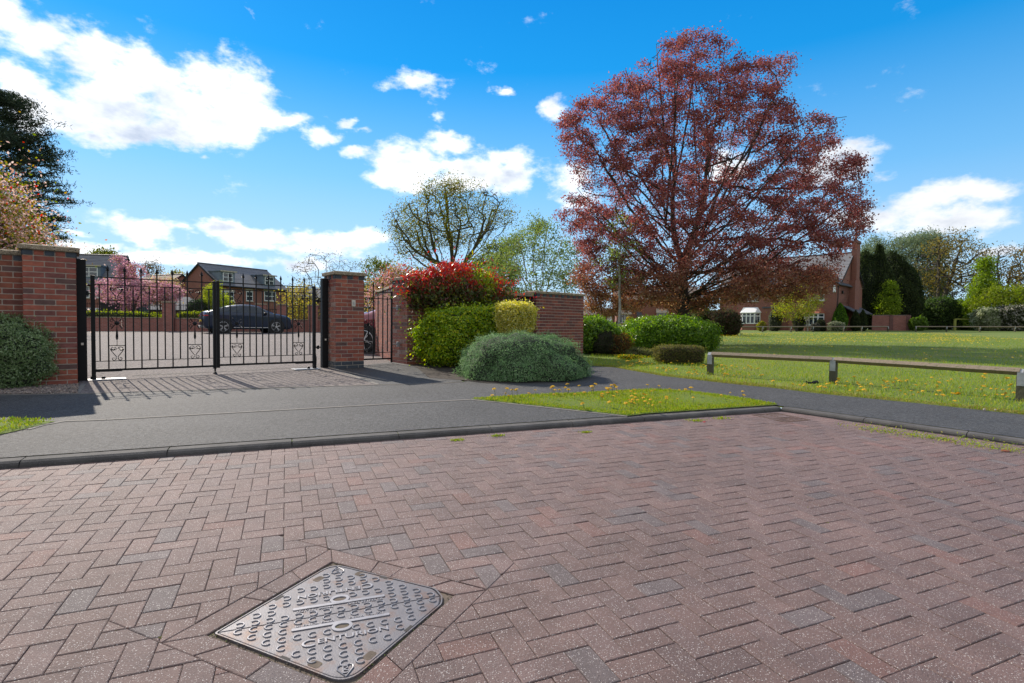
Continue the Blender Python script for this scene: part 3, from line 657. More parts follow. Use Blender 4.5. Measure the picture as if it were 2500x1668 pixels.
# ------------------------------------------------------------------ brickwork
RED = [(.36, .105, .066), (.31, .090, .060), (.28, .085, .062), (.38, .115, .070), (.23, .080, .066), (.33, .098, .068)]
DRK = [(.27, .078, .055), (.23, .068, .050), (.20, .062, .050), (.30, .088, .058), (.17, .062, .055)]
BLU = (.060, .072, .090, 1)
def brick_block(b, o, u, n, wid, dep, courses, pal, blue_top=True, blue_base=0, faces=4, mortar=0, z0=0, odd=.04, effl=0):
    """a solid brick pier or wall: o = front left bottom corner, u along the front, n away from us; brick faces stand proud of mortar"""
    H = courses*.075; U = Vector((u[0], u[1], 0)); Nn = Vector((n[0], n[1], 0)); O = Vector(o)
    core = [O+Nn*.004+U*.004, O+U*(wid-.004)+Nn*.004, O+U*(wid-.004)+Nn*(dep-.004), O+U*.004+Nn*(dep-.004)]
    Z = Vector((0, 0, 1)); vs = [p+Z*-.25 for p in core]+[p+Z*H for p in core]
    b.grid(vs, [(4,5,6,7),(0,1,5,4),(1,2,6,5),(2,3,7,6),(3,0,4,7)], mortar)
    sides = [(O, U, -Nn, wid), (O+U*wid, Nn, U, dep), (O+U*wid+Nn*dep, -U, Nn, wid), (O+Nn*dep, -Nn, -U, dep)]
    for si, (p0, a, nn, ln) in enumerate(sides[:faces] if faces != 2 else [sides[0], sides[3]]):
        for c in range(-2 if z0 == 0 else 0, courses):
            top = c == courses-1 and blue_top; bl = .225; x = 0.0
            if top: bl = .1125; x = -.0
            elif (c+si) % 2: x = -.1125
            k = 0
            while x < ln-.02:
                x0, x1 = max(0, x), min(ln, x+bl); x += bl; k += 1
                if x1-x0 < .025: continue
                e0 = 0 if x0 <= 0.001 else .006; e1 = 0 if x1 >= ln-.001 else .006
                zb, zt = c*.075+.006, (c+1)*.075-.006; pr = .0025 if not top else (.012 if k % 2 else .004)
                cc = random.choice(pal); g = random.uniform(.85, 1.13); cc = (cc[0]*g, cc[1]*g, cc[2]*g, 1)
                if random.random() < odd: cc = (.14, .075, .065, 1)
                if effl and si == 3 and random.random() < effl: cc = (.34, .21, .18, 1)
                if top and k % 2 == 1: cc = BLU
                if c < blue_base: cc = BLU
                q = [p0+a*(x0+e0)+Z*zb, p0+a*(x1-e1)+Z*zb, p0+a*(x1-e1)+Z*zt, p0+a*(x0+e0)+Z*zt]
                f = [v+nn*pr for v in q]; bk = [v-nn*.004 for v in q]
                b.grid(bk+f, [(4,5,6,7),(0,1,5,4),(1,2,6,5),(2,3,7,6),(3,0,4,7)], 1, cc)
    return H
def cap(b, o, u, n, wid, dep, z, over=.045, h=.075, m=0):
    U = Vector((u[0], u[1], 0)); Nn = Vector((n[0], n[1], 0)); O = Vector((o[0], o[1], z))-U*over-Nn*over
    T = Matrix(((U.x, Nn.x, 0, O.x), (U.y, Nn.y, 0, O.y), (0, 0, 1, O.z), (0, 0, 0, 1))); w, d = wid+2*over, dep+2*over
    bm = bmesh.new(); e = .012
    pr = [(0, h*.80), (0, 0)]
    vs = [bm.verts.new(p) for p in [(0,0,0),(w,0,0),(w,d,0),(0,d,0),(0,0,h*.82),(w,0,h*.82),(w,d,h*.82),(0,d,h*.82),(over*1.2,over*1.2,h),(w-over*1.2,over*1.2,h),(w-over*1.2,d-over*1.2,h),(over*1.2,d-over*1.2,h)]]
    for f in [(0,3,2,1),(0,1,5,4),(1,2,6,5),(2,3,7,6),(3,0,4,7),(4,5,9,8),(5,6,10,9),(6,7,11,10),(7,4,8,11),(8,9,10,11)]: bm.faces.new([vs[i] for i in f])
    bmesh.ops.bevel(bm, geom=[e_ for e_ in bm.edges], offset=.006, segments=1, affect='EDGES'); b.addbm(bm, m, T)
def localize(o, children):     # keep world coordinates but give the Empty its place
    pass
def pillar(name, label, o, u, n, wid, dep, courses, pal, blue_base=0, odd=.05, effl=0, cat='pillar', group=None):
    z = zg(*o)-.01; t = thing(name, label, cat, (o[0], o[1], z), 0, group); b = MB(); H = brick_block(b, (0, 0, 0), u, n, wid, dep, courses, pal, True, blue_base, 4, odd=odd, effl=effl)
    b.build('brickwork', [M_mortar, M_brick], t); b = MB(); cap(b, (0, 0), u, n, wid, dep, H+.001); b.build('cap_stone', M_cap, t); return t
def wallseg(name, label, o, u, n, ln, dep, courses, pal, odd=.03, over=.03, blue_top=True):
    z = zg(*o)-.01; t = thing(name, label, 'wall', (o[0], o[1], z)); b = MB(); H = brick_block(b, (0, 0, 0), u, n, ln, dep, courses, pal, blue_top, 0, 4, odd=odd); b.build('brickwork', [M_mortar, M_brick], t)
    b = MB(); k = max(1, round(ln/.62))
    for i in range(k): 
        x0 = ln*i/k; w = ln/k; cap(b, (u[0]*x0, u[1]*x0), u, n, w-.002, dep, H+.001, .0, .065) if False else None
    cap(b, (0, 0), u, n, ln, dep, H+.001, over, .068); b.build('coping', M_cap, t); return t
def sub(p, u, a, n=(0, 0), c=0): return (p[0]+u[0]*a+n[0]*c, p[1]+u[1]*a+n[1]*c)
p1o = sub(P1R, GD, -.5625)
pillar('brick_gate_pillar', 'brick gate pillar at the far left with the grey shrub against its foot', p1o, GD, GN, .5625, .5625, 25, RED, 0, .06)
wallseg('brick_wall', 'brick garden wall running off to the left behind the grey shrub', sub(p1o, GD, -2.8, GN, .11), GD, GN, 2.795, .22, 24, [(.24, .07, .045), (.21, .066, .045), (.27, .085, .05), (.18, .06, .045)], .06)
rp_ = pillar('brick_gate_pillar', 'free-standing brick gate pillar with the cream keypad between the drive gates and the footpath gate', P2L, GD, GN, .5625, .5625, 24, RED, 2, .07, .22)
# keypad on its front face
b = MB(); Tk = Matrix(((GD[0], GN[0], 0, GD[0]*.345), (GD[1], GN[1], 0, GD[1]*.345), (0, 0, 1, 1.27), (0, 0, 0, 1)))
b.bbox((-.036, -.034, -.062), (.036, -.003, .062), .006, 0, Tk); kp = b.build('keypad', M_plastic, rp_)
for i in range(4):
    for j in range(3): 
        b = MB() if i == j == 0 else b; b.box((-.020+j*.014, -.0365, -.038+i*.018), (-.010+j*.014, -.034, -.026+i*.018), T=Tk)
b.build('key_buttons', M_galv, kp)
DK2 = [(.36, .12, .080), (.31, .10, .072), (.27, .09, .07), (.38, .13, .085)]
p3 = pillar('brick_gate_pillar', 'brick gate pillar half hidden by the red-leaved shrub, carrying the footpath gate hinges', P3, GD, GN, .45, .675, 24, DK2, 0, .05, .10)
wallseg('brick_wall', 'narrow brick return wall behind the footpath gate', (-2.66, 11.86), (.37, -.929), (.929, .37), .001, .22, 22, DK2) if False else None
ru = Vector((-3.51+2.62, 14.0-11.85)); ru.normalize()
wallseg('brick_wall', 'brick return wall leading away behind the footpath gate', (-2.64, 11.84), (ru.x, ru.y), (ru.y, -ru.x), 2.6, .22, 22, DK2, .03)
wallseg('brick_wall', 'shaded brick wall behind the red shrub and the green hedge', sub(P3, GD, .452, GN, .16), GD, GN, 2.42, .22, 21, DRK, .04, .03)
P4 = (.60, 13.42); G4 = (.745, .667); G4N = (-.667, .745)
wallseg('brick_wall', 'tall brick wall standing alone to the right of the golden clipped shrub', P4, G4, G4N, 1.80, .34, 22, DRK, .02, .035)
lo = thing('wall_light', 'small black lantern on the left end of the right-hand brick wall', 'wall light', (P4[0]-.02, P4[1]+.08, zg(*P4)+1.34)); b = MB(); b.bbox((-.05, -.05, -.09), (.03, .05, .06), .008); b.tube([(0, 0, .06), (0, 0, .10)], .015, 6); b.build('lantern_body', M_black, lo)
# boarded bin store between them
bs0 = sub(P3, GD, 2.88, GN, .16); zb = zg(*bs0); Vb = Vector((P4[0]-.03+G4N[0]*.12-bs0[0], P4[1]+G4N[1]*.12-bs0[1])); lb = Vb.length; Vb.normalize()
st = thing('bin_store', 'black slatted bin store front with a timber beam between two brick walls', 'bin store', (bs0[0], bs0[1], zb), math.atan2(Vb.y, Vb.x)); b = MB()
x = 0
while x < lb-.03: b.box((x+.004, 0, .02), (min(x+.096, lb), .022, 1.50)); x += .1
b.build('slatted_panel', M_fence, st); b = MB(); b.bbox((-.02, -.07, 1.56), (lb+.02, .16, 1.63), .006); b.build('top_beam', M_cap, st)
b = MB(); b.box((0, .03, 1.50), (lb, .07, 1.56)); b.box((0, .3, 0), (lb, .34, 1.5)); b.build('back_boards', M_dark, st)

# ------------------------------------------------------------------ gates
def gate_line(s, n=0): return (P1R[0]-.6361*.40+.7716*.06+GD[0]*s+GN[0]*n, P1R[1]+.7716*.40+.6361*.06+GD[1]*s+GN[1]*n)
def gpost(lab, x, y, sq, h):
    t = thing('gate_post', lab, 'gate post', (x, y, zg(x, y)), math.atan2(GD[1], GD[0])); b = MB(); b.bbox((-sq/2, -sq/2, -.1), (sq/2, sq/2, h), .006); b.build('post', M_black, t)
    b = MB(); b.box((-.012, -sq/2-.004, .53), (.018, -sq/2+.001, .565)); b.build('reflector', M_plastic, t)
    return t
gpost('thick black steel gate post beside the left brick pillar', *gate_line(0), .115, 1.80)
gpost('thick black steel gate post beside the keypad pillar', P2L[0]-.6361*.36-.7716*.085, P2L[1]+.7716*.36-.6361*.085, .115, 1.72)
PLs, PRs = .107, 3.457       # along the gate line
zL = zg(*gate_line(0)); zR = zg(*gate_line(3.6))
def spiral(cx, cz, r, a0, turns, n=12, k=.25): return [(cx+r*(1-(1-k)*i/n)*math.cos(a0+turns*2*math.pi*i/n), 0, cz+r*(1-(1-k)*i/n)*math.sin(a0+turns*2*math.pi*i/n)) for i in range(n+1)]
def heart_pts(w, h, up):     # one side of a heart-shaped scroll, mirrored by the caller
    c = []; hw = w/2
    big = spiral(hw*.48, h*.80, hw*.40, math.radians(200), -1.15, 14, .35)[::-1]
    for i in range(0, 9): t = i/8; c.append((hw*(.88-.80*t**1.2)*(1-.12*t), 0, h*(.80-.56*t)))
    sm = spiral(hw*.42, h*.13, hw*.32, math.radians(140), 1.0, 10, .35)
    return big+c+sm
def mesh_of(fn, name, m, smooth=False):
    b = MB(); fn(b); o = b.build(name, m, None, smooth); me = o.data; bpy.data.objects.remove(o); return me
def mk_finial(b):
    b.lathe([(.010, -.01), (.021, 0), (.026, .006), (.013, .014), (.022, .018), (.016, .030), (.006, .062), (.001, .078)], 8)
ME_fin = mesh_of(mk_finial, 'finial', M_black); ME_tall = mesh_of(lambda b: b.box((-.009, -.009, .15), (.009, .009, 1.66)), 'bar', M_black); ME_short = mesh_of(lambda b: b.box((-.0085, -.0085, .285), (.0085, .0085, 1.442)), 'bar', M_black)
def mk_heart(b, w=.195, h=.22, inv=False):
    for s in (-1, 1):
        p = heart_pts(w, h, 1); p = [(q[0]*s, 0, q[2]) for q in p]
        b.tube(p, .0056, 5)
ME_heart = mesh_of(mk_heart, 'heart_scroll', M_black)
def mk_rosette(b):
    b.lathe([(.0, -.02), (.03, -.014), (.040, 0), (.03, .014), (.0, .02)], 4, T=Matrix.Rotation(math.pi/2, 4, 'X'))
    for k in range(4):
        a = math.radians(45+90*k); dx, dz = math.cos(a), math.sin(a)
        b.tube([(dx*.03, 0, dz*.03), (dx*.07, 0, dz*.085), (dx*.095, 0, dz*.125)], [.006, .005, .008], 5)
        sx = 1 if dx > 0 else -1; sz = 1 if dz > 0 else -1
        b.tube([(sx*(.025+q[0]), 0, sz*(.012+q[2])) for q in spiral(.035, .030, .028, math.radians(-110), 1.05, 12, .35)], .0042, 5)
ME_ros = mesh_of(mk_rosette, 'rosette', M_black)
def mk_spindle(b):
    b.tube([(0, 0, .52), (0, 0, 1.20)], .0055, 4)
    b.lathe([(.005, .60), (.013, .615), (.018, .65), (.014, .70), (.007, .77), (.005, .80)], 8)
ME_spin = mesh_of(mk_spindle, 'spindle', M_black)
def add(name, me, parent, x=0, z=0, mirz=False):
    o = link(name, me, parent); o.location = (x, 0, z)
    if mirz: o.scale = (1, 1, -1)
    return o
def gate_leaf(label, s0, s1, n0=0, cat='gate', nbars=8, hinge_left=True, small=False):
    p = gate_line(s0, n0); z = zL+(zR-zL)*s0/3.6 if not small else small; w = s1-s0
    t = thing('iron_gate' if not small else 'footpath_gate', label, cat, (p[0], p[1], z), math.atan2(GD[1], GD[0])); return t, w
def scroll_panel(t, x0, x1):
    xm = (x0+x1)/2; sp = thing('scroll_panel', '', '', (xm, 0, 0)); sp.parent = t
    for k in ('label', 'category'):
        if k in sp: del sp[k]
    add('heart_scroll', ME_heart, sp, 0, .285); add('heart_scroll', ME_heart, sp, 0, 1.212)
    add('rosette', ME_ros, sp, 0, .86); add('spindle', ME_spin, sp)
    b = MB(); b.box((-(x1-x0)/2, -.006, .508), ((x1-x0)/2, .006, .520)); b.build('scroll_rail', M_black, sp)
    b = MB(); b.box((-(x1-x0)/2, -.006, 1.198), ((x1-x0)/2, .006, 1.210)); b.build('scroll_rail', M_black, sp)
zgate = (zL+zR)/2; mid = (PLs+PRs)/2
for side, s0, s1, lab in ((0, PLs, mid-.004, 'left leaf of the black iron driveway gates'), (1, mid+.004, PRs, 'right leaf of the black iron driveway gates, hung beside the keypad pillar')):
    p = gate_line(s0); t = thing('iron_gate', lab, 'gate', (p[0], p[1], zL+(zR-zL)*s0/3.6), math.atan2(GD[1], GD[0])); w = s1-s0
    t.rotation_euler = Matrix.Rotation(math.atan2(GD[1], GD[0]), 4, 'Z').to_euler()
    g = w/8
    for k, x in enumerate((0, w)):
        isc = (k == 1) == (side == 0); b = MB(); sw = .046 if isc else .052
        b.bbox((x-(sw if k else 0), -.028, .03 if not isc else .10), (x+(0 if k else sw), .028, 1.575), .004); b.build('stile', M_black, t)
    for zz, h in ((.145, .034), (.280, .012), (1.440, .014), (1.552, .016)):
        b = MB(); b.box((.028, -.012 if h > .02 else -.006, zz-h/2), (w-.028, .012 if h > .02 else .006, zz+h/2)); b.build('rail', M_black, t)
    for i in range(1, 8): add('bar', ME_tall, t, i*g); add('finial', ME_fin, t, i*g, 1.66)
    for i in range(8):
        if i in (1, 6): continue
        add('bar', ME_short, t, (i+.5)*g)
    scroll_panel(t, g, 2*g); scroll_panel(t, 6*g, 7*g)
    hx = 0 if side == 0 else w; sg = -1 if side == 0 else 1
    for hz_ in (1.30,) if side == 0 else (1.30, .42):
        b = MB(); b.tube([(hx, 0, hz_), (hx+sg*.10, -.01, hz_)], .012, 6); b.lathe([(.02, -.035), (.026, -.03), (.026, .03), (.02, .035)], 8, T=TF(hx+sg*.045, -.005, hz_)); b.build('hinge', M_black, t)
    b = MB()
    if side == 0: b.tube([(w-.02, -.01, .12), (w-.02, -.01, .05)], .014, 6); b.lathe([(.012, .045), (.026, .035), (.032, .018), (.026, .002), (.010, -.012)], 10, T=TF(w-.02, -.01, 0)); b.build('drop_bolt', M_black, t)
    else: b.tube([(w-.02, .03, .5), (w+.03, .04, .2), (w+.02, .03, .06)], .008, 6); b.build('closer_arm', M_black, t)
    b = MB(); ax = .03 if side == 0 else w-.03; b.bbox((min(ax, ax-sg*.34), -.03, .118), (max(ax, ax-sg*.34), .03, .132), .003); b.build('drive_arm', M_black, t)
    px_ = gate_line(s0 if side == 0 else s1); sp = thing('gate_motor_plate', 'bare steel motor cover plate in the ground under the %s' % ('left gate hinge' if side == 0 else 'right gate hinge'), 'plate', (px_[0], px_[1], zg(*px_)), math.atan2(GD[1], GD[0]))
    b = MB(); xx = (-.05, .42) if side == 0 else (-.42, .05); b.bbox((xx[0], -.17, -.03), (xx[1], .09, .014), .004); b.build('cover', M_silver, sp); b = MB(); b.lathe([(.035, .013), (.035, .05), (.022, .06)], 10, T=TF(.02 if side == 0 else -.02, -.01, 0)); b.build('pivot_boss', M_black, sp); b = MB(); b.lathe([(.026, .013), (.026, .04), (.012, .05)], 10, T=TF(.14 if side == 0 else -.14, -.03, 0)); b.build('pivot_boss', M_black, sp)
# footpath gate
fo = (P2R[0]+GN[0]*.50, P2R[1]+GN[1]*.50); zf_ = zg(*fo)-.02; fg = thing('footpath_gate', 'narrow black iron footpath gate between two brick pillars', 'gate', (fo[0], fo[1], zf_), math.atan2(GD[1], GD[0])); w = .86; g = w/4
for x in (0, w-.028): b = MB(); b.bbox((x, -.02, .05), (x+.032, .02, 1.56), .004); b.build('stile', M_black, fg)
for zz, h in ((.135, .032), (.27, .012), (1.40, .014), (1.535, .016)): b = MB(); b.box((.028, -.008, zz-h/2), (w-.02, .008, zz+h/2)); b.build('rail', M_black, fg)
for i in range(1, 4): add('bar', ME_tall, fg, i*g); add('finial', ME_fin, fg, i*g, 1.66)
for i in (0, 3): add('bar', ME_short, fg, (i+.5)*g)
scroll_panel(fg, g, 2*g); add('bar', ME_short, fg, 2.5*g)
for hz_ in (1.22, .44): b = MB(); b.tube([(w, 0, hz_), (w+.14, -.02, hz_)], .012, 6); b.bbox((w+.10, -.05, hz_-.055), (w+.16, 0, hz_+.05), .006); b.build('hinge', M_galv, fg)

# ------------------------------------------------------------------ timber rail fences
def strap(b, T, s):
    b.bbox((-.022, -.006-s/2, -.10), (.022, -s/2, .005), .002, 0, T)
def rail_fence(label, pts, h, sq, rail, zbase=None, group=None, seg=True):
    P0 = pts[0]; t = thing('timber_rail_fence', label, 'fence', (P0[0], P0[1], zg(*P0)), 0, group)
    L0 = Vector((P0[0], P0[1], zg(*P0)))
    for i, p in enumerate(pts):
        q = pts[min(i+1, len(pts)-1)]; r = pts[max(i-1, 0)]; a = math.atan2(q[1]-r[1], q[0]-r[0]); z = zg(*p)
        T = Matrix.Translation(Vector((p[0], p[1], z))-L0) @ Matrix.Rotation(a, 4, 'Z'); b = MB(); b.bbox((-sq/2, -sq/2, -.15), (sq/2, sq/2, h-rail*.55), .004, 0, T); po = b.build('post', M_post, t)
        b = MB(); w = sq/2+.003
        for sy in (-1, 1): b.box((-sq*.42, sy*w-.0015, h-rail*.55-.13), (sq*.42, sy*w+.0015, h-.01), T=T)
        dd = rail*.72; b.grid([T @ Vector(v) for v in [(-sq*.42, -w, h-.012), (sq*.42, -w, h-.012), (sq*.42, 0, h-.012+dd*.62), (-sq*.42, 0, h-.012+dd*.62), (sq*.42, w, h-.012), (-sq*.42, w, h-.012)]], [(0, 1, 2, 3), (3, 2, 4, 5)])
        for zz_ in (.05, .10): b.lathe([(.006, 0), (.004, .004)], 6, T=T @ Matrix.Translation((0, -w-.001, h-rail*.55-zz_)) @ Matrix.Rotation(math.pi/2, 4, 'X'))
        b.build('steel_strap', M_galv, po)
    for i in range(len(pts)-1):
        a, c = [Vector((p[0], p[1], zg(*p)+h))-L0 for p in pts[i:i+2]]; d = (c-a); l = d.length; d.normalize(); s = Vector((-d.y, d.x, 0)).normalized(); up = d.cross(s)*-1; up = Vector((0, 0, 1))
        b = MB(); k = max(2, int(l/.25)); R_ = rail*.72; vs = []; fs = []
        for j in range(k+1):
            o = a+d*(l*j/k if 0 < j < k else (.02 if j == 0 else l-.02)); w_ = R_*(1+random.uniform(-.04, .04))
            for (u_, v_) in ((0, .62), (.62, .0), (.62, -.05), (0, -.66), (-.62, -.05), (-.62, 0)): vs.append(o+s*u_*w_*1.15+up*(v_*w_))
        for j in range(k):
            for m_ in range(6): fs.append((j*6+m_, j*6+(m_+1) % 6, (j+1)*6+(m_+1) % 6, (j+1)*6+m_))
        fs += [(0, 5, 4, 3, 2, 1), tuple(k*6+m_ for m_ in range(6))]; b.grid(vs, fs); b.build('rail', M_timber, t)
    return t
n1p, n2p, n3p = gpx(1734, 913), gpx(2034, 933), gpx(2494, 977); d3 = (n3p[0]-n2p[0], n3p[1]-n2p[1])
rail_fence('low timber rail fence with steel-strapped posts at the front edge of the green', [n1p, n2p, n3p, (n3p[0]+d3[0]*.9, n3p[1]+d3[1]*.9)], .385, .105, .11)
def farpt(px, Y): v = ray(px, 800); return (v[0]/v[1]*Y, Y)
rail_fence('long low rail fence across the far side of the green below the gabled house', [farpt(x, y) for x, y in ((1790, 50.5), (1862, 51), (1931, 52), (1985, 52.6), (2060, 53.5), (2104, 54), (2168, 54.8))], .50, .11, .13)
rail_fence('long low rail fence at the far right of the green below the hedge', [farpt(x, y) for x, y in ((2236, 54.8), (2311, 54.6), (2392, 54.2), (2478, 54), (2560, 53.5), (2640, 53))], .50, .11, .13)
rail_fence('short stretch of low rail fence far off between the green bushes and the sapling', [farpt(x, y) for x, y in ((1440, 56), (1500, 56), (1565, 55.5), (1620, 55))], .50, .11, .13)
# yellow-painted timber frame beyond the right fence
a = farpt(2331, 61.5); c = farpt(2420, 62); z = zg(*a); pf = thing('goal_frame', 'yellow-green painted timber frame standing before the far hedge', 'frame', (a[0], a[1], z)); d = Vector((c[0]-a[0], c[1]-a[1], 0)); M_yp = mat('yellow_green_paint', (.24, .25, .05), .7)
b = MB(); b.box((-.11, -.08, -.1), (.11, .08, 1.32)); b.build('post', M_yp, pf); b = MB(); b.box((-.09+d.x, -.08+d.y, -.1), (.09+d.x, .08+d.y, 1.32)); b.build('post', M_yp, pf); b = MB(); b.tube([(0, 0, 1.32), (d.x, d.y, 1.32)], .085, 4); b.build('crossbar', M_yp, pf)

# ------------------------------------------------------------------ foliage
def quads(name, C, A, B, cols, m, parent=None, fold=0.0):
    """one mesh of many leaf-sized diamonds: centre C, half-length A, half-width B"""
    n = len(C); Nn = np.cross(A, B); l = np.linalg.norm(Nn, axis=1, keepdims=True)+1e-9; Nn = Nn/l
    Lh = np.linalg.norm(A, axis=1, keepdims=True)
    v = np.empty((n, 4, 3), np.float32); v[:, 0] = C-A; v[:, 1] = C+B-A*.1+Nn*Lh*fold; v[:, 2] = C+A; v[:, 3] = C-B-A*.1+Nn*Lh*fold
    me = bpy.data.meshes.new(name); me.vertices.add(4*n); me.vertices.foreach_set('co', v.ravel()); me.loops.add(4*n); me.loops.foreach_set('vertex_index', np.arange(4*n, dtype=np.int32))
    me.polygons.add(n); me.polygons.foreach_set('loop_start', np.arange(0, 4*n, 4, dtype=np.int32)); me.materials.append(m); me.update(calc_edges=True)
    a = me.attributes.new('col', 'FLOAT_COLOR', 'FACE'); c4 = np.ones((n, 4), np.float32); c4[:, :3] = cols; a.data.foreach_set('color', c4.ravel())
    return link(name, me, parent)
def rdir(rng, n, up=0.0, out=None, wo=0.0):
    d = rng.normal(size=(n, 3)); d /= np.linalg.norm(d, axis=1, keepdims=True)+1e-9
    d[:, 2] += up
    if out is not None: d += out*wo
    return d/(np.linalg.norm(d, axis=1, keepdims=True)+1e-9)
def leaves(name, C, L, Wd, cols, m, parent, rng, up=0.3, out=None, wo=0.0, flat=0.0, fold=.15):
    n = len(C); nrm = rdir(rng, n, flat, out, wo); ax = rdir(rng, n, up, out, wo*.5); ax -= nrm*(ax*nrm).sum(1, keepdims=True); ax /= np.linalg.norm(ax, axis=1, keepdims=True)+1e-9
    sd_ = np.cross(nrm, ax); s = rng.uniform(.7, 1.25, (n, 1)); return quads(name, C, ax*L*s, sd_*Wd*s, cols, m, parent, fold)
def pal(rng, n, cols, w=None, jit=.16):
    c = np.array(cols)[rng.choice(len(cols), n, p=w)]; return c*rng.uniform(1-jit, 1+jit, (n, 1))
def clumpnoise(P, s, seed):      # cheap smooth 3-D noise for clumps and gaps
    r = np.random.default_rng(seed); v = np.zeros(len(P))
    for k in range(7):
        d = r.normal(size=3); d /= np.linalg.norm(d); v += np.sin((P@d)*s*(1+.35*k)+r.uniform(0, 6.3))
    return v/3
class Wood:
    def __init__(s, rng): s.P = []; s.par = []; s.rng = rng; s.arr = None
    def add(s, p, par): s.P.append(np.array(p, float)); s.par.append(par); s.arr = None; return len(s.P)-1
    def poly(s, pts, start=None, seg=.5, wob=.06):
        """main limb through given points"""
        pts = [np.array(p, float) for p in pts]; cur = start
        if cur is None: cur = s.add(pts[0], -1)
        else: pts = [s.P[cur]]+pts
        for i in range(len(pts)-1):
            a, b_ = pts[i], pts[i+1]; k = max(1, int(np.linalg.norm(b_-a)/seg))
            for j in range(1, k+1): cur = s.add(a+(b_-a)*j/k+(s.rng.normal(size=3)*wob*seg if j < k else 0), cur)
        return cur
    def nearest(s, p):
        A = np.array(s.P); return int(np.argmin(np.linalg.norm(A-p, axis=1)))
    def attract(s, Q, step=.35, droop=0.0, maxr=None, up=.25, wob=.10):
        base = s.P[0]; Q = np.array(Q); n0 = len(s.P)
        dd = np.array([np.min(np.linalg.norm(np.array(s.P)-q, axis=1)) for q in Q]); Q = Q[np.argsort(dd)]
        cap_ = len(s.P)+len(Q)*24; A = np.zeros((cap_, 3)); A[:len(s.P)] = s.P; n = len(s.P); H = np.linalg.norm(A[:n]-base, axis=1); HH = np.zeros(cap_); HH[:n] = H
        ends = []
        for q in Q:
            D = np.linalg.norm(A[:n]-q, axis=1); hq = np.linalg.norm(q-base)
            cost = D+.55*np.maximum(0, HH[:n]-hq+.0)+.25*np.maximum(0, A[:n, 2]-q[2]); i = int(np.argmin(cost)); d = D[i]
            if d < step*.4: ends.append(i); continue
            k = min(20, max(1, int(round(d/step)))); a = A[i]; ctrl = a+(q-a)*.5+np.array([0, 0, up*d*.5])+s.rng.normal(size=3)*wob*d; cur = i
            for j in range(1, k+1):
                t = j/k; p = a*(1-t)**2+2*ctrl*t*(1-t)+q*t*t
                s.P.append(p); s.par.append(cur); cur = len(s.P)-1; A[n] = p; HH[n] = np.linalg.norm(p-base); n += 1
            ends.append(cur)
        return ends
    def mesh(s, name, m, parent, r0, tip=.012, ex=2.3, flare=1.35, sides=6, minr=0):
        n = len(s.P); w = np.zeros(n); ch = [0]*n
        for i in range(n-1, 0, -1): pass
        order = range(n-1, -1, -1)
        for i in order:
            if ch[i] == 0: w[i] += 1
            if s.par[i] >= 0: w[s.par[i]] += w[i]; ch[s.par[i]] += 1
        r = (w/w[0])**(1/ex)*r0; r = np.maximum(r, tip); b = MB(); s.rad = r
        for i in range(n):
            p = s.par[i]
            if p < 0: continue
            if r[i] < minr: continue
            a, c = Vector(s.P[p]), Vector(s.P[i]); d = c-a
            if d.length < 1e-5: continue
            ra = min(r[p], r[i]*1.25) if s.par[p] >= 0 else r[p]*flare; rb = r[i]; k = sides if rb > tip*3 else 3
            b.tube([a-d*.06, c], [ra, rb], k, caps=False)
        return b.build(name, m, parent, True)
def tree(name, label, x, y, wood, leafm, r0, nleaf, L, Wd, colfn, seed, cat='tree', group=None, spread=.35, flat=0, up=.2, barkm=None, tip=.012, zb=None, layer=1.0, twig=True, gap=None, kind_name='crown', fold=.15, ex=2.3, trunkclear=(0, 0, 0)):
    """wood: function(rng) -> (Wood, leaf points) in local coordinates with z=0 at the ground"""
    rng = np.random.default_rng(seed); z = zg(x, y)-.05 if zb is None else zb; t = thing(name, label, cat, (x, y, z), 0, group)
    wd, pts = wood(rng); wd.mesh('trunk', barkm or M_bark, t, r0, tip, ex=ex)
    pts = np.array(pts)
    if nleaf:
        if gap is not None: pts = pts[clumpnoise(pts, gap[0], seed) > gap[1]]
        k = rng.integers(0, len(pts), nleaf); off = rng.normal(size=(nleaf, 3))*spread; off[:, 2] *= layer; C = pts[k]+off
        sel = (C[:, 2] > .15) & ~((np.abs(C[:, 0]-trunkclear[1]) < trunkclear[0]) & (C[:, 1] < .6) & (C[:, 2] < trunkclear[2]) & (rng.random(nleaf) < .9)); C = C[sel]
        leaves(kind_name, C, L, Wd, colfn(rng, C), leafm, t, rng, up=up, flat=flat, fold=fold)
    return t
def in_poly(px, py, poly):
    r = np.zeros(len(px), bool); n = len(poly)
    for i in range(n):
        x0, y0 = poly[i]; x1, y1 = poly[(i+1) % n]
        c = ((y0 > py) != (y1 > py)) & (px < (x1-x0)*(py-y0)/((y1-y0) or 1e-9)+x0); r ^= c
    return r
def outline_local(pts, Y, bx, by, bz):      # silhouette given in photo pixels -> local x,z metres at the tree's distance
    o = []
    for px, py in pts: v = ap(px, py, Y); o.append((v.x-bx, v.z-bz))
    return o
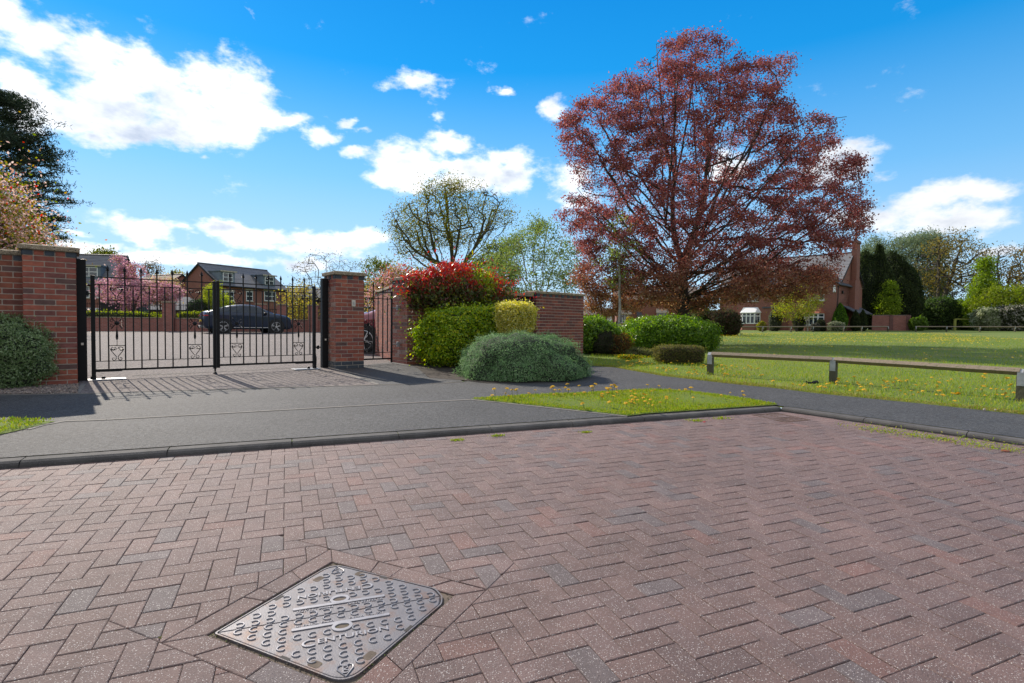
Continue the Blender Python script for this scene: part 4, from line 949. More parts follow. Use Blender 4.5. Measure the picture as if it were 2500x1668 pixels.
def fill_outline(rng, poly, n, depth=.8, centre=0, shell=.5):
    xs = [p[0] for p in poly]; zs = [p[1] for p in poly]; out = []
    while len(out) < n:
        X = rng.uniform(min(xs), max(xs), 400); Z = rng.uniform(min(zs), max(zs), 400); ok = in_poly(X, Z, poly)
        for x, z in zip(X[ok], Z[ok]):
            # half width at this height
            cr_x = [poly[i][0]+(poly[(i+1) % len(poly)][0]-poly[i][0])*(z-poly[i][1])/((poly[(i+1) % len(poly)][1]-poly[i][1]) or 1e-9) for i in range(len(poly)) if (poly[i][1] > z) != (poly[(i+1) % len(poly)][1] > z)]
            if len(cr_x) < 2: continue
            a, b_ = min(cr_x), max(cr_x); h = (b_-a)/2; u = (x-(a+b_)/2)/max(h, .01); dmax = math.sqrt(max(0, 1-u*u))*h*depth
            r = rng.random()**shell*rng.choice([-1, 1]); out.append((x, r*dmax, z))
    return np.array(out[:n])

# copper beech, the big tree of the green
S2 = 2.0908
BX, BY = 24*(1666-1250)/1308+.05, 24.0; BZ = zg(BX, BY)-.05
def zp(x, y): return (1360+x/S2, 50+y/S2)
bo = [zp(*p) for p in ((660,45),(740,55),(850,110),(900,150),(905,230),(1010,200),(1205,165),(1190,270),(1130,360),(1180,420),(1200,490),(1380,480),(1430,610),(1420,660),(1530,720),(1550,850),(1580,960),(1570,1090),(1460,1150),(1440,1200),(1400,1330),(1330,1400),(1150,1440),(1000,1420),(860,1440),(760,1480),(620,1500),(500,1440),(420,1480),(330,1500),(150,1510),(150,1400),(90,1330),(140,1200),(60,1090),(0,960),(80,850),(100,740),(30,640),(25,510),(120,400),(230,345),(350,270),(350,210),(430,220),(480,150),(540,90))]
def beech(rng):
    w = Wood(rng); f = lambda x, y, d=0: (lambda v: (v.x-BX, d, v.z-BZ))(ap(*zp(x, y), BY))
    def lo(x, y, d): p = f(x, y); return (p[0], d, max(0, p[2]))
    fork = w.poly([(0, 0, 0), lo(640, 1380, 0), lo(640, 1240, 0)], seg=.4, wob=.05)
    A = w.poly([lo(605, 1080, .2), lo(600, 900, .3), lo(625, 700, .5), lo(610, 500, .4), lo(590, 300, .2)], fork)
    B = w.poly([lo(690, 1080, -.3), lo(730, 900, -.4), lo(745, 700, -.6), (lo(740, 500, -.5)), lo(700, 250, 0)], fork)
    for base_, pts in (((600, 1230, 0), [(450, 1175, -1), (300, 1130, -1.5), (170, 1040, -2)]), ((680, 1170, 0), [(850, 1050, 1), (1100, 960, 1.8), (1350, 1010, 2)]), ((605, 900, .3), [(430, 760, 1), (300, 670, 1.6), (190, 570, 2)]),
        ((740, 800, -.5), [(950, 720, -1.4), (1150, 600, -2), (1320, 590, -2.2)]), ((640, 1290, 0), [(430, 1320, 1.2), (250, 1400, 1.8)]), ((660, 1290, 0), [(900, 1280, -1.3), (1150, 1330, -2.0)]), ((600, 780, .3), [(480, 560, -.8), (380, 380, -1.6)]),
        ((745, 640, -.5), [(880, 430, .6), (1050, 280, 1.2)]), ((690, 1080, -.3), [(830, 960, -2), (960, 880, -4)]), ((605, 1000, .2), [(520, 940, 2), (480, 900, 4)]), ((640, 1150, 0), [(600, 1120, -2.5), (520, 1150, -4.5)]), ((650, 1160, 0), [(760, 1150, 2.5), (800, 1120, 4.5)]),
        ((620, 640, .4), [(540, 500, 1.8), (500, 330, 2.2)]), ((740, 560, -.5), [(850, 520, -2), (1000, 400, -2.6)]), ((730, 860, -.4), [(1000, 850, .5), (1250, 830, .9), (1450, 820, 1)]), ((600, 1120, 0), [(350, 900, .5), (150, 850, .8)]),
        ((700, 1160, 0), [(1000, 1120, -.5), (1300, 1150, -1.2)])):
        i = w.nearest(np.array(lo(*base_))); w.poly([lo(*p) for p in pts], i, .45, .10)
    ol = [(x, z) for x, z in outline_local(bo, BY, BX, BY, BZ)]; tr_ = len(w.P)
    T0 = np.array(w.P[:tr_]); axis_ = [i for i in range(tr_) if abs(T0[i][0]) < 1.1 and abs(T0[i][1]) < .8]
    tg = fill_outline(rng, ol, 60, .5, shell=.3); tg = tg[tg[:, 2] > 2.2]
    for q in tg:      # straight fanning scaffold limbs that rise from the stem
        hz_ = max(1.9, q[2]*.52-.15*abs(q[0])); i = min(axis_, key=lambda k: abs(w.P[k][2]-hz_)+.3*abs(w.P[k][0]-q[0]*.1)); a = w.P[i]; m_ = a+(q-a)*.5+np.array([(q[0]-a[0])*.06, (q[1]-a[1])*.06, -.03*np.linalg.norm(q-a)]); w.poly([m_, q], i, .4, .05)
    Q = fill_outline(rng, ol, 1700, .55, shell=.6); lowp = [zp(*p) for p in ((60,1090),(300,1150),(560,1250),(760,1250),(1000,1180),(1200,1200),(1300,1300),(1200,1380),(1100,1410),(1000,1410),(860,1440),(760,1480),(620,1500),(500,1450),(420,1490),(330,1510),(150,1510),(150,1400),(90,1330),(140,1200))]; Q = np.concatenate([Q, fill_outline(rng, outline_local(lowp, BY, BX, BY, BZ), 230, .5, shell=.6)]); Q = Q[Q[:, 2] > .55]; nf = np.where(Q[:, 1] < 0, 1+Q[:, 1]/BY*.9, 1+Q[:, 1]/BY*.5); Q[:, 0] *= nf; Q[:, 2] = .9+(Q[:, 2]-.9)*nf
    n0 = len(w.P); e = w.attract(Q, .32, up=.12, wob=.05); P = [w.P[i] for i in e]+[w.P[i] for i in range(n0, len(w.P)) if rng.random() < .55]
    return w, P
def beechcol(rng, C):
    n = len(C); c = pal(rng, n, [(.31, .125, .120), (.25, .096, .098), (.18, .066, .074), (.34, .150, .112), (.38, .22, .21)], [.30, .24, .16, .15, .15]); low = np.clip((4.2-C[:, 2])/3, 0, 1)[:, None]; return c*(1-low)+c*low*np.array([1.05, 1.5, .9])
tree('copper_beech', 'huge copper beech with dark red leaves standing on the green', BX, BY, beech, M_leaf, .30, 200000, .046, .029, beechcol, 11, spread=.19, layer=.6, flat=.5, up=0, tip=.009, gap=(1.25, -.75), zb=BZ, barkm=M_bark, ex=2.15, trunkclear=(.42, -.12, 3.3))

# oak with two stems behind the red shrub
OY = 45.0; ov = ap(1104, 780, OY); OX = ov.x; OZ = zg(OX, OY)-.05; SO = 2350/530.
def zo(x, y): return (930+x/SO, 420+y/SO)
def lo_(x, y, d=0): v = ap(*zo(x, y), OY); return (v.x-OX, d, max(0, v.z-OZ))
oo = [zo(*p) for p in ((640,95),(760,110),(870,120),(910,190),(980,165),(1140,160),(1270,200),(1330,300),(1420,420),(1440,500),(1380,600),(1200,640),(1050,760),(900,800),(640,800),(480,920),(200,930),(90,860),(140,700),(60,580),(120,430),(200,400),(290,340),(440,300),(440,220),(500,150))]
def oak(rng):
    w = Wood(rng); i = w.poly([(0, 0, 0), lo_(775, 1010), lo_(760, 800), lo_(715, 640, .2)], seg=.6, wob=.1)
    w.poly([lo_(720, 480, .3), lo_(700, 300, .3), lo_(690, 150, 0)], i, .6, .2); w.poly([lo_(650, 650, -.6), lo_(560, 600, -1), lo_(420, 540, -1.4), lo_(330, 380, -1.6)], i, .6, .3)
    w.poly([lo_(860, 600, .8), lo_(980, 560, 1.2), lo_(900, 350, 1.4)], i, .6, .3); w.poly([lo_(600, 450, 1.2), lo_(500, 350, 1.6)], w.nearest(np.array(lo_(720, 520))), .6, .2)
    j = w.poly([(1.0, .4, 0), lo_(880, 1010, .4), lo_(1030, 760, .5), lo_(1075, 640, .6)], 0, .6, .1); w.poly([lo_(1110, 500, .6), lo_(1120, 300, .5), lo_(1150, 200, .5)], j, .6, .25); w.poly([lo_(1180, 600, 1.2), lo_(1300, 560, 1.5), lo_(1400, 480, 1.6)], j, .6, .25)
    w.poly([lo_(960, 680, 0), lo_(880, 760, 0), lo_(800, 775, 0)], j, .5, .15); k = w.poly([lo_(560, 980, -1), lo_(440, 900, -1.4), lo_(340, 760, -1.6), lo_(250, 640, -1.8), lo_(180, 480, -1.8)], w.nearest(np.array(lo_(775, 1000))), .6, .25)
    w.poly([lo_(300, 850, -2.2), lo_(160, 860, -2.6)], k-8, .6, .2)
    ol = outline_local(oo, OY, OX, OY, OZ); tr_ = len(w.P)
    for q in fill_outline(rng, ol, 26, .5, shell=.3):
        if q[2] < 4: continue
        i = min(range(tr_), key=lambda k: abs(w.P[k][2]-q[2]*.6)+.8*abs(w.P[k][0]-q[0]*.5)); a = w.P[i]; w.poly([a+(q-a)*.5+np.array([(q[0]-a[0])*.08, 0, -.05*np.linalg.norm(q-a)]), q], i, .5, .12)
    Q = fill_outline(rng, [(x, z) for x, z in outline_local(oo, OY, OX, OY, OZ)], 950, .6, shell=.8); n0 = len(w.P); e = w.attract(Q, .5, up=.2, wob=.10)
    return w, [w.P[i] for i in e]
oakcol = lambda rng, C: pal(rng, len(C), [(.22, .21, .030), (.16, .18, .03), (.28, .22, .05), (.12, .14, .03)])
tree('oak_tree', 'tall oak with two bare dark stems and thin new yellow-green leaves behind the red shrub', OX, OY, oak, M_leaf, .29, 17000, .060, .044, oakcol, 5, spread=.42, tip=.013, gap=(.9, -.15), zb=OZ, barkm=M_barkg, up=.1)

# simple trees from an outline in the photograph
def auto_tree(label, outline, tx, Y, n_att, nleaf, L, Wd, cols, seed, r0=.2, stems=1, name='tree', barkm=None, depth=.8, spread=.3, tip=.02, layer=.8, gap=None, w=None, up=.2, leafm=None, group=None, step=.45, flat=0, trunk_h=.35, cat='tree', shell=.6, colfn=None, lean=0, ex=2.3):
    v = ap(tx, 790, Y); X = v.x; Z = zg(X, Y)-.05
    def wood(rng):
        wd = Wood(rng); ol = [(x, z) for x, z in outline_local(outline, Y, X, Y, Z)]; top = max(z for _, z in ol); xs = [p[0] for p in ol]; cx = .5*(min(xs)+max(xs))
        root = wd.add((0, 0, 0), -1)
        for s in range(stems):
            a = (s-(stems-1)/2)/max(1, stems); tgt = (cx+a*(max(xs)-min(xs))*.7, rng.uniform(-.5, .5)*(max(xs)-min(xs))*.3*(stems > 1), top*rng.uniform(.72, .95))
            wd.poly([((tgt[0]*.25+a*.3)+lean*.3, tgt[1]*.3, top*trunk_h), tgt], root, step, .14)
        Q = fill_outline(rng, ol, n_att, depth, shell=shell); Q = Q[Q[:, 2] > .1]; n0 = len(wd.P); e = wd.attract(Q, step, up=.18, wob=.06); return wd, [wd.P[i] for i in e]+[wd.P[i] for i in range(n0, len(wd.P)) if rng.random() < .3]
    return tree(name, label, X, Y, wood, leafm or M_leaf, r0, nleaf, L, Wd, colfn or (lambda rng, C: pal(rng, len(C), cols, w)), seed, spread=spread, tip=tip, layer=layer, gap=gap, up=up, barkm=barkm, zb=Z, flat=flat, cat=cat, group=group, ex=ex)
def ell(cx, cy, rx, ry, n=14, j=.12, seed=1):
    r = random.Random(seed); return [(cx+rx*math.cos(2*math.pi*k/n)*(1+r.uniform(-j, j)), cy+ry*math.sin(2*math.pi*k/n)*(1+r.uniform(-j, j))) for k in range(n)]
GR1 = [(.15, .20, .045), (.11, .165, .04), (.20, .24, .06), (.09, .13, .035)]
auto_tree('slender grey-green birch with pale upright twigs just left of the copper beech', [(1180,800),(1175,640),(1215,590),(1260,560),(1290,535),(1310,525),(1350,545),(1400,560),(1420,620),(1430,720),(1400,800)], 1310, 33, 320, 19000, .060, .036, [(.20, .26, .085), (.15, .21, .07), (.26, .30, .11)], 21, .10, 5, 'birch_tree', M_barkw, spread=.25, tip=.012, gap=(1.3, -.5), up=.6)
auto_tree('bushy olive-green tree between the oak and the birch', [(1120,800),(1110,670),(1150,640),(1180,600),(1230,590),(1260,640),(1270,800)], 1200, 38, 260, 16000, .075, .045, [(.17, .20, .045), (.13, .16, .04), (.21, .23, .06)], 22, .14, 3, 'tree', M_bark, spread=.3, tip=.014, gap=(1.1, -.6))
auto_tree('pale green tree top seen left of the oak above the footpath gate', [(885,800),(880,690),(890,650),(925,628),(960,640),(985,680),(1000,800)], 935, 62, 260, 12000, .11, .07, [(.14, .17, .05), (.11, .14, .045), (.18, .20, .06)], 23, .2, 3, 'tree', M_bark, spread=.4, gap=(.7, -.6))
auto_tree('bronze-green low tree with hanging leaves under the oak', [(960,800),(960,700),(1000,655),(1060,645),(1130,655),(1170,690),(1180,800)], 1060, 40, 220, 12000, .08, .05, [(.20, .17, .045), (.16, .16, .04), (.24, .17, .07)], 24, .16, 3, 'tree', M_bark, spread=.35, gap=(.9, -.6))
auto_tree('small pink blossom tree peeping over the wall by the footpath gate', [(895,760),(890,720),(915,690),(950,655),(985,650),(1000,690),(1000,760)], 950, 22, 130, 6000, .040, .028, [(.50, .28, .30), (.36, .28, .12), (.55, .36, .36), (.30, .22, .08)], 25, .07, 2, 'blossom_tree', M_bark, spread=.2, tip=.008)
auto_tree('almost leafless tree of fine twigs behind the keypad pillar', [(700,790),(702,690),(725,640),(760,615),(800,612),(850,625),(890,640),(905,680),(900,790)], 800, 44, 620, 2200, .05, .035, [(.16, .14, .05), (.13, .12, .04)], 26, .11, 5, 'bare_tree', M_bark, spread=.25, tip=.009, up=.3)
auto_tree('round leafy green tree top behind the dormer house at the far left', ell(252, 655, 34, 42, seed=3)+[], 250, 85, 200, 9000, .16, .11, [(.13, .15, .03), (.10, .125, .028), (.16, .18, .04)], 27, .25, 2, 'tree', M_bark, spread=.6, tip=.03)
auto_tree('small bare tree behind the gabled brown roof', ell(368, 662, 22, 28, seed=4), 368, 90, 120, 900, .12, .08, [(.18, .15, .10)], 28, .15, 3, 'bare_tree', M_bark, spread=.4, tip=.02)
auto_tree('yellow-green tree top between the gabled house and the long brick house', ell(432, 690, 16, 28, seed=6), 432, 88, 90, 2600, .13, .09, [(.26, .24, .06), (.20, .19, .05)], 29, .12, 2, 'tree', M_bark, spread=.4, tip=.02)
# cherry in blossom beyond the car park wall
auto_tree('pink flowering cherry tree beyond the car park wall', [(230,700),(262,692),(245,716),(262,735),(300,742),(300,765),(318,765),(335,745),(380,738),(430,728),(436,700),(400,688),(362,692),(335,690),(352,672),(346,640),(330,648),(318,662),(306,640),(295,626),(284,618),(282,640),(300,668),(282,680)], 313, 36, 260, 13000, .046, .038, [(.50, .28, .34), (.60, .40, .44), (.42, .22, .28), (.34, .26, .12)], 31, .10, 5, 'cherry_tree', M_bark, spread=.16, tip=.010, w=[.36, .30, .22, .12], step=.4)
auto_tree('half-faded blossom tree with bare lower twigs beyond the car park pillar', ell(400, 712, 34, 34, seed=9), 395, 37, 130, 4500, .050, .040, [(.55, .36, .34), (.36, .28, .10), (.45, .40, .26)], 32, .07, 4, 'cherry_tree', M_bark, spread=.22, tip=.010)
auto_tree('small tree with scattered yellow leaves behind the right end of the car park', [(680,800),(690,720),(720,690),(760,700),(765,790)], 728, 36, 120, 2600, .055, .040, [(.45, .38, .10), (.36, .36, .10), (.30, .22, .08)], 33, .07, 4, 'tree', M_bark, spread=.25, tip=.009)

# pine at the left edge
def pine(rng):
    Y = 30.0; w = Wood(rng); v0 = ap(-40, 790, Y); ol = outline_local([(-260,700),(-260,260),(-120,190),(-20,205),(20,220),(30,245),(22,270),(52,290),(50,315),(100,305),(118,335),(138,360),(132,385),(112,395),(160,410),(150,430),(132,445),(180,460),(190,480),(160,505),(178,520),(178,550),(150,570),(100,590),(60,700)], Y, v0.x, Y, zg(v0.x, Y)-.05)
    top = max(z for _, z in ol); w.poly([(0, 0, 0), (.1, 0, top*.5), (-.2, 0, top*.92)], seg=.6, wob=.05)
    pts = []
    for k in range(34):
        h = top*(.12+.84*k/34)*1.0; 
        for s in range(3):
            a = rng.uniform(0, 6.283) if s else rng.choice([0., .3, -.3]); cr_x = [x for x, z in ol if abs(z-h) < 1.2]; R = (max(cr_x) if cr_x else 2)*rng.uniform(.8, 1.0) if abs(math.cos(a)) > .8 and math.cos(a) > 0 else rng.uniform(3, 6)*(1-h/top*.6); R *= .86
            p = (R*math.cos(a), R*.85*math.sin(a), h+R*.05)
            e = w.poly([(p[0]*.5, p[1]*.5, h-.1), p], w.nearest(np.array((0, 0, h))), .5, .12)
            for _ in range(26):
                t = rng.uniform(.3, 1.03); pts.append((p[0]*t+rng.normal()*.30, p[1]*t+rng.normal()*.35, h+(p[2]-h)*t+rng.normal()*.10+.08))
    return w, pts
v0 = ap(-40, 790, 30.0)
tree('pine_tree', 'dark dense pine tree at the left edge of the photo', v0.x, 30.0, pine, M_needle, .30, 85000, .11, .020, lambda rng, C: pal(rng, len(C), [(.030, .050, .026), (.042, .066, .034), (.022, .038, .022), (.06, .08, .045)]), 41, spread=.20, layer=.36, up=.4, tip=.02)

# ------------------------------------------------------------------ shrubs
def shrub(name, label, x, y, size, n, L, Wd, cols, seed, w=None, p=2.4, rz=0, lump=.07, lf=3, m=None, up=.4, wo=.8, core=(.030, .034, .014), zc=None, cat='shrub', group=None, thick=.10, colfn=None, base=None, cut=None, flat=0.1, fold=.15, stem=None, corek=.86, botk=None, z0=None, shapefn=None, stray=.8):
    """size = half extents; a superellipsoid shell of leaves with lumps, standing on the ground"""
    rng = np.random.default_rng(seed); sx, sy, sz = size; z = zg(x, y) if z0 is None else z0; t = thing(name, label, cat, (x, y, z), rz, group); zc = sz if zc is None else zc
    def surf(d, k=1.0):
        q = 1/((np.abs(d[:, 0])**p+np.abs(d[:, 1])**p+np.abs(d[:, 2])**p)**(1/p)); P = d*q[:, None]
        lm = 1+lump*clumpnoise(d*1.0, lf, seed)+lump*.5*clumpnoise(d, lf*2.7, seed+1); P = P*lm[:, None]*k
        if shapefn is not None: P = shapefn(P)
        return P*np.array([sx, sy, sz])+np.array([0, 0, zc])
    d = rdir(rng, int(n*1.25)); k = 1-np.abs(rng.normal(size=len(d)))*thick; st_ = rng.random(len(d)) < .07; k = np.where(st_, 1+np.abs(rng.normal(size=len(d)))*thick*stray, k); P = surf(d, 1.0); c0 = np.array([0, 0, zc]); C = c0+(P-c0)*k[:, None]; ok = C[:, 2] > .015
    if cut is not None: ok &= cut(C)
    C, d, k = C[ok][:n], d[ok][:n], k[ok][:n]; o = d/np.array([sx, sy, sz]); o /= np.linalg.norm(o, axis=1, keepdims=True)
    col = colfn(rng, C, k) if colfn else pal(rng, len(C), cols, w)
    leaves('foliage', C, L, Wd, col, m or M_leaf, t, rng, up=up, out=o, wo=wo, flat=flat, fold=fold)
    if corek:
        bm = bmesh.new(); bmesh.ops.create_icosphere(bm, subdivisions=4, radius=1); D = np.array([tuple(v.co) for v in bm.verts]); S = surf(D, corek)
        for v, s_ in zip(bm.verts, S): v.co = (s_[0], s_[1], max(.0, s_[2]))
        b = MB(); b.addbm(bm); cm = mat('shrub_interior', core, .95, .4, 25, bump=1, bscale=25); b.build('inner_core', cm, t, True)  # solid dark core that stops the view through the leaves
    if stem:
        b = MB()
        for (a, c, r0, r1) in stem: b.tube([a, ((a[0]+c[0])/2+.02, (a[1]+c[1])/2, (a[2]+c[2])/2), c], [r0, (r0+r1)/2, r1], 6)
        b.build('stem', M_bark, t)
    return t
GA = math.atan2(GD[1], GD[0])
HEBE = [(.22, .36, .16), (.17, .29, .13), (.33, .46, .25), (.115, .20, .085)]
# grey-green mound in front
hb_ = (.20, 9.62)
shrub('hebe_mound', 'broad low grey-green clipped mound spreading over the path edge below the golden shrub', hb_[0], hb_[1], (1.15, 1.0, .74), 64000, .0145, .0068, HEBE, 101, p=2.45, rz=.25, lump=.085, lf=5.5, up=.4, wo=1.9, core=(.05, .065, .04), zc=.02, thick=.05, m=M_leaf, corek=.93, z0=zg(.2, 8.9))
# yellow-green hedge
def hedgecol(rng, C, k):
    n = len(C); c = pal(rng, n, [(.36, .47, .018), (.24, .38, .018), (.56, .55, .02), (.12, .22, .018)], [.38, .32, .14, .16]); return c
hx, hy = sub((-2.21+.08, 11.30-.10), GD, 1.18, GN, -.50)
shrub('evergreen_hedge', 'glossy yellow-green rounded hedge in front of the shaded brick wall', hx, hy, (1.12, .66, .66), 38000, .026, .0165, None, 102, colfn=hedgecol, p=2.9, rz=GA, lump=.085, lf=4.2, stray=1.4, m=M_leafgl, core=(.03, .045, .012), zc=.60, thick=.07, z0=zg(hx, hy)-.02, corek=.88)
# red shrub on the wall
def photcol(rng, C, k):
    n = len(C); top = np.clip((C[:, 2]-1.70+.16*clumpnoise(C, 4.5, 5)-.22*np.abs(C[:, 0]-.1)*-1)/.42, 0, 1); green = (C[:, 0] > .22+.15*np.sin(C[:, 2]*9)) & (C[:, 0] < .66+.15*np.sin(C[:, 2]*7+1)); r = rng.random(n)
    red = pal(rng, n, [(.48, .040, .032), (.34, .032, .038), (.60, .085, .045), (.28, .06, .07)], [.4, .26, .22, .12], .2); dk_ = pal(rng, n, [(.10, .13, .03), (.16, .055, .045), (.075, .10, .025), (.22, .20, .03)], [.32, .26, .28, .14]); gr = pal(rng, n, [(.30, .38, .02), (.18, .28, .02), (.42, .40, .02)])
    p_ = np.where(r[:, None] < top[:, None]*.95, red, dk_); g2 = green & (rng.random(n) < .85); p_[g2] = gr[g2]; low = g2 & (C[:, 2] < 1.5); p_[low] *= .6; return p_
px_, py_ = sub((-2.21, 11.30), GD, 1.24, GN, -.16)
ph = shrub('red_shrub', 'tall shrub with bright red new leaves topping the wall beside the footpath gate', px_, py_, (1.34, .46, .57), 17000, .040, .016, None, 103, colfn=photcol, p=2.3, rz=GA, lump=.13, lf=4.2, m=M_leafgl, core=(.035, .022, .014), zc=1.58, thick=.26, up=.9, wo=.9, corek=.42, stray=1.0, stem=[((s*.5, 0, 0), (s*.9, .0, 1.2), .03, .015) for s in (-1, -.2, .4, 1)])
# golden clipped shrub
def goldcol(rng, C, k):
    n = len(C); c = pal(rng, n, [(.66, .58, .12), (.54, .52, .12), (.76, .72, .34), (.32, .36, .09)], [.34, .26, .26, .14]); return c
gx0, gy0 = (lambda v: (v.x, v.y))(ap(1258, 800, 10.75))
def trap(P): P = P.copy(); k = 1+.20*np.clip(P[:, 2], -1.2, .8); P[:, 0] *= k; P[:, 1] *= k; return P
shrub('golden_shrub', 'golden variegated shrub clipped to a square head on a short dark stem', gx0, gy0, (.345, .33, .36), 13000, .022, .011, None, 104, colfn=goldcol, p=4.0, rz=GA, lump=.05, lf=4, core=(.07, .065, .02), zc=.98, thick=.10, corek=.80, shapefn=trap, stem=[((0, 0, 0), (.0, 0, .8), .022, .018), ((0, 0, .5), (-.15, 0, .85), .012, .008), ((0, 0, .5), (.15, .05, .85), .012, .008)])
# grey shrub on the left
sx_, sy_ = (lambda v: (v.x, v.y))(ap(-32, 900, 7.2))
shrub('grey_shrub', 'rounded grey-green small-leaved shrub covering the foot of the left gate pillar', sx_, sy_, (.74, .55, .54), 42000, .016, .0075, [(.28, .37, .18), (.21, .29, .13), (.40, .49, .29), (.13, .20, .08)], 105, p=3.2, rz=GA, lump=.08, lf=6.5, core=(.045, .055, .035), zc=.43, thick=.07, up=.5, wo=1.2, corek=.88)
# pinkish flowering shrub above the left wall
def vibcol(rng, C, k): n = len(C); r = rng.random(n); return np.where((r < .50)[:, None], pal(rng, n, [(.58, .42, .38), (.68, .55, .50), (.48, .30, .24)]), np.where((r < .95)[:, None], pal(rng, n, [(.20, .22, .03), (.12, .16, .025), (.34, .22, .04)]), pal(rng, n, [(.6, .04, .02)])))
vx, vy = (lambda v: (v.x, v.y))(ap(-82, 600, 9.3))
shrub('flowering_shrub', 'large shrub with pale pink clusters and green leaves above the left wall', vx, vy, (1.25, 1.0, 1.6), 26000, .027, .017, None, 106, colfn=vibcol, p=2.1, rz=.5, lump=.16, lf=4.2, core=(.07, .06, .03), zc=2.15, thick=.30, up=.5, wo=.4, corek=.45, stem=[((0, 0, 0), (.1, 0, 1.6), .05, .03), ((.1, 0, 0), (-.4, .1, 1.8), .04, .02)])
GRB = [(.17, .30, .022), (.11, .22, .020), (.25, .38, .03), (.075, .15, .018)]
def onground(px, py): return gpx(px, py)
a = onground(1462, 866); shrub('green_bush', 'bright green leafy bush directly right of the free-standing brick wall', a[0]-.25, a[1]+.9, (.98, .9, .62), 15000, .036, .022, GRB, 107, p=2.4, lump=.07, zc=.52, thick=.08, m=M_leafgl)
a = onground(1662, 858); shrub('green_bush', 'big wide dome-shaped bright green bush in front of the copper beech', a[0], a[1]+1.3, (1.66, 1.3, .66), 30000, .038, .023, GRB, 108, p=2.5, lump=.045, lf=3, zc=.50, thick=.07, m=M_leafgl)
a = onground(1670, 889); shrub('clipped_hedge', 'low brown-topped clipped box hedge in front of the big green dome bush', a[0]-.02, a[1]+.35, (.56, .32, .22), 11000, .018, .008, [(.16, .17, .055), (.22, .19, .07), (.12, .10, .055), (.09, .12, .035)], 109, p=6, lump=.04, lf=5, zc=.20, thick=.08, core=(.06, .045, .03))
a = onground(1487, 868); shrub('dark_bush', 'small dark purple-green bush between the green bush and the bronze one', a[0]-.05, a[1]+.4, (.34, .34, .36), 4200, .024, .012, [(.035, .045, .022), (.05, .035, .035), (.06, .07, .03)], 110, p=2.2, lump=.12, zc=.30, thick=.14)
a = onground(1522, 869); shrub('bronze_bush', 'loose bronze-orange leaved low bush next to the sapling stake', a[0], a[1]+.4, (.34, .32, .34), 3600, .024, .013, [(.16, .07, .03), (.24, .12, .04), (.10, .06, .03), (.14, .15, .04)], 111, p=2.1, lump=.16, zc=.28, thick=.2, corek=.7)
a = onground(1575, 872); shrub('grassy_tuft', 'low straggly greyish tuft left of the clipped low hedge', a[0], a[1]+.3, (.45, .3, .16), 3600, .032, .007, [(.17, .18, .07), (.22, .19, .09), (.11, .15, .04)], 112, p=2, lump=.15, zc=.08, thick=.2, up=1.4)
a = onground(1540, 878); shrub('yellow_flower_patch', 'low patch of orange-yellow flowers at the foot of the bronze bush', a[0], a[1]+.15, (.34, .18, .09), 1800, .016, .010, [(.60, .36, .03), (.20, .26, .04), (.12, .2, .03)], 113, p=2, lump=.2, zc=.04, thick=.25, corek=.6, cat='flowers')
# the planting behind the dome bush
a = onground(1722, 819); shrub('olive_bush', 'olive-green airy bush left of the dark purple bush before the houses', a[0], a[1]+1.2, (1.45, 1.2, 1.05), 9000, .075, .04, [(.13, .16, .045), (.10, .125, .04), (.17, .19, .06)], 114, p=2.1, lump=.13, zc=.95, thick=.14)
a = onground(1777, 820); shrub('dark_bush', 'rounded dark purple-brown bush in front of the houses, right of the olive bush', a[0], a[1]+1.0, (1.25, 1.1, 1.0), 8000, .07, .04, [(.075, .060, .035), (.10, .06, .045), (.06, .075, .03)], 115, p=2.3, lump=.09, zc=.85, thick=.10)
# sapling and stake
v = ap(1511, 838, 22.3); SXp, SYp = v.x, 22.3
def sap(rng):
    w = Wood(rng); w.poly([(0, 0, 0), (.02, 0, 1.6), (-.04, 0, 3.4), (.06, 0, 5.1)], seg=.3, wob=.04); Q = np.array([(rng.normal()*.42, rng.normal()*.42, rng.uniform(2.5, 5.3)) for _ in range(60)]); Q[:, 0] += .05
    n0 = len(w.P); e = w.attract(Q, .2, up=.6, wob=.05); return w, [w.P[i] for i in range(n0, len(w.P))]
tree('sapling', 'thin pale-stemmed young tree with a few new leaves, tied to a stake', SXp, SYp, sap, M_leaf, .055, 1500, .045, .028, lambda rng, C: pal(rng, len(C), [(.28, .34, .10), (.20, .27, .08)]), 51, spread=.12, tip=.007, barkm=M_barkw, cat='young tree')
v = ap(1504.5, 838, 22.2); st = thing('tree_stake', 'grey timber stake standing beside the young tree', 'stake', (v.x, 22.2, zg(v.x, 22.2))); b = MB(); b.tube([(0, 0, -.1), (0, 0, .95), (0, 0, .97)], [.045, .045, .03], 8); b.build('post', M_post, st); b = MB(); b.tube([(.04, 0, .42), (.16, .05, .44)], .012, 5); b.build('tie', M_black, st)

# ------------------------------------------------------------------ far trees on the right, hedges and planting by the houses
auto_tree('wide grey-green willow rising behind the dark conifers at the right', [(2085,800),(2090,640),(2100,600),(2150,580),(2200,585),(2230,572),(2280,580),(2300,610),(2300,700),(2290,800)], 2190, 88, 520, 62000, .22, .055, [(.17, .215, .13), (.13, .175, .10), (.21, .25, .155)], 61, .35, 4, 'willow_tree', M_bark, spread=.7, tip=.03, gap=(.35, -.7), up=.6)
auto_tree('broad bronze oak with a dark leaning trunk at the right', [(2260,760),(2270,700),(2240,650),(2270,590),(2310,570),(2350,565),(2375,590),(2400,610),(2410,650),(2390,700),(2350,720),(2330,760)], 2280, 78, 480, 5600, .12, .08, [(.21, .17, .055), (.16, .14, .05), (.25, .20, .07)], 62, .40, 2, 'oak_tree', M_bark, spread=.55, tip=.020, gap=(.4, -.5), lean=1.5, ex=2.2)
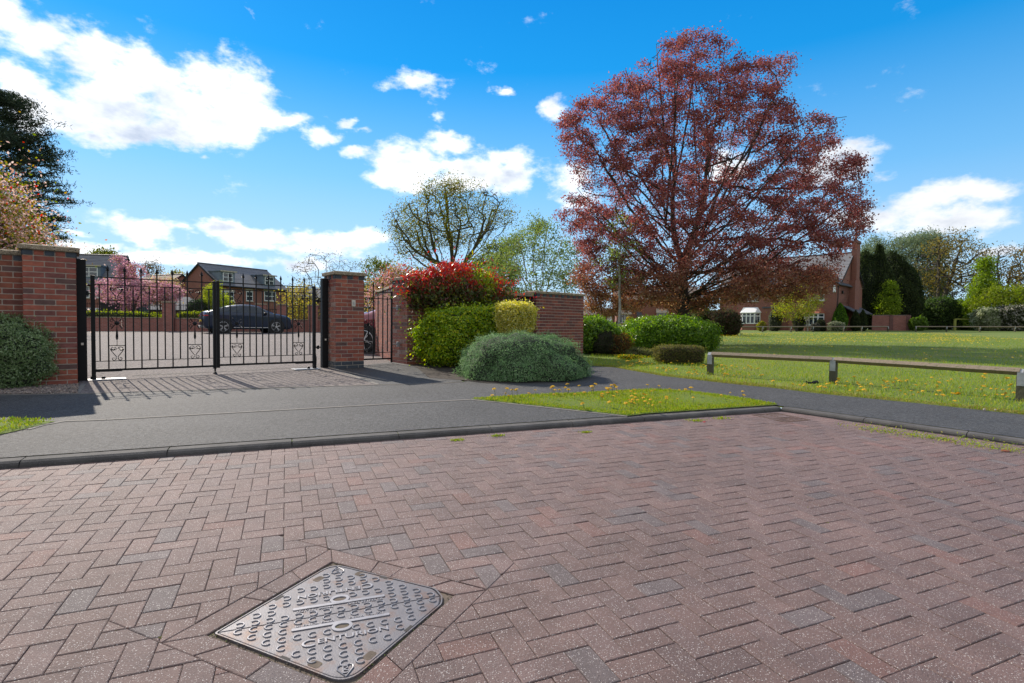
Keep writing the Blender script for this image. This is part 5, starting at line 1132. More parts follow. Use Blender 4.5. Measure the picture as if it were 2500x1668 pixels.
auto_tree('tall leafless tree against the sky at the right edge', [(2410,780),(2415,680),(2420,620),(2450,600),(2480,605),(2490,650),(2480,720),(2470,780)], 2440, 74, 300, 1500, .11, .07, [(.16, .13, .07)], 63, .22, 3, 'bare_tree', M_bark, spread=.5, tip=.015)
auto_tree('brown budding tree cut by the right edge of the photo', [(2470,790),(2460,700),(2480,640),(2510,600),(2560,590),(2620,640),(2620,790)], 2530, 70, 260, 9000, .13, .08, [(.22, .16, .06), (.17, .135, .05)], 64, .25, 3, 'tree', M_bark, spread=.5, tip=.018)
auto_tree('thin twiggy tree behind the bright green maple at the right', [(2370,780),(2375,690),(2385,640),(2405,620),(2430,660),(2430,780)], 2395, 84, 200, 2500, .13, .08, [(.19, .17, .07)], 65, .18, 2, 'tree', M_bark, spread=.5, tip=.015)
auto_tree('fresh lime-green tree in front of the dark conifers', [(2140,778),(2137,750),(2145,725),(2156,705),(2163,690),(2177,688),(2186,715),(2190,745),(2180,778)], 2165, 64, 170, 13000, .085, .055, [(.22, .31, .035), (.15, .23, .028), (.28, .36, .05)], 66, .12, 3, 'lime_tree', M_bark, spread=.24, tip=.02, depth=.9)
auto_tree('bright green young maple near the right edge', [(2365,790),(2362,720),(2385,690),(2395,650),(2402,632),(2418,640),(2425,680),(2430,720),(2420,790)], 2395, 66, 150, 13000, .11, .07, [(.20, .29, .035), (.14, .22, .03), (.25, .32, .05)], 67, .16, 3, 'maple_tree', M_bark, spread=.36, tip=.02)
auto_tree('weeping yellow-green tree at the right edge above the variegated bush', [(2395,770),(2398,720),(2420,705),(2450,702),(2500,708),(2560,715),(2560,790)], 2470, 63, 220, 17000, .12, .06, [(.20, .26, .03), (.14, .20, .028), (.25, .29, .05)], 68, .2, 3, 'weeping_tree', M_bark, spread=.38, tip=.02, up=-.8)
DK = [(.045, .064, .022), (.030, .046, .018), (.075, .095, .034), (.035, .052, .024)]
def conifer(label, px, Y, hw, top, seed, base=806, group=None, n=16000, cols=DK, L=.11, Wd=.05, name='conifer_tree', p=2.0, lump=.08, pointy=.55):
    v = ap(px, 800, Y); v2 = ap(px, top, Y); z = zg(v.x, Y); h = v2.z-z; R = hw*Y/1308
    def sh(P): P = P.copy(); k = 1-pointy*np.clip((P[:, 2]+.35)/1.35, 0, 1)**1.5; P[:, 0] *= k; P[:, 1] *= k; return P
    t = shrub(name, label, v.x, Y, (R, R, h*.52), n, L, Wd, cols, seed, p=p, zc=h*.50, lump=lump, lf=5, up=1.4, wo=.6, core=(.012, .018, .008), shapefn=sh, thick=.05, cat='tree', group=group, corek=.9)
    b = MB(); b.tube([(0, 0, -.2), (0, 0, h*.4)], [R*.12, R*.08], 6); b.build('trunk', M_bark, t); return t
conifer('tallest dark conifer with a pointed top behind the gable of the house', 2140, 66, 36, 603, 71, pointy=.62)
conifer('dark conifer just left of the tallest one, touching the house gable', 2106, 66.5, 44, 620, 72, pointy=.40)
conifer('dark round-topped conifer at the right of the conifer group', 2206, 67, 38, 650, 73, pointy=.22)
conifer('dark conifer between the tallest one and the round-topped one', 2176, 68, 46, 622, 74, pointy=.36)
conifer('lower dark yew in front of the conifers, left of the lime-green tree', 2146, 65.5, 44, 664, 75, pointy=.3)
conifer('lower dark yew behind the brick garden wall, right of the lime-green tree', 2202, 65.5, 34, 685, 76, pointy=.2)
GRD = [(.075, .125, .035), (.055, .095, .028), (.11, .16, .045), (.04, .07, .022)]
for i, (px, Y, hw, top, lab, cols) in enumerate(((2250, 70, 34, 742, 'dark green undergrowth bush right of the brown garden wall', GRD), (2300, 69, 40, 728, 'largest dark green rounded bush behind the yellow-green timber frame', GRD), (2350, 70, 34, 738, 'dark green bush between the largest one and the variegated bush', GRD),
    (2240, 60, 17, 776, 'small mid-green bush at the end of the brown garden wall', [(.13, .20, .04), (.09, .15, .035)]), (2410, 60.5, 30, 752, 'pale variegated bush behind the right rail fence', [(.30, .33, .20), (.17, .21, .10), (.40, .42, .30)]), (2462, 60, 36, 748, 'dark bush with white blossom at the right edge of the photo', [(.06, .07, .04), (.40, .38, .34), (.09, .11, .05)]), (2530, 60, 36, 742, 'mid-green bush just outside the right edge', GRD))):
    v = ap(px, 800, Y); h = ap(px, top, Y).z-zg(v.x, Y); R = hw*Y/1308; shrub('bush', lab, v.x, Y, (R, R*.9, h*.55), 8000, .13, .065, cols, 200+i, p=2.3, lump=.13, zc=h*.47, thick=.10, core=(.02, .03, .012))
for i, (px, Y, hw, top, lab, cols, pt) in enumerate(((2050, 56.2, 16.5, 742, 'bright green cone-shaped clipped conifer by the gabled house', [(.09, .19, .02), (.06, .13, .018), (.13, .24, .03)], .62), (2088, 57, 11, 760, 'small dark cone conifer right of the bright green cone', DK, .6), (2106, 57.2, 10, 758, 'small dark cone conifer farthest right by the house side wall', DK, .6))):
    conifer(lab, px, Y, hw, top, 300+i, cols=cols, n=7000, L=.06, Wd=.03, pointy=pt, p=2.2, lump=.04)
for i, (px, py, Y, hw, hh, lab, cols) in enumerate(((2040, 797, 55.2, 18, 12, 'low pale variegated bush below the bright green cone', [(.30, .32, .24), (.18, .21, .12)]), (1951, 788, 56, 14, 22, 'dark round bush under the bay window of the gabled house', [(.04, .055, .02), (.06, .075, .03)]), (1893, 782, 56, 15, 26, 'dark variegated upright bush between the two bay windows', [(.07, .08, .05), (.13, .14, .10)]), (1860, 794, 56, 11, 8, 'low yellow-flowered bush under the left bay window', [(.42, .36, .06), (.16, .2, .04)]), (1990, 798, 56, 10, 8, 'low grey bush in front of the right bay window', [(.10, .10, .09)]), (1537, 786, 70, 10, 12, 'small golden bush below the windows seen beside the sapling', [(.45, .34, .05), (.30, .26, .05)]), (1463, 784, 68, 12, 13, 'grey-green round bush by the low brick outbuilding', [(.17, .20, .16), (.12, .15, .11)]), (2003, 792, 56.5, 12, 10, 'small dark bush beside the front door path', [(.05, .06, .03)]))):
    v = ap(px, py, Y); z = zg(v.x, Y); R = hw*Y/1308; H = ap(px, py-hh, Y).z-z; shrub('bush', lab, v.x, Y, (R, R*.8, max(.25, H*.55)), 2600, .06, .035, cols, 400+i, p=2.2, lump=.12, zc=max(.2, H*.48), thick=.14, core=(.03, .035, .018))
auto_tree('yellow-green acer spreading in front of the gabled house', [(1895,775),(1900,740),(1925,722),(1950,700),(1975,690),(1990,710),(1998,750),(1960,775)], 1945, 54.5, 110, 5500, .06, .045, [(.34, .38, .05), (.24, .30, .05), (.30, .24, .06)], 81, .07, 3, 'acer_tree', M_bark, spread=.3, tip=.014)
auto_tree('small white-stemmed birch before the right bay window', ell(1973, 745, 17, 38, seed=8), 1972, 55, 90, 1500, .05, .035, [(.34, .34, .14), (.26, .28, .10)], 82, .07, 5, 'birch_tree', M_barkw, spread=.2, tip=.012, up=.8)
# planting beyond the car park
auto_tree('drooping golden-green conifer behind the dark coupe', [(500,765),(502,715),(515,690),(522,684),(535,700),(545,720),(562,735),(560,765)], 530, 36, 90, 9000, .055, .02, [(.34, .40, .06), (.26, .32, .06), (.40, .44, .09)], 91, .06, 1, 'golden_conifer', M_bark, spread=.16, tip=.01, up=-.5, trunk_h=.5)
v = ap(487, 780, 35.5); shrub('dark_bush', 'dark green bush beside the golden-green conifer beyond the car park wall', v.x, 35.5, (.75, .7, 1.05), 6000, .05, .02, [(.035, .06, .03), (.05, .08, .035)], 92, zc=1.0, lump=.1)

# ------------------------------------------------------------------ houses and far walls
def adduv(o):
    me = o.data; uv = me.uv_layers.new(name='uv')
    for p in me.polygons:
        n = p.normal; t = Vector((-n.y, n.x, 0)) if (abs(n.x)+abs(n.y)) > 1e-3 else Vector((1, 0, 0)); t.normalize(); bt = n.cross(t)
        if bt.z < 0: bt = -bt
        if abs(bt.z) > .5: t = t
        for li in p.loop_indices: co = me.vertices[me.loops[li].vertex_index].co; uv.data[li].uv = (co.dot(t), co.dot(bt) if abs(n.z) > .02 else co.z)
    return o
M_roofg = brickmat('grey_tile_roof', (.135, .135, .145), (.10, .10, .108), (.30, .30, .32), 60, .30, .030)  # pale rows put the sun glints along the tile courses into the colour
M_roofd = brickmat('dark_tile_roof', (.060, .066, .082), (.05, .055, .068), (.11, .12, .14), 60, .30, .025)  # paler rows here too, glints put into the colour
M_roofb = brickmat('brown_tile_roof', (.22, .185, .155), (.19, .155, .13), (.10, .085, .07), .30, .25)
M_hung = brickmat('red_hung_tile', (.34, .115, .065), (.28, .09, .052), (.14, .05, .035), .17, .12)
def window(parent, T, w, h, cols=2, rows_=1, z0=0, name='window', depth=.06, sill=True):
    b = MB(); f = .07; b.bbox((-w/2, -depth, 0), (w/2, -.0, h), .008, 0, T)
    o = b.build(name, M_white, parent); b = MB(); pw = (w-f*(cols+1))/cols; ph = (h-f*(rows_+1))/rows_
    for i in range(cols):
        for j in range(rows_):
            x0 = -w/2+f+i*(pw+f); z0_ = f+j*(ph+f); b.grid([T @ Vector(v) for v in [(x0, -depth-.004, z0_), (x0+pw, -depth-.004, z0_), (x0+pw, -depth-.004, z0_+ph), (x0, -depth-.004, z0_+ph)]], [(0, 1, 2, 3)])
    b.build('glass', M_glass, o)
    if sill: b = MB(); b.box((-w/2-.08, -depth-.07, -.10), (w/2+.08, .0, -.002), T=T); b.build('sill', M_stone, o)
    return o
def gable_solid(b, L, W, e, r, x0=0, y0=0, z0=-.3):      # ridge along x
    p = [(y0, z0), (y0+W, z0), (y0+W, e), (y0+W/2, r), (y0, e)]; vs = [(x0, y, z) for y, z in p]+[(x0+L, y, z) for y, z in p]; n = 5
    b.grid(vs, [(0, 4, 3, 2, 1), (5, 6, 7, 8, 9)]+[(i, (i+1) % n, n+(i+1) % n, n+i) for i in (0, 1, 4)])
def roof_slab(b, L, W, e, r, x0=0, y0=0, ov=.35, og=.18, th=.10, ends=(1, 1)):
    sl_ = (r-e)/(W/2); a0, a1 = x0-og*ends[0], x0+L+og*ends[1]
    for s in (0, 1):
        ye = y0-ov if s == 0 else y0+W+ov; yr = y0+W/2; ze = e-ov*sl_
        lo = [(a0, ye, ze+.03), (a1, ye, ze+.03), (a1, yr, r+.03), (a0, yr, r+.03)]; hi = [(x, y, z+th) for x, y, z in lo]
        vs = lo+hi; fs = [(0, 3, 2, 1), (4, 5, 6, 7), (0, 1, 5, 4), (1, 2, 6, 5), (3, 0, 4, 7)]
        if s: fs = [f[::-1] for f in fs]
        b.grid(vs, fs)
def bargeboards(b, L, W, e, r, x0=0, y0=0, ov=.35, og=.18, ends=(1, 1), h=.20):
    sl_ = (r-e)/(W/2)
    for k, x in ((0, x0-og-.03), (1, x0+L+og-.01)):
        if not ends[k]: continue
        for s in (0, 1):
            ye = y0-ov if s == 0 else y0+W+ov; yr = y0+W/2; ze = e-ov*sl_
            q = [(ye, ze-h+.1), (yr, r-h+.1), (yr, r+.11), (ye, ze+.11)]; b.grid([(x, y, z) for y, z in q]+[(x+.04, y, z) for y, z in q], [(0, 1, 2, 3), (7, 6, 5, 4), (0, 4, 5, 1), (1, 5, 6, 2), (2, 6, 7, 3), (3, 7, 4, 0)])
def house(name, label, x, y, rz, L, W, e, r, wallm, roofm, zb=None, barge=M_black, ridge=True, gutter=True, cat='house'):
    z = zg(x, y) if zb is None else zb; t = thing(name, label, cat, (x, y, z), rz)
    b = MB(); gable_solid(b, L, W, e-z, r-z); adduv(b.build('wall', wallm, t)); b = MB(); roof_slab(b, L, W, e-z, r-z); ro = adduv(b.build('roof', roofm, t))
    b = MB(); b.tube([(-.18, W/2, r-z+.15), (L+.18, W/2, r-z+.15)], .10, 6); b.build('ridge_tiles', M_tiledk, ro)
    b = MB(); bargeboards(b, L, W, e-z, r-z); b.build('bargeboard', barge, t)
    if gutter: b = MB(); sl_ = (r-e)/(W/2); b.tube([(-.18, -.40, e-z-.35*sl_+.02), (L+.18, -.40, e-z-.35*sl_+.02)], .06, 6); b.build('gutter', M_black, t)
    return t, z
def W2L(t_x, t_y, rz, px, plane_y):       # photo column px -> local x on the facade plane at local y
    c, s = math.cos(rz), math.sin(rz); k = ray(px, 790); k = k[0]/k[1]
    # world = (tx + c*u - s*py, ty + s*u + c*py); X = k*Y
    return (k*(t_y+c*plane_y)-t_x+s*plane_y)/(c-k*s)
def facade_win(t, z, rz, px0, px1, y0_, y1_, plane_y, Yd, cols, rows_, par=None, name='window', depth=.06, sill=True):
    tx, ty = t.location.x, t.location.y; u0, u1 = W2L(tx, ty, rz, px0, plane_y), W2L(tx, ty, rz, px1, plane_y); um = (u0+u1)/2
    Y = ty+math.sin(rz)*um+math.cos(rz)*plane_y; zt, zb_ = ap((px0+px1)/2, y0_, Y).z-z, ap((px0+px1)/2, y1_, Y).z-z
    return window(par or t, TF(um, plane_y, zb_), abs(u1-u0), zt-zb_, cols, rows_, name=name, depth=depth, sill=sill), um, zb_, zt, abs(u1-u0)
# long brick house with two dormers
rz2 = math.radians(63); h2, z2 = house('brick_house', 'long brick house with a grey tiled roof and two lead-clad dormers beyond the car park', -36, 66, rz2, 9.8, 8.0, 5.54, 8.16, M_fb, M_roofg)
for (a0, a1, c) in ((540, 571, 3), (601, 617, 2), (645, 673, 3)):
    w_ = facade_win(h2, z2, rz2, a0, a1, 712, 735, 0, 66, c, 2); b = MB(); b.box((w_[1]-w_[4]/2-.1, -.03, w_[3]+.002), (w_[1]+w_[4]/2+.1, -.0, w_[3]+.34)); b.build('lintel', M_stone, h2)
def dormer(t, um, z, e, r, W, zb_, zt, w=1.9, cols=2, dep=.75):
    slp = (r-e)/(W/2); yf = (zb_-.30-(e-z))/slp*1.0; yt = (zt+.32-(e-z))/slp
    yf = max(-.05, yf-.1); b = MB(); b.box((um-w/2, yf, zb_-.35), (um+w/2, min(W/2, yt+.1), zt+.16)); d = b.build('dormer', M_lead, t)
    b = MB(); b.box((um-w/2-.14, yf-.22, zt+.16), (um+w/2+.14, min(W/2-.1, yt+.2), zt+.27)); b.build('dormer_roof', M_lead, d); b = MB(); b.box((um-w/2-.16, yf-.25, zt+.10), (um+w/2+.16, yf-.22, zt+.27)); b.build('fascia', M_stone, d)
    window(d, TF(um, yf, zb_), w-.55, zt-zb_, cols, 2, depth=.07, sill=False)
dormer(h2, 1.15, z2, 5.54, 8.16, 8, 5.95-z2, 7.02-z2); dormer(h2, 7.15, z2, 5.54, 8.16, 8, 5.95-z2, 7.02-z2)
# dormer house at the far left
rz1 = math.radians(14); h1, z1 = house('brick_house', 'brick house with one dormer glimpsed between the left gate post and the gate', -55.5, 61.5, rz1, 8.3, 8.0, 5.35, 8.9, M_fb, M_roofg)
facade_win(h1, z1, rz1, 196, 220, 699, 727, 0, 62, 2, 2); facade_win(h1, z1, rz1, 228, 250, 699, 727, 0, 62, 2, 2)
um1 = W2L(-55.5, 61.5, rz1, 226, 1.0); dormer(h1, um1, z1, 5.35, 8.9, 8, 6.1-z1, 7.2-z1, 2.3)
facade_win(h1, z1, rz1, 205, 250, 752, 765, 0, 62, 3, 1)
# gabled brown house between them
rz3 = math.radians(-26); v = ap(452, 708, 80); x3, y3 = v.x-8*math.sin(math.radians(26))-9*math.cos(rz3), 80-8*math.cos(rz3)*0-9*math.sin(rz3)
h3, z3 = house('gabled_house', 'gabled brick house with a brown tiled roof half hidden by the pink cherry', x3, y3-1.5, rz3, 9, 8, 5.5, 8.0, M_fb, M_roofb)
# low hipped garage
v = ap(333, 756, 58); x4, z4 = v.x, zg(v.x, 58); g4 = thing('garage', 'low garage with a hipped grey tiled roof between the cherry and the car park pillar', 'garage', (x4, 57, z4), math.radians(8)); Lg = 6.4
b = MB(); b.box((.25, .25, -.3), (Lg-.25, 5, 2.15-z4)); adduv(b.build('wall', M_fb3, g4)); b = MB(); e4, r4 = 2.15-z4, 3.65-z4
b.grid([(0, 0, e4), (Lg, 0, e4), (Lg, 5.2, e4), (0, 5.2, e4), (1.1, 2.6, r4), (Lg-1.6, 2.6, r4)], [(0, 1, 5, 4), (1, 2, 5), (2, 3, 4, 5), (3, 0, 4), (0, 3, 2, 1)]); adduv(b.build('roof', M_roofg, g4))
b = MB(); b.box((0, -.08, e4-.14), (Lg, -.01, e4-.005)); b.build('fascia', M_black, g4)
# dark house right of the long brick house
v = ap(708, 705, 84); h5, z5 = house('gabled_house', 'dark brick house with timber struts in its gable right of the long brick house', v.x-4, 84, math.radians(10), 12, 8, 4.9, 6.4, M_fb3, M_roofd)
b = MB(); gx5 = 4.0
for s in (-1, 1): b.tube([(gx5, -1.1, 5.7-z5), (gx5+s*1.15, -1.1, 4.1-z5)], .11, 4)
b.tube([(gx5-.55, -1.1, 4.9-z5), (gx5+.55, -1.1, 4.9-z5)], .09, 4); b.build('gable_strut', M_stone, h5)
facade_win(h5, z5, math.radians(10), 694, 704, 738, 750, 0, 84, 2, 1)
# right-hand house with the chimney
rz6 = math.radians(-46); C6 = (34.7, 57.0); L6 = 13.0; c6, s6 = math.cos(rz6), math.sin(rz6); o6 = (C6[0]-L6*c6, C6[1]-L6*s6)
h6, z6 = house('gabled_house', 'large red brick house with two front gables and a tall side chimney across the green', o6[0], o6[1], rz6, L6, 9.0, 5.75, 9.2, M_fb, M_roofg, zb=zg(*C6))
def front_gable(u0, u1, proj, e, r, lab):
    b = MB(); w = u1-u0; zz = -.3; q = [(u0, zz), (u1, zz), (u1, e), ((u0+u1)/2, r), (u0, e)]; vs = [(x, -proj, z) for x, z in q]+[(x, 3.8, z) for x, z in q]
    b.grid(vs, [(0, 1, 2, 3, 4), (1, 6, 7, 2), (0, 4, 9, 5), (5, 9, 8, 7, 6)]); adduv(b.build('wall', M_fb, h6))
    b = MB(); m_ = (u0+u1)/2; ov = .3; sl_ = (r-e)/(w/2)
    for s in (-1, 1):
        xe = m_+s*(w/2+ov); ze = e-ov*sl_; lo = [(xe, -proj-.25, ze+.03), (xe, 4.4, ze+.03), (m_, 4.4, r+.03), (m_, -proj-.25, r+.03)]; hi = [(x, y, z+.1) for x, y, z in lo]
        fs = [(0, 1, 2, 3), (4, 7, 6, 5), (0, 4, 5, 1), (0, 3, 7, 4)]; b.grid(lo+hi, [f[::-1] for f in fs] if s > 0 else fs)
    adduv(b.build('roof', M_roofd, h6)); b = MB(); b.grid([(u0+.02, -proj-.02, e-.02), (u1-.02, -proj-.02, e-.02), (m_, -proj-.02, r-.02)], [(0, 1, 2)]); adduv(b.build('hung_tiles', M_hung, h6))
    b = MB()
    for s in (-1, 1): b.tube([(m_+s*(w/2+ov), -proj-.27, e-ov*sl_-.02), (m_, -proj-.27, r-.02)], .09, 4)
    b.build('bargeboard', M_black, h6); b = MB(); b.tube([(u1+.14, -proj-.04, .0), (u1+.14, -proj-.04, e-.3)], .05, 6); b.build('downpipe', M_black, h6)
    b = MB(); b.bbox((u1-.30, -proj-.22, e-1.0), (u1-.06, -proj-.0, e-.25), .05); b.build('corbel', M_white, h6)
front_gable(L6-4.64, L6, 1.0, 5.65-z6, 7.6-z6, ''); front_gable(L6-10.6, L6-6.4, .8, 5.65-z6, 7.5-z6, '')
def bay(px0, px1, y0_, y1_, plane_y, roofm, colz):
    u0, u1 = W2L(o6[0], o6[1], rz6, px0, plane_y), W2L(o6[0], o6[1], rz6, px1, plane_y); Y = o6[1]+s6*(u0+u1)/2; zt, zb_ = ap((px0+px1)/2, y0_, Y).z-z6, ap((px0+px1)/2, y1_, Y).z-z6
    d = .6; k = .45; q = [(u0, plane_y), (u0+k, plane_y-d), (u1-k, plane_y-d), (u1, plane_y)]; b = MB(); b.prism(q[::-1] if area(q) < 0 else q, -.2, zb_-.02); adduv(b.build('wall', M_fb, h6)); b = MB(); b.prism(q, zb_, zt); w_ = b.build('bay_window', M_white, h6)
    b = MB()
    for i in range(3):
        a, c = Vector((*q[i], 0)), Vector((*q[i+1], 0)); dv = (c-a); l = dv.length; dv.normalize(); nn = Vector((dv.y, -dv.x, 0)); n_ = 1 if i != 1 else 3
        for j in range(n_):
            s0, s1 = l*(j+.14)/n_, l*(j+.86)/n_; h_ = zt-zb_
            for (za, zc_) in ((.08*h_, .66*h_), (.74*h_, .93*h_)): p = [a+dv*s0+nn*.006, a+dv*s1+nn*.006]; b.face([(p[0].x, p[0].y, zb_+za), (p[1].x, p[1].y, zb_+za), (p[1].x, p[1].y, zb_+zc_), (p[0].x, p[0].y, zb_+zc_)])
    b.build('glass', M_glass, w_); e_ = .12; b = MB(); Q = [(u0-e_, plane_y), (u0+k-e_, plane_y-d-e_), (u1-k+e_, plane_y-d-e_), (u1+e_, plane_y)]; T_ = [(u0+.3, plane_y), (u0+k+.15, plane_y-.02), (u1-k-.15, plane_y-.02), (u1-.3, plane_y)]
    b.grid([(*p, zt) for p in Q]+[(*p, zt+.62) for p in T_], [(0, 1, 5, 4), (1, 2, 6, 5), (2, 3, 7, 6), (4, 5, 6, 7), (3, 2, 1, 0)]); adduv(b.build('bay_roof', roofm, h6))
bay(1958, 2012, 766, 795, -1.0, M_hung, 0); bay(1808, 1856, 764, 791, -.8, M_white, 0)
facade_win(h6, z6, rz6, 1972, 2011, 716, 734, -1.0, 57, 3, 1); facade_win(h6, z6, rz6, 1896, 1914, 722, 736, 0, 57, 2, 1); facade_win(h6, z6, rz6, 1823, 1850, 715, 736, -.8, 57, 3, 2)
b = MB(); b.box((L6-7.6, -.9, 2.75-z6+.35), (L6-5.6, 0, 2.75-z6+.5)); b.build('porch_roof', M_tiledk, h6); b = MB(); b.box((L6-7.1, -.05, 0), (L6-6.1, -.0, 2.05)); b.build('front_door', M_white, h6)
b = MB(); b.box((L6+.001, 3.7, -.3), (L6+.55, 5.6, 6.2-z6)); b.box((L6+.05, 4.0, 6.2-z6-.001), (L6+.55, 5.3, 10.3-z6)); ch = adduv(b.build('chimney', M_fb, h6)); b = MB(); b.bbox((L6-.03, 3.92, 10.3-z6), (L6+.63, 5.38, 10.62-z6), .03); adduv(b.build('chimney_cap', M_fb3, ch))
b = MB(); b.lathe([(.14, 0), (.12, .15), (.11, .55), (.14, .6)], 10, T=TF(L6+.3, 4.45, 10.6-z6)); b.build('chimney_pot', M_tilered, ch)
b = MB(); b.box((L6+.002, 0, 5.55-z6), (L6+.03, 9.0, 5.6-z6)); b.build('string_course', M_fb3, h6)
b = MB(); zp1 = 3.35-z6; b.grid([(L6, 1.4, zp1), (L6, 8.6, zp1), (L6+1.2, 8.6, zp1-.75), (L6+1.2, 1.4, zp1-.75), (L6+1.2, 8.6, zp1-.85), (L6+1.2, 1.4, zp1-.85), (L6, 1.4, zp1-.1), (L6, 8.6, zp1-.1)], [(0, 3, 2, 1), (3, 5, 4, 2), (0, 6, 5, 3), (1, 2, 4, 7), (6, 7, 4, 5)]); adduv(b.build('porch_roof', M_roofd, h6))
b = MB(); b.tube([(L6+.06, 6.1, 7.2-z6), (L6+.06, 6.1, 3.4-z6)], .05, 6); b.build('downpipe', M_black, h6)
window(h6, TF(L6, 6.9, 4.0-z6, math.pi/2), .45, 1.25, 1, 2)
b = MB(); b.bbox((L6+.0, .75, 4.0), (L6+.15, .95, 4.3), .02); b.build('side_vent', M_black, h6)
# pinkish hipped garage roof left of that house
v = ap(1752, 790, 70); z8 = zg(v.x, 70); g8 = thing('garage', 'garage with a pinkish hipped roof left of the large gabled house', 'garage', (v.x, 69, z8), -.3); b = MB(); b.box((.1, .1, -.3), (3.6, 4.4, 2.2)); adduv(b.build('wall', M_fb, g8))
b = MB(); b.grid([(-.2, -.2, 2.2), (3.9, -.2, 2.2), (3.9, 4.6, 2.2), (-.2, 4.6, 2.2), (1.85, 2.2, 4.3)], [(0, 1, 4), (1, 2, 4), (2, 3, 4), (3, 0, 4), (3, 2, 1, 0)]); adduv(b.build('roof', M_roofb, g8))
# terrace behind the beech
rz7 = math.radians(-6); v = ap(1505, 790, 80); h7, z7 = house('brick_house', 'brown brick house seen low under the left side of the copper beech', v.x, 80, rz7, 12.2, 8, 4.9, 6.9, M_fb, M_roofb)
for (a0, a1, y0_, y1_, c) in ((1512, 1538, 767, 789, 4), (1556, 1563, 771, 785, 1), (1603, 1627, 764, 786, 4), (1660, 1684, 766, 786, 3)):
    w_ = facade_win(h7, z7, rz7, a0, a1, y0_, y1_, 0, 80, c, 1, sill=False)
    b = MB(); um, zt_, ww = w_[1], w_[3], w_[4]; b.grid([(um-ww/2-.2, -.7, zt_+.05), (um+ww/2+.2, -.7, zt_+.05), (um+ww/2+.1, 0, zt_+.6), (um-ww/2-.1, 0, zt_+.6), (um-ww/2-.2, -.7, zt_-.05), (um+ww/2+.2, -.7, zt_-.05)], [(0, 1, 2, 3), (4, 5, 1, 0), (5, 4, 3, 2)]); b.build('canopy', M_tiledk if a0 == 1556 else M_stone, h7)
v = ap(1430, 790, 72); zz_ = zg(v.x, 72); sh9 = thing('brick_outbuilding', 'low brown brick outbuilding beside the right end of the free-standing wall', 'outbuilding', (v.x, 72, zz_)); b = MB(); b.box((0, 0, -.3), (3.9, 3, 1.75)); adduv(b.build('wall', M_fb3, sh9)); b = MB(); b.grid([(-.2, -.3, 1.75), (4.1, -.3, 1.75), (4.1, 3.2, 1.75), (-.2, 3.2, 1.75), (-.2, 1.5, 2.7), (4.1, 1.5, 2.7)], [(0, 1, 5, 4), (2, 3, 4, 5), (0, 4, 3), (1, 2, 5), (3, 2, 1, 0)]); adduv(b.build('roof', M_roofb, sh9))
b = MB(); b.box((2.9, -.04, .5), (3.5, -.0, 1.6)); b.build('window', M_white, sh9)
# brown garden wall with piers
a, c = farpt(2129, 62), farpt(2223, 60.5); zz_ = zg(*a); gw = thing('garden_wall', 'plain brown garden wall with darker piers below the lime-green tree', 'wall', (a[0], a[1], zz_), math.atan2(c[1]-a[1], c[0]-a[0])); lw = math.hypot(c[0]-a[0], c[1]-a[1]); hw_ = 1.72
b = MB(); b.box((0, 0, -.4), (lw, .22, hw_)); adduv(b.build('wall_panel', M_fb2, gw))
for s in (.5*lw, .93*lw): b = MB(); b.box((s-.17, -.08, -.4), (s+.17, .3, hw_+.05)); adduv(b.build('pier', M_fb3, gw))
b = MB(); b.box((-.02, -.03, hw_+.001), (lw+.02, .25, hw_+.06)); b.build('coping', M_fb3, gw)
# car park walls with railings
PW0, PWd = Vector((-26, 28.9, 0)), Vector((13.6, 5.4, 0)); rzw = math.atan2(PWd.y, PWd.x); lw_ = PWd.length
def pw(t): p = PW0+PWd*t; return (p.x, p.y, zg(p.x, p.y))
def park_wall(t0, t1, lab, rail=True):
    a = pw(t0); l = (t1-t0)*lw_; t = thing('car_park_wall', lab, 'wall', a, rzw); b = MB(); b.box((0, .1, -.3), (l, .33, .74)); adduv(b.build('brick_wall', M_fb2, t)); b = MB(); b.bbox((0, .07, .741), (l, .36, .80), .008); b.build('coping', M_cap, t)
    if rail:
        b = MB(); x = .06
        while x < l: b.box((x, .205, .80), (x+.016, .221, 1.62)); x += .115
        b.box((0, .198, 1.50), (l, .228, 1.53)); b.box((0, .198, .86), (l, .228, .88)); b.build('railing_panel', M_black, t)
    return t
park_wall(-.55, .418, 'low brick wall with black railings left of the car park pillar'); park_wall(.459, .755, 'low brick wall with black railings behind the dark coupe'); park_wall(.872, .965, 'short brick wall with railings in front of the parked coupe'); park_wall(.99, 1.5, 'brick wall with railings hidden partly by the keypad pillar')
for t_, lab in ((.437, 'car park brick pillar seen below the cherry between the gate bars'), (.772, 'car park brick pillar just above the bonnet of the dark coupe'), (.854, 'car park brick pillar on the right of the small gateway'), (.978, 'car park brick pillar nearest the right gate post')):
    a = pw(t_); t = thing('car_park_pillar', lab, 'pillar', a, rzw); b = MB(); b.box((-.29, -.08, -.3), (.29, .50, 1.66)); adduv(b.build('brickwork', M_fb2, t)); b = MB(); b.bbox((-.33, -.12, 1.661), (.33, .54, 1.74), .01); b.build('cap_stone', M_cap, t)
a = pw(.785); t = thing('car_park_gate', 'small black railing gate between two car park pillars above the car bonnet', 'gate', a, rzw); b = MB(); x = .12
while x < .9: b.box((x, .2, .08), (x+.018, .22, 1.4)); x += .11
b.box((.1, .19, .10), (.92, .23, .13)); b.box((.1, .19, 1.38), (.92, .23, 1.41)); b.build('railing_panel', M_black, t)
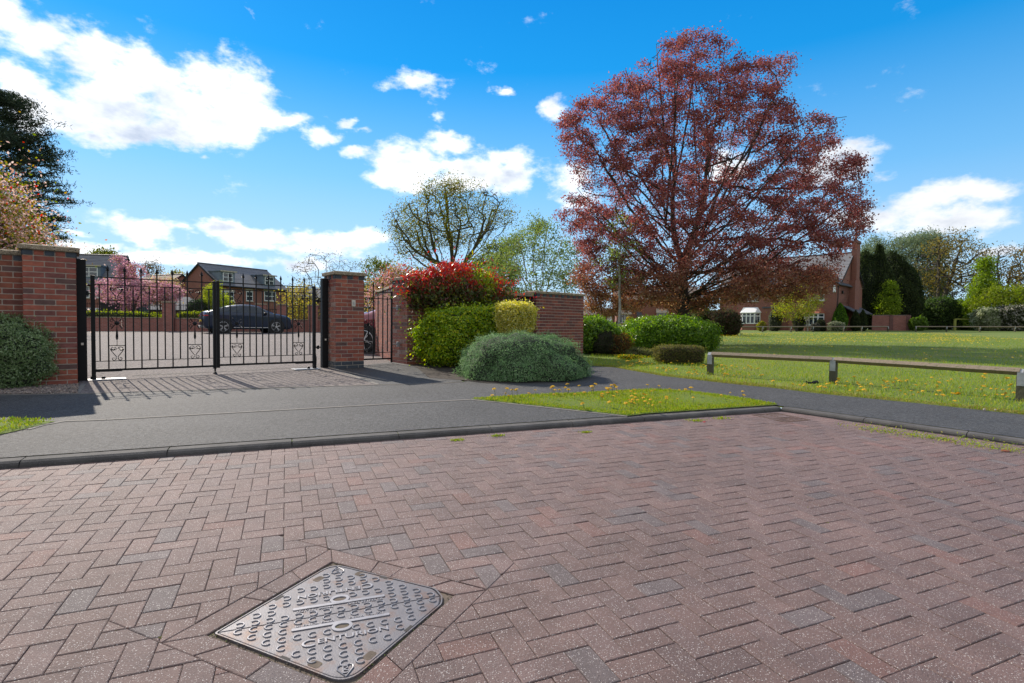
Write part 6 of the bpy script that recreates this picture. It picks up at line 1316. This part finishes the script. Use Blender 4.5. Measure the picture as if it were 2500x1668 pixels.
for (t0, t1, lab, sd_) in ((-.5, .418, 'yellow-green hedge behind the railings left of the car park pillar', 1), (.46, .60, 'yellow-green hedge behind the railings right of the car park pillar', 2)):
    a = pw((t0+t1)/2); shrub('low_hedge', lab, a[0]-.3, a[1]+.75, ((t1-t0)*lw_/2, .38, .60), 14000 if sd_ == 1 else 4000, .045, .028, [(.30, .36, .025), (.40, .42, .03), (.20, .27, .025), (.12, .18, .02)], 500+sd_, p=5, rz=rzw, lump=.05, lf=9, zc=.55, thick=.10, core=(.05, .06, .015))
b = MB(); hz0 = thing('black_shed', 'black timber shed side behind the railings under the cherry', 'shed', (*farpt(280, 40), zg(*farpt(280, 40))), .3); b.bbox((-.9, 0, -.2), (1.6, 2.0, 1.85), .03); b.build('shed_wall', M_fence, hz0)

# ------------------------------------------------------------------ cars
def car(label, paint, x, y, heading):
    t = thing('parked_car', label, 'car', (x, y, zg(x, y)), heading)
    X = np.array([-2.28, -2.25, -2.15, -1.95, -1.65, -1.3, -.95, -.6, -.2, .2, .5, .8, 1.05, 1.28, 1.55, 1.85, 2.05, 2.18, 2.26, 2.29])
    ZT = np.array([.90, 1.08, 1.17, 1.23, 1.33, 1.44, 1.52, 1.575, 1.60, 1.585, 1.53, 1.40, 1.26, 1.15, 1.10, 1.04, .98, .90, .77, .60])
    BL = np.array([.80, .98, 1.06, 1.12, 1.14, 1.13, 1.12, 1.11, 1.10, 1.09, 1.08, 1.07, 1.065, 1.05, 1.02, .96, .90, .81, .69, .56])
    HW = np.array([.66, .76, .82, .86, .89, .905, .91, .91, .91, .91, .91, .91, .91, .905, .90, .875, .84, .79, .71, .62])
    ZBm = np.array([.42, .34, .28, .24, .22, .22, .22, .22, .22, .22, .22, .22, .22, .22, .22, .22, .22, .23, .27, .36])
    xs = np.linspace(-2.28, 2.29, 60); zt = np.interp(xs, X, ZT); bl = np.minimum(np.interp(xs, X, BL), zt-.045); hw = np.interp(xs, X, HW); zb = np.interp(xs, X, ZBm)
    def sect(i):
        g = max(0, min(1, (zt[i]-bl[i]-.05)/.30)); rw = hw[i]*(.86*(1-g)+.66*g); hb = hw[i]*(.955)
        return [(0, zt[i]), (rw*.55, zt[i]-.006), (rw*.9, zt[i]-.03), (rw, zt[i]-.055*(.4+g)), (rw+(hb-rw)*.5, (zt[i]-.055*(.4+g)+bl[i])/2+.012*g), (hb, bl[i]), (hw[i]-.005, bl[i]-.05), (hw[i], bl[i]-.16), (hw[i]-.015, .62*bl[i]+.1), (hw[i]+.005, .42), (hw[i]-.03, zb[i]+.06), (hw[i]-.10, zb[i]), (0, zb[i])]
    secs = [sect(i) for i in range(len(xs))]; n = len(secs[0]); b = MB(); vs = []; fs = []
    for i, s in enumerate(secs):
        for (yy, zz) in s: vs.append((xs[i], yy, zz))
        for (yy, zz) in s[::-1][1:-1]: vs.append((xs[i], -yy, zz))
    m_ = 2*n-2
    for i in range(len(xs)-1):
        for k in range(m_): fs.append((i*m_+k, i*m_+(k+1) % m_, (i+1)*m_+(k+1) % m_, (i+1)*m_+k))
    fs += [tuple(range(m_))[::-1], tuple((len(xs)-1)*m_+k for k in range(m_))]; b.grid(vs, fs); body = b.build('body', paint, t, True)
    bm = bmesh.new(); bm.from_mesh(body.data); bmesh.ops.recalc_face_normals(bm, faces=bm.faces[:]); bm.to_mesh(body.data); bm.free()
    at = lambda x, k, off=.006: (lambda f: (x, f[0], f[1]))([np.interp(x, xs, [s[k][j] for s in secs]) for j in (0, 1)])
    def strip(x0, x1, k0, k1, t0, t1, side, k=10, off=.007, cut0=0, cut1=0):
        b = MB(); vs = []
        for i in range(k+1):
            for tt in np.linspace(t0, t1, 4):
                xx = x0+(x1-x0)*i/k; xx += (cut0*(1-tt) if i == 0 else 0)+(cut1*(1-tt) if i == k else 0); f = k0+(k1-k0)*tt; ka = int(min(f, len(secs[0])-2)); fr = f-ka
                p, q = np.array(at(xx, ka)), np.array(at(xx, ka+1)); r = p+(q-p)*fr; r[1] = (r[1]+off)*side; r[2] += off*.5; vs.append(tuple(r))
        fs = [(i*4+j, (i+1)*4+j, (i+1)*4+j+1, i*4+j+1) for i in range(k) for j in range(3)]; b.grid(vs, fs); return b
    for side in (-1, 1):
        for (x0, x1) in ((-1.55, -.98), (-.93, -.18), (-.12, .74)):
            strip(x0, x1, 3, 5, .12, .93, side, cut0=-.05, cut1=.10 if x1 > .7 else 0).build('side_window', M_cglass, t, True)
        for xw in (-1.36, 1.36):
            b = MB(); T = Matrix.Translation((xw, side*.885, .352)) @ Matrix.Rotation(-side*math.pi/2, 4, 'X')
            b.lathe([(.0, -.01), (.45, -.01), (.46, .01), (.45, .034), (.43, .036), (.0, .030)], 28, T=T); b.build('wheel_arch', M_tyre, t)
            wt = thing('wheel', '', '', (xw, side*.80, .366), 0); wt.parent = t
            for kk in ('label', 'category'):
                if kk in wt: del wt[kk]
            T = Matrix.Rotation(-side*math.pi/2, 4, 'X'); b = MB(); b.lathe([(.255, .10), (.268, .135), (.32, .142), (.358, .125), (.368, .09), (.368, -.05), (.35, -.09), (.24, -.09)], 28, T=T); b.build('tyre', M_tyre, wt, True)
            b = MB(); b.lathe([(.262, .05), (.266, .128), (.252, .132), (.242, .06), (.0, .05)], 28, T=T)
            for sp in range(5):
                for dd in (-.14, .14): a_ = sp*2*math.pi/5+.3; b.tube([T @ Vector((.04*math.cos(a_), .04*math.sin(a_), .115)), T @ Vector((.248*math.cos(a_+dd), .248*math.sin(a_+dd), .125))], [.018, .015], 4)
            b.lathe([(.055, .10), (.05, .128), (.0, .13)], 12, T=T); b.build('rim', M_alloy, wt)
        b = MB(); b.bbox((.68, side*.90 if side > 0 else -1.06, 1.03), (.84, 1.06 if side > 0 else -.90, 1.16), .035); b.build('wing_mirror', M_black, t)
        b = MB(); b.box((-.85, side*.905-.012, .30), (1.0, side*.905+.012, .335)); b.build('sill_strip', M_alloy, t)
        b = MB(); b.tube([at(x, 3)[:1]+(side*(at(x, 3)[1]+.004), at(x, 3)[2]+.004) for x in np.linspace(-1.7, .9, 16)], .008, 4); b.build('window_trim', M_alloy, t)
        for x in (-.16, .93):      # shut lines
            b = MB(); b.tube([(x-.02, side*(at(x, 5)[1]+.001), at(x, 5)[2]), (x, side*(at(x, 7)[1]+.001), at(x, 7)[2]), (x, side*(at(x, 9)[1]+.0), .46), (x-.06, side*(at(x, 10)[1]), .32)], .004, 4); b.build('door_gap', M_black, t)
        for x in (-.42, .42): b = MB(); b.bbox((x-.09, side*.914-.012, .86), (x+.09, side*.914+.012, .885), .006); b.build('door_handle', paint, t)
        b = MB(); b.bbox((2.0, side*.60-.16*(side > 0)-.05, .70), (2.215, side*.60+.16*(side < 0)+.16*0+.13, .79), .02); b.build('headlight', M_lens, t)
        b = MB(); b.bbox((-2.27, .38 if side > 0 else -.84, .92), (-2.02, .84 if side > 0 else -.38, .985), .02); b.build('tail_light', M_red, t)
    for (x0, x1, nm) in ((.62, 1.24, 'windscreen'), (-2.0, -1.15, 'rear_window')):
        b = MB(); vs = []; k = 8
        for i in range(k+1):
            xx = x0+(x1-x0)*i/k; z_ = np.interp(xx, xs, zt); r_ = at(xx, 3)[1]*.93
            for f in (-1, -.5, 0, .5, 1): vs.append((xx, r_*f, z_+.008-abs(f)**2*.03))
        b.grid(vs, [(i*5+j, i*5+j+1, (i+1)*5+j+1, (i+1)*5+j) for i in range(k) for j in range(4)]); b.build(nm, M_cglass, t, True)
    b = MB(); b.bbox((-2.31, -.26, .62), (-2.27, .26, .73), .004); b.build('number_plate', M_yel, t); b = MB(); b.bbox((-2.30, -.62, .30), (-2.1, .62, .42), .03); b.build('rear_bumper', M_galv, t)
    b = MB(); b.bbox((2.10, -.7, .28), (2.31, .7, .52), .05); b.build('front_grille', M_black, t)
    return t
c1 = car('dark blue coupe-roofed car parked side-on in the car park behind the gates', M_carp, -16.15+1.36*.7716, 29.6+1.36*.6361, math.atan2(.636, .7716))
c2 = copy_tree(c1); c2['label'] = 'dark car with plum reflections put into its paint colour, glimpsed through the footpath gate behind the keypad pillar'; xx, yy = -3.98+1.36, 15.35; c2.location = (xx, yy, zg(xx, yy)); c2.rotation_euler = (0, 0, math.pi*.985)
for ch_ in c2.children:
    if ch_.name.startswith(('body', 'door_handle')): ch_.data = ch_.data.copy(); ch_.data.materials[0] = M_carp2

# ------------------------------------------------------------------ grass, flowers, weeds and litter
def blades(name, poly, n, h, cols, seed, label, dz=0, lean=.5, w=None, dens=None):
    rng = np.random.default_rng(seed); P = scatter_in(poly, n, rng)
    if dens is not None: P = P[rng.random(len(P)) < dens(P)]
    n = len(P); z = np.array([zg(x, y) for x, y in P])+dz; hh = h*rng.uniform(.45, 1.25, n); hh *= 1+.35*np.sin(P[:, 0]*3.1+P[:, 1]*1.3)*np.sin(P[:, 1]*2.3-P[:, 0])
    A = rng.normal(size=(n, 3))*lean; A[:, 2] = 1; A /= np.linalg.norm(A, axis=1, keepdims=True); A *= hh[:, None]/2; a = rng.uniform(0, 6.283, n); B = np.stack([np.cos(a), np.sin(a), np.zeros(n)], 1)*.0042
    C = np.stack([P[:, 0], P[:, 1], z], 1)+A*.9; o = quads(name, C, A, B, pal(rng, n, cols, w), M_blade); return tag(o, label, 'grass', None, 'stuff')
GC = [(.245, .35, .024), (.18, .28, .020), (.35, .42, .040), (.38, .35, .09)]
blades('verge_grass', vt, 30000, .030, GC, 601, 'short grass on the triangular verge between the kerb and the path', dz=.01)
blades('verge_grass', vl, 11000, .030, GC, 602, 'patch of grass at the left edge of the footway', dz=.02)
lawn_near = [path_far[3], path_far[4], path_far[5], path_far[6], path_far[7], path_far[8], path_far[9], path_far[10], (6.9, 4.2), (9.0, 1.9), (13, 4), (13, 13), (9, 15.5), (2.3, 15.5)]
blades('lawn_edge_grass', lawn_near, 90000, .055, GC, 603, 'short grass of the green beside the path', dens=lambda P: np.clip(1.35-np.hypot(P[:, 0], P[:, 1])/16, .12, 1))
far_poly = [(2.2, 15.5), (9, 15.5), (13, 13), (24, 16), (34, 44), (4, 44), (2.4, 20)]
blades('far_lawn_grass', far_poly, 60000, .075, [(.23, .32, .022), (.18, .265, .018), (.29, .35, .03)], 604, 'grass of the green farther off')
# dry trodden edge of the lawn along the path
edge_poly = path_far[3:12]+[(p[0]+.05, p[1]+.34) for p in path_far[3:12]][::-1]
blades('dry_edge_grass', edge_poly, 12000, .035, [(.34, .29, .12), (.26, .24, .08), (.20, .24, .04)], 605, 'short dry yellowish grass along the edge of the path', lean=.9)
# dandelions
def dmesh(seed):
    r = random.Random(seed); b = MB(); h = r.uniform(.035, .075); R = r.uniform(.016, .023)
    b.tube([(0, 0, -.01), (.003, .002, h*.6), (.002, 0, h)], .0018, 4, 1)
    for ring, (rr, zz, k) in enumerate(((R, .000, 14), (R*.72, .004, 11), (R*.4, .006, 7))):
        for i in range(k):
            a = 2*math.pi*(i+ring*.4)/k+r.uniform(-.1, .1); d = (math.cos(a), math.sin(a)); w = .34*rr; pz = h+zz
            b.face([(0, 0, pz-.002), (d[0]*rr*.6+d[1]*w*.5, d[1]*rr*.6-d[0]*w*.5, pz+.003), (d[0]*rr, d[1]*rr, pz+r.uniform(-.002, .003)), (d[0]*rr*.6-d[1]*w*.5, d[1]*rr*.6+d[0]*w*.5, pz+.003)], 0)
    o = b.build('dandelion', [M_yel, M_stem]); me = o.data; bpy.data.objects.remove(o); return me
DM = [dmesh(k) for k in range(5)]; rd = random.Random(31); nd = 0
def put_d(x, y, dz=.0):
    global nd
    o = bpy.data.objects.new('dandelion', DM[rd.randrange(5)]); COL.objects.link(o); o.location = (x, y, zg(x, y)+dz); o.rotation_euler = (rd.uniform(-.25, .45), rd.uniform(-.3, .3), rd.uniform(0, 6.28)); s = rd.uniform(1.1, 1.7); o.scale = (s, s, s)
    if dz: tag(o, 'yellow dandelion in flower on the triangular verge', 'dandelion', 'dandelions on the triangular verge')
    else: tag(o, 'yellow dandelion in flower on the green near the path', 'dandelion', 'dandelions on the green')
    nd += 1
cl = scatter_in(vt, 26, np.random.default_rng(8))
for k in range(88): c = cl[rd.randrange(len(cl))]; x, y = c[0]+rd.gauss(0, .14), c[1]+rd.gauss(0, .12); (put_d(x, y, .022) if in_poly(np.array([x]), np.array([y]), vt)[0] else None)
cl = scatter_in([path_far[4], path_far[6], path_far[8], path_far[10], (7.5, 6.5), (8.5, 9.5), (5, 12), (2.6, 13)], 44, np.random.default_rng(9)); LN = lawn_near
while nd < 292:
    c = cl[rd.randrange(len(cl))]; x, y = c[0]+rd.gauss(0, .22), c[1]+rd.gauss(0, .2)
    if in_poly(np.array([x]), np.array([y]), LN)[0]: put_d(x, y)
rng = np.random.default_rng(77); P = scatter_in([(2.4, 15.5), (9, 14), (14, 12), (26, 17), (36, 46), (6, 46), (3, 22)], 17000, rng); dn = np.exp(-((P[:, 1]-25-.15*P[:, 0])/3.0)**2)*1.1+np.exp(-((P[:, 1]-40)/5)**2)*.8+.10; P = P[rng.random(len(P)) < dn*np.clip(.6+.9*np.sin(P[:, 0]*.9)*np.sin(P[:, 1]*.7+1), .1, 1)]
n = len(P); C = np.stack([P[:, 0], P[:, 1], np.array([zg(x, y) for x, y in P])+.07], 1); a = rng.uniform(0, 6.28, n); A = np.stack([np.cos(a), np.sin(a), rng.uniform(-.2, .5, n)], 1)*.028; B = np.stack([-np.sin(a), np.cos(a), rng.uniform(-.2, .5, n)], 1)*.028
tag(quads('far_dandelions', C, A, B, pal(rng, n, [(.80, .50, .01), (.70, .55, .02)]), M_petal), 'drifts of yellow dandelions far out on the green', 'dandelions', None, 'stuff')
# weeds in the kerb channel
def weed(label, px, py, s, seed, cols=GC, n=90):
    x, y = gpx(px, py); rng = np.random.default_rng(seed); z = zroad(x, y); t = thing('weed', label, 'weed', (x, y, z)); C = rng.normal(size=(n, 3))*np.array([s, s*.5, s*.16]); C[:, 2] = np.abs(C[:, 2])+.006
    C[:, :2] = C[:, :2]@np.array([[K2D[0], K2D[1]], [K2N[0], K2N[1]]]) if px > 1950 else C[:, :2]@np.array([[K1D[0], K1D[1]], [K1N[0], K1N[1]]]); leaves('leaves', C, .011, .0045, pal(rng, n, cols), M_blade, t, rng, up=.7); return t
for i, (px, py, s, lab) in enumerate(((1117, 1062, .035, 'tiny weed tuft against the left kerb below the hedge'), (1216, 1052, .035, 'small weed in the kerb channel right of the manhole cover'), (1430, 1044, .03, 'weed tuft at the kerb below the crossing edge'), (1700, 1017, .06, 'yellowish weed at the kerb near the red petal'), (1760, 1012, .05, 'sparse weed in the kerb channel before the drain'),
    (2140, 1040, .16, 'moss and weeds along the right kerb nearest the drain'), (2205, 1050, .16, 'moss and weeds midway along the right kerb'), (2275, 1058, .10, 'leafy green weed standing in the right kerb channel'), (2370, 1073, .18, 'moss strip along the right kerb'), (2430, 1082, .16, 'moss strip at the kerb by the right edge of the photo'))): weed(lab, px, py, s, 700+i, n=int(60+900*s))
rng = np.random.default_rng(3)
def moss():      # moss that fills joints here and there
    V_, A_, B_, K_ = [], [], [], []
    for _ in range(1900):
        k, m_ = rng.integers(-90, 100), rng.integers(-50, 50); u, v = (k+2*m_)*.1, (k-2*m_)*.1; s = rng.uniform(0, .3); along = rng.random() < .5
        x, y = (OC[0]+(u+s)*EU[0]+v*EV[0], OC[1]+(u+s)*EU[1]+v*EV[1]) if along else (OC[0]+u*EU[0]+(v+s)*EV[0], OC[1]+u*EU[1]+(v+s)*EV[1])
        if dk(x, y) > -.02 or dk2(x, y) > -.02 or y < 1 or abs(x) > 6: continue
        c = cw(.44, 0)
        if math.hypot(x-c[0], y-c[1]) < .55: continue
        if rng.random() > .10+.9*(math.sin(x*2.3+1)*math.sin(y*2.9+x) > .35): continue
        for q in range(5): V_.append((x+rng.normal()*.006, y+rng.normal()*.006, zroad(x, y)+.0015+rng.random()*.003)); a = rng.uniform(0, 6.3); A_.append((math.cos(a)*.004, math.sin(a)*.004, .002)); B_.append((-math.sin(a)*.0025, math.cos(a)*.0025, .001))
    n = len(V_); return tag(quads('joint_moss', np.array(V_), np.array(A_), np.array(B_), pal(rng, n, [(.16, .20, .025), (.12, .15, .03), (.20, .20, .05)]), M_blade), 'moss crumbs in the joints of the block paving', 'moss', None, 'stuff')
moss()
x, y = gpx(1983, 940); t = thing('plastic_scrap', 'scrap of black plastic lying in the grass beside the middle fence post', 'litter', (x, y, zg(x, y)+.02), .3); b = MB(); b.tube([(-.13, 0, .05), (-.08, .01, .02), (-.02, -.01, .015), (.05, 0, .02), (.10, .01, .03), (.13, 0, .01)], [.004, .010, .02, .03, .026, .012], 5); b.tube([(-.13, 0, .05), (-.10, .02, .0), (-.04, 0, .01)], .006, 4); b.build('scrap', M_black, t)
for (px, py, lab, r) in ((2403, 1004, 'small white litter ball at the path edge on the right', .018), (2430, 1005, 'smaller pale pebble just right of the white litter', .012)):
    x, y = gpx(px, py); t = thing('litter', lab, 'litter', (x, y, zg(x, y)+.02)); bm = bmesh.new(); bmesh.ops.create_icosphere(bm, subdivisions=1, radius=r)
    for vtx in bm.verts: vtx.co *= random.uniform(.75, 1.2)
    b = MB(); b.addbm(bm); b.build('crumpled_piece', M_stone, t)
M_redp = mat('red_petal', (.55, .01, .02), .6)
def petalthing(name, label, px, py, m, s):
    x, y = gpx(px, py); t = thing(name, label, 'leaf', (x, y, zroad(x, y)+.006)); b = MB(); b.grid([(-s, 0, .002), (0, -s*.6, .006), (s, 0, .004), (0, s*.6, .012)], [(0, 1, 2, 3)]); b.build('blade', m, t)
petalthing('fallen_leaf', 'single bright red leaf lying by the kerb left of the drain', 1720, 1021, M_redp, .022)
petalthing('fallen_leaf', 'orange-brown dead leaf at the right kerb by the photo edge', 2455, 1089, M_tilered, .05)
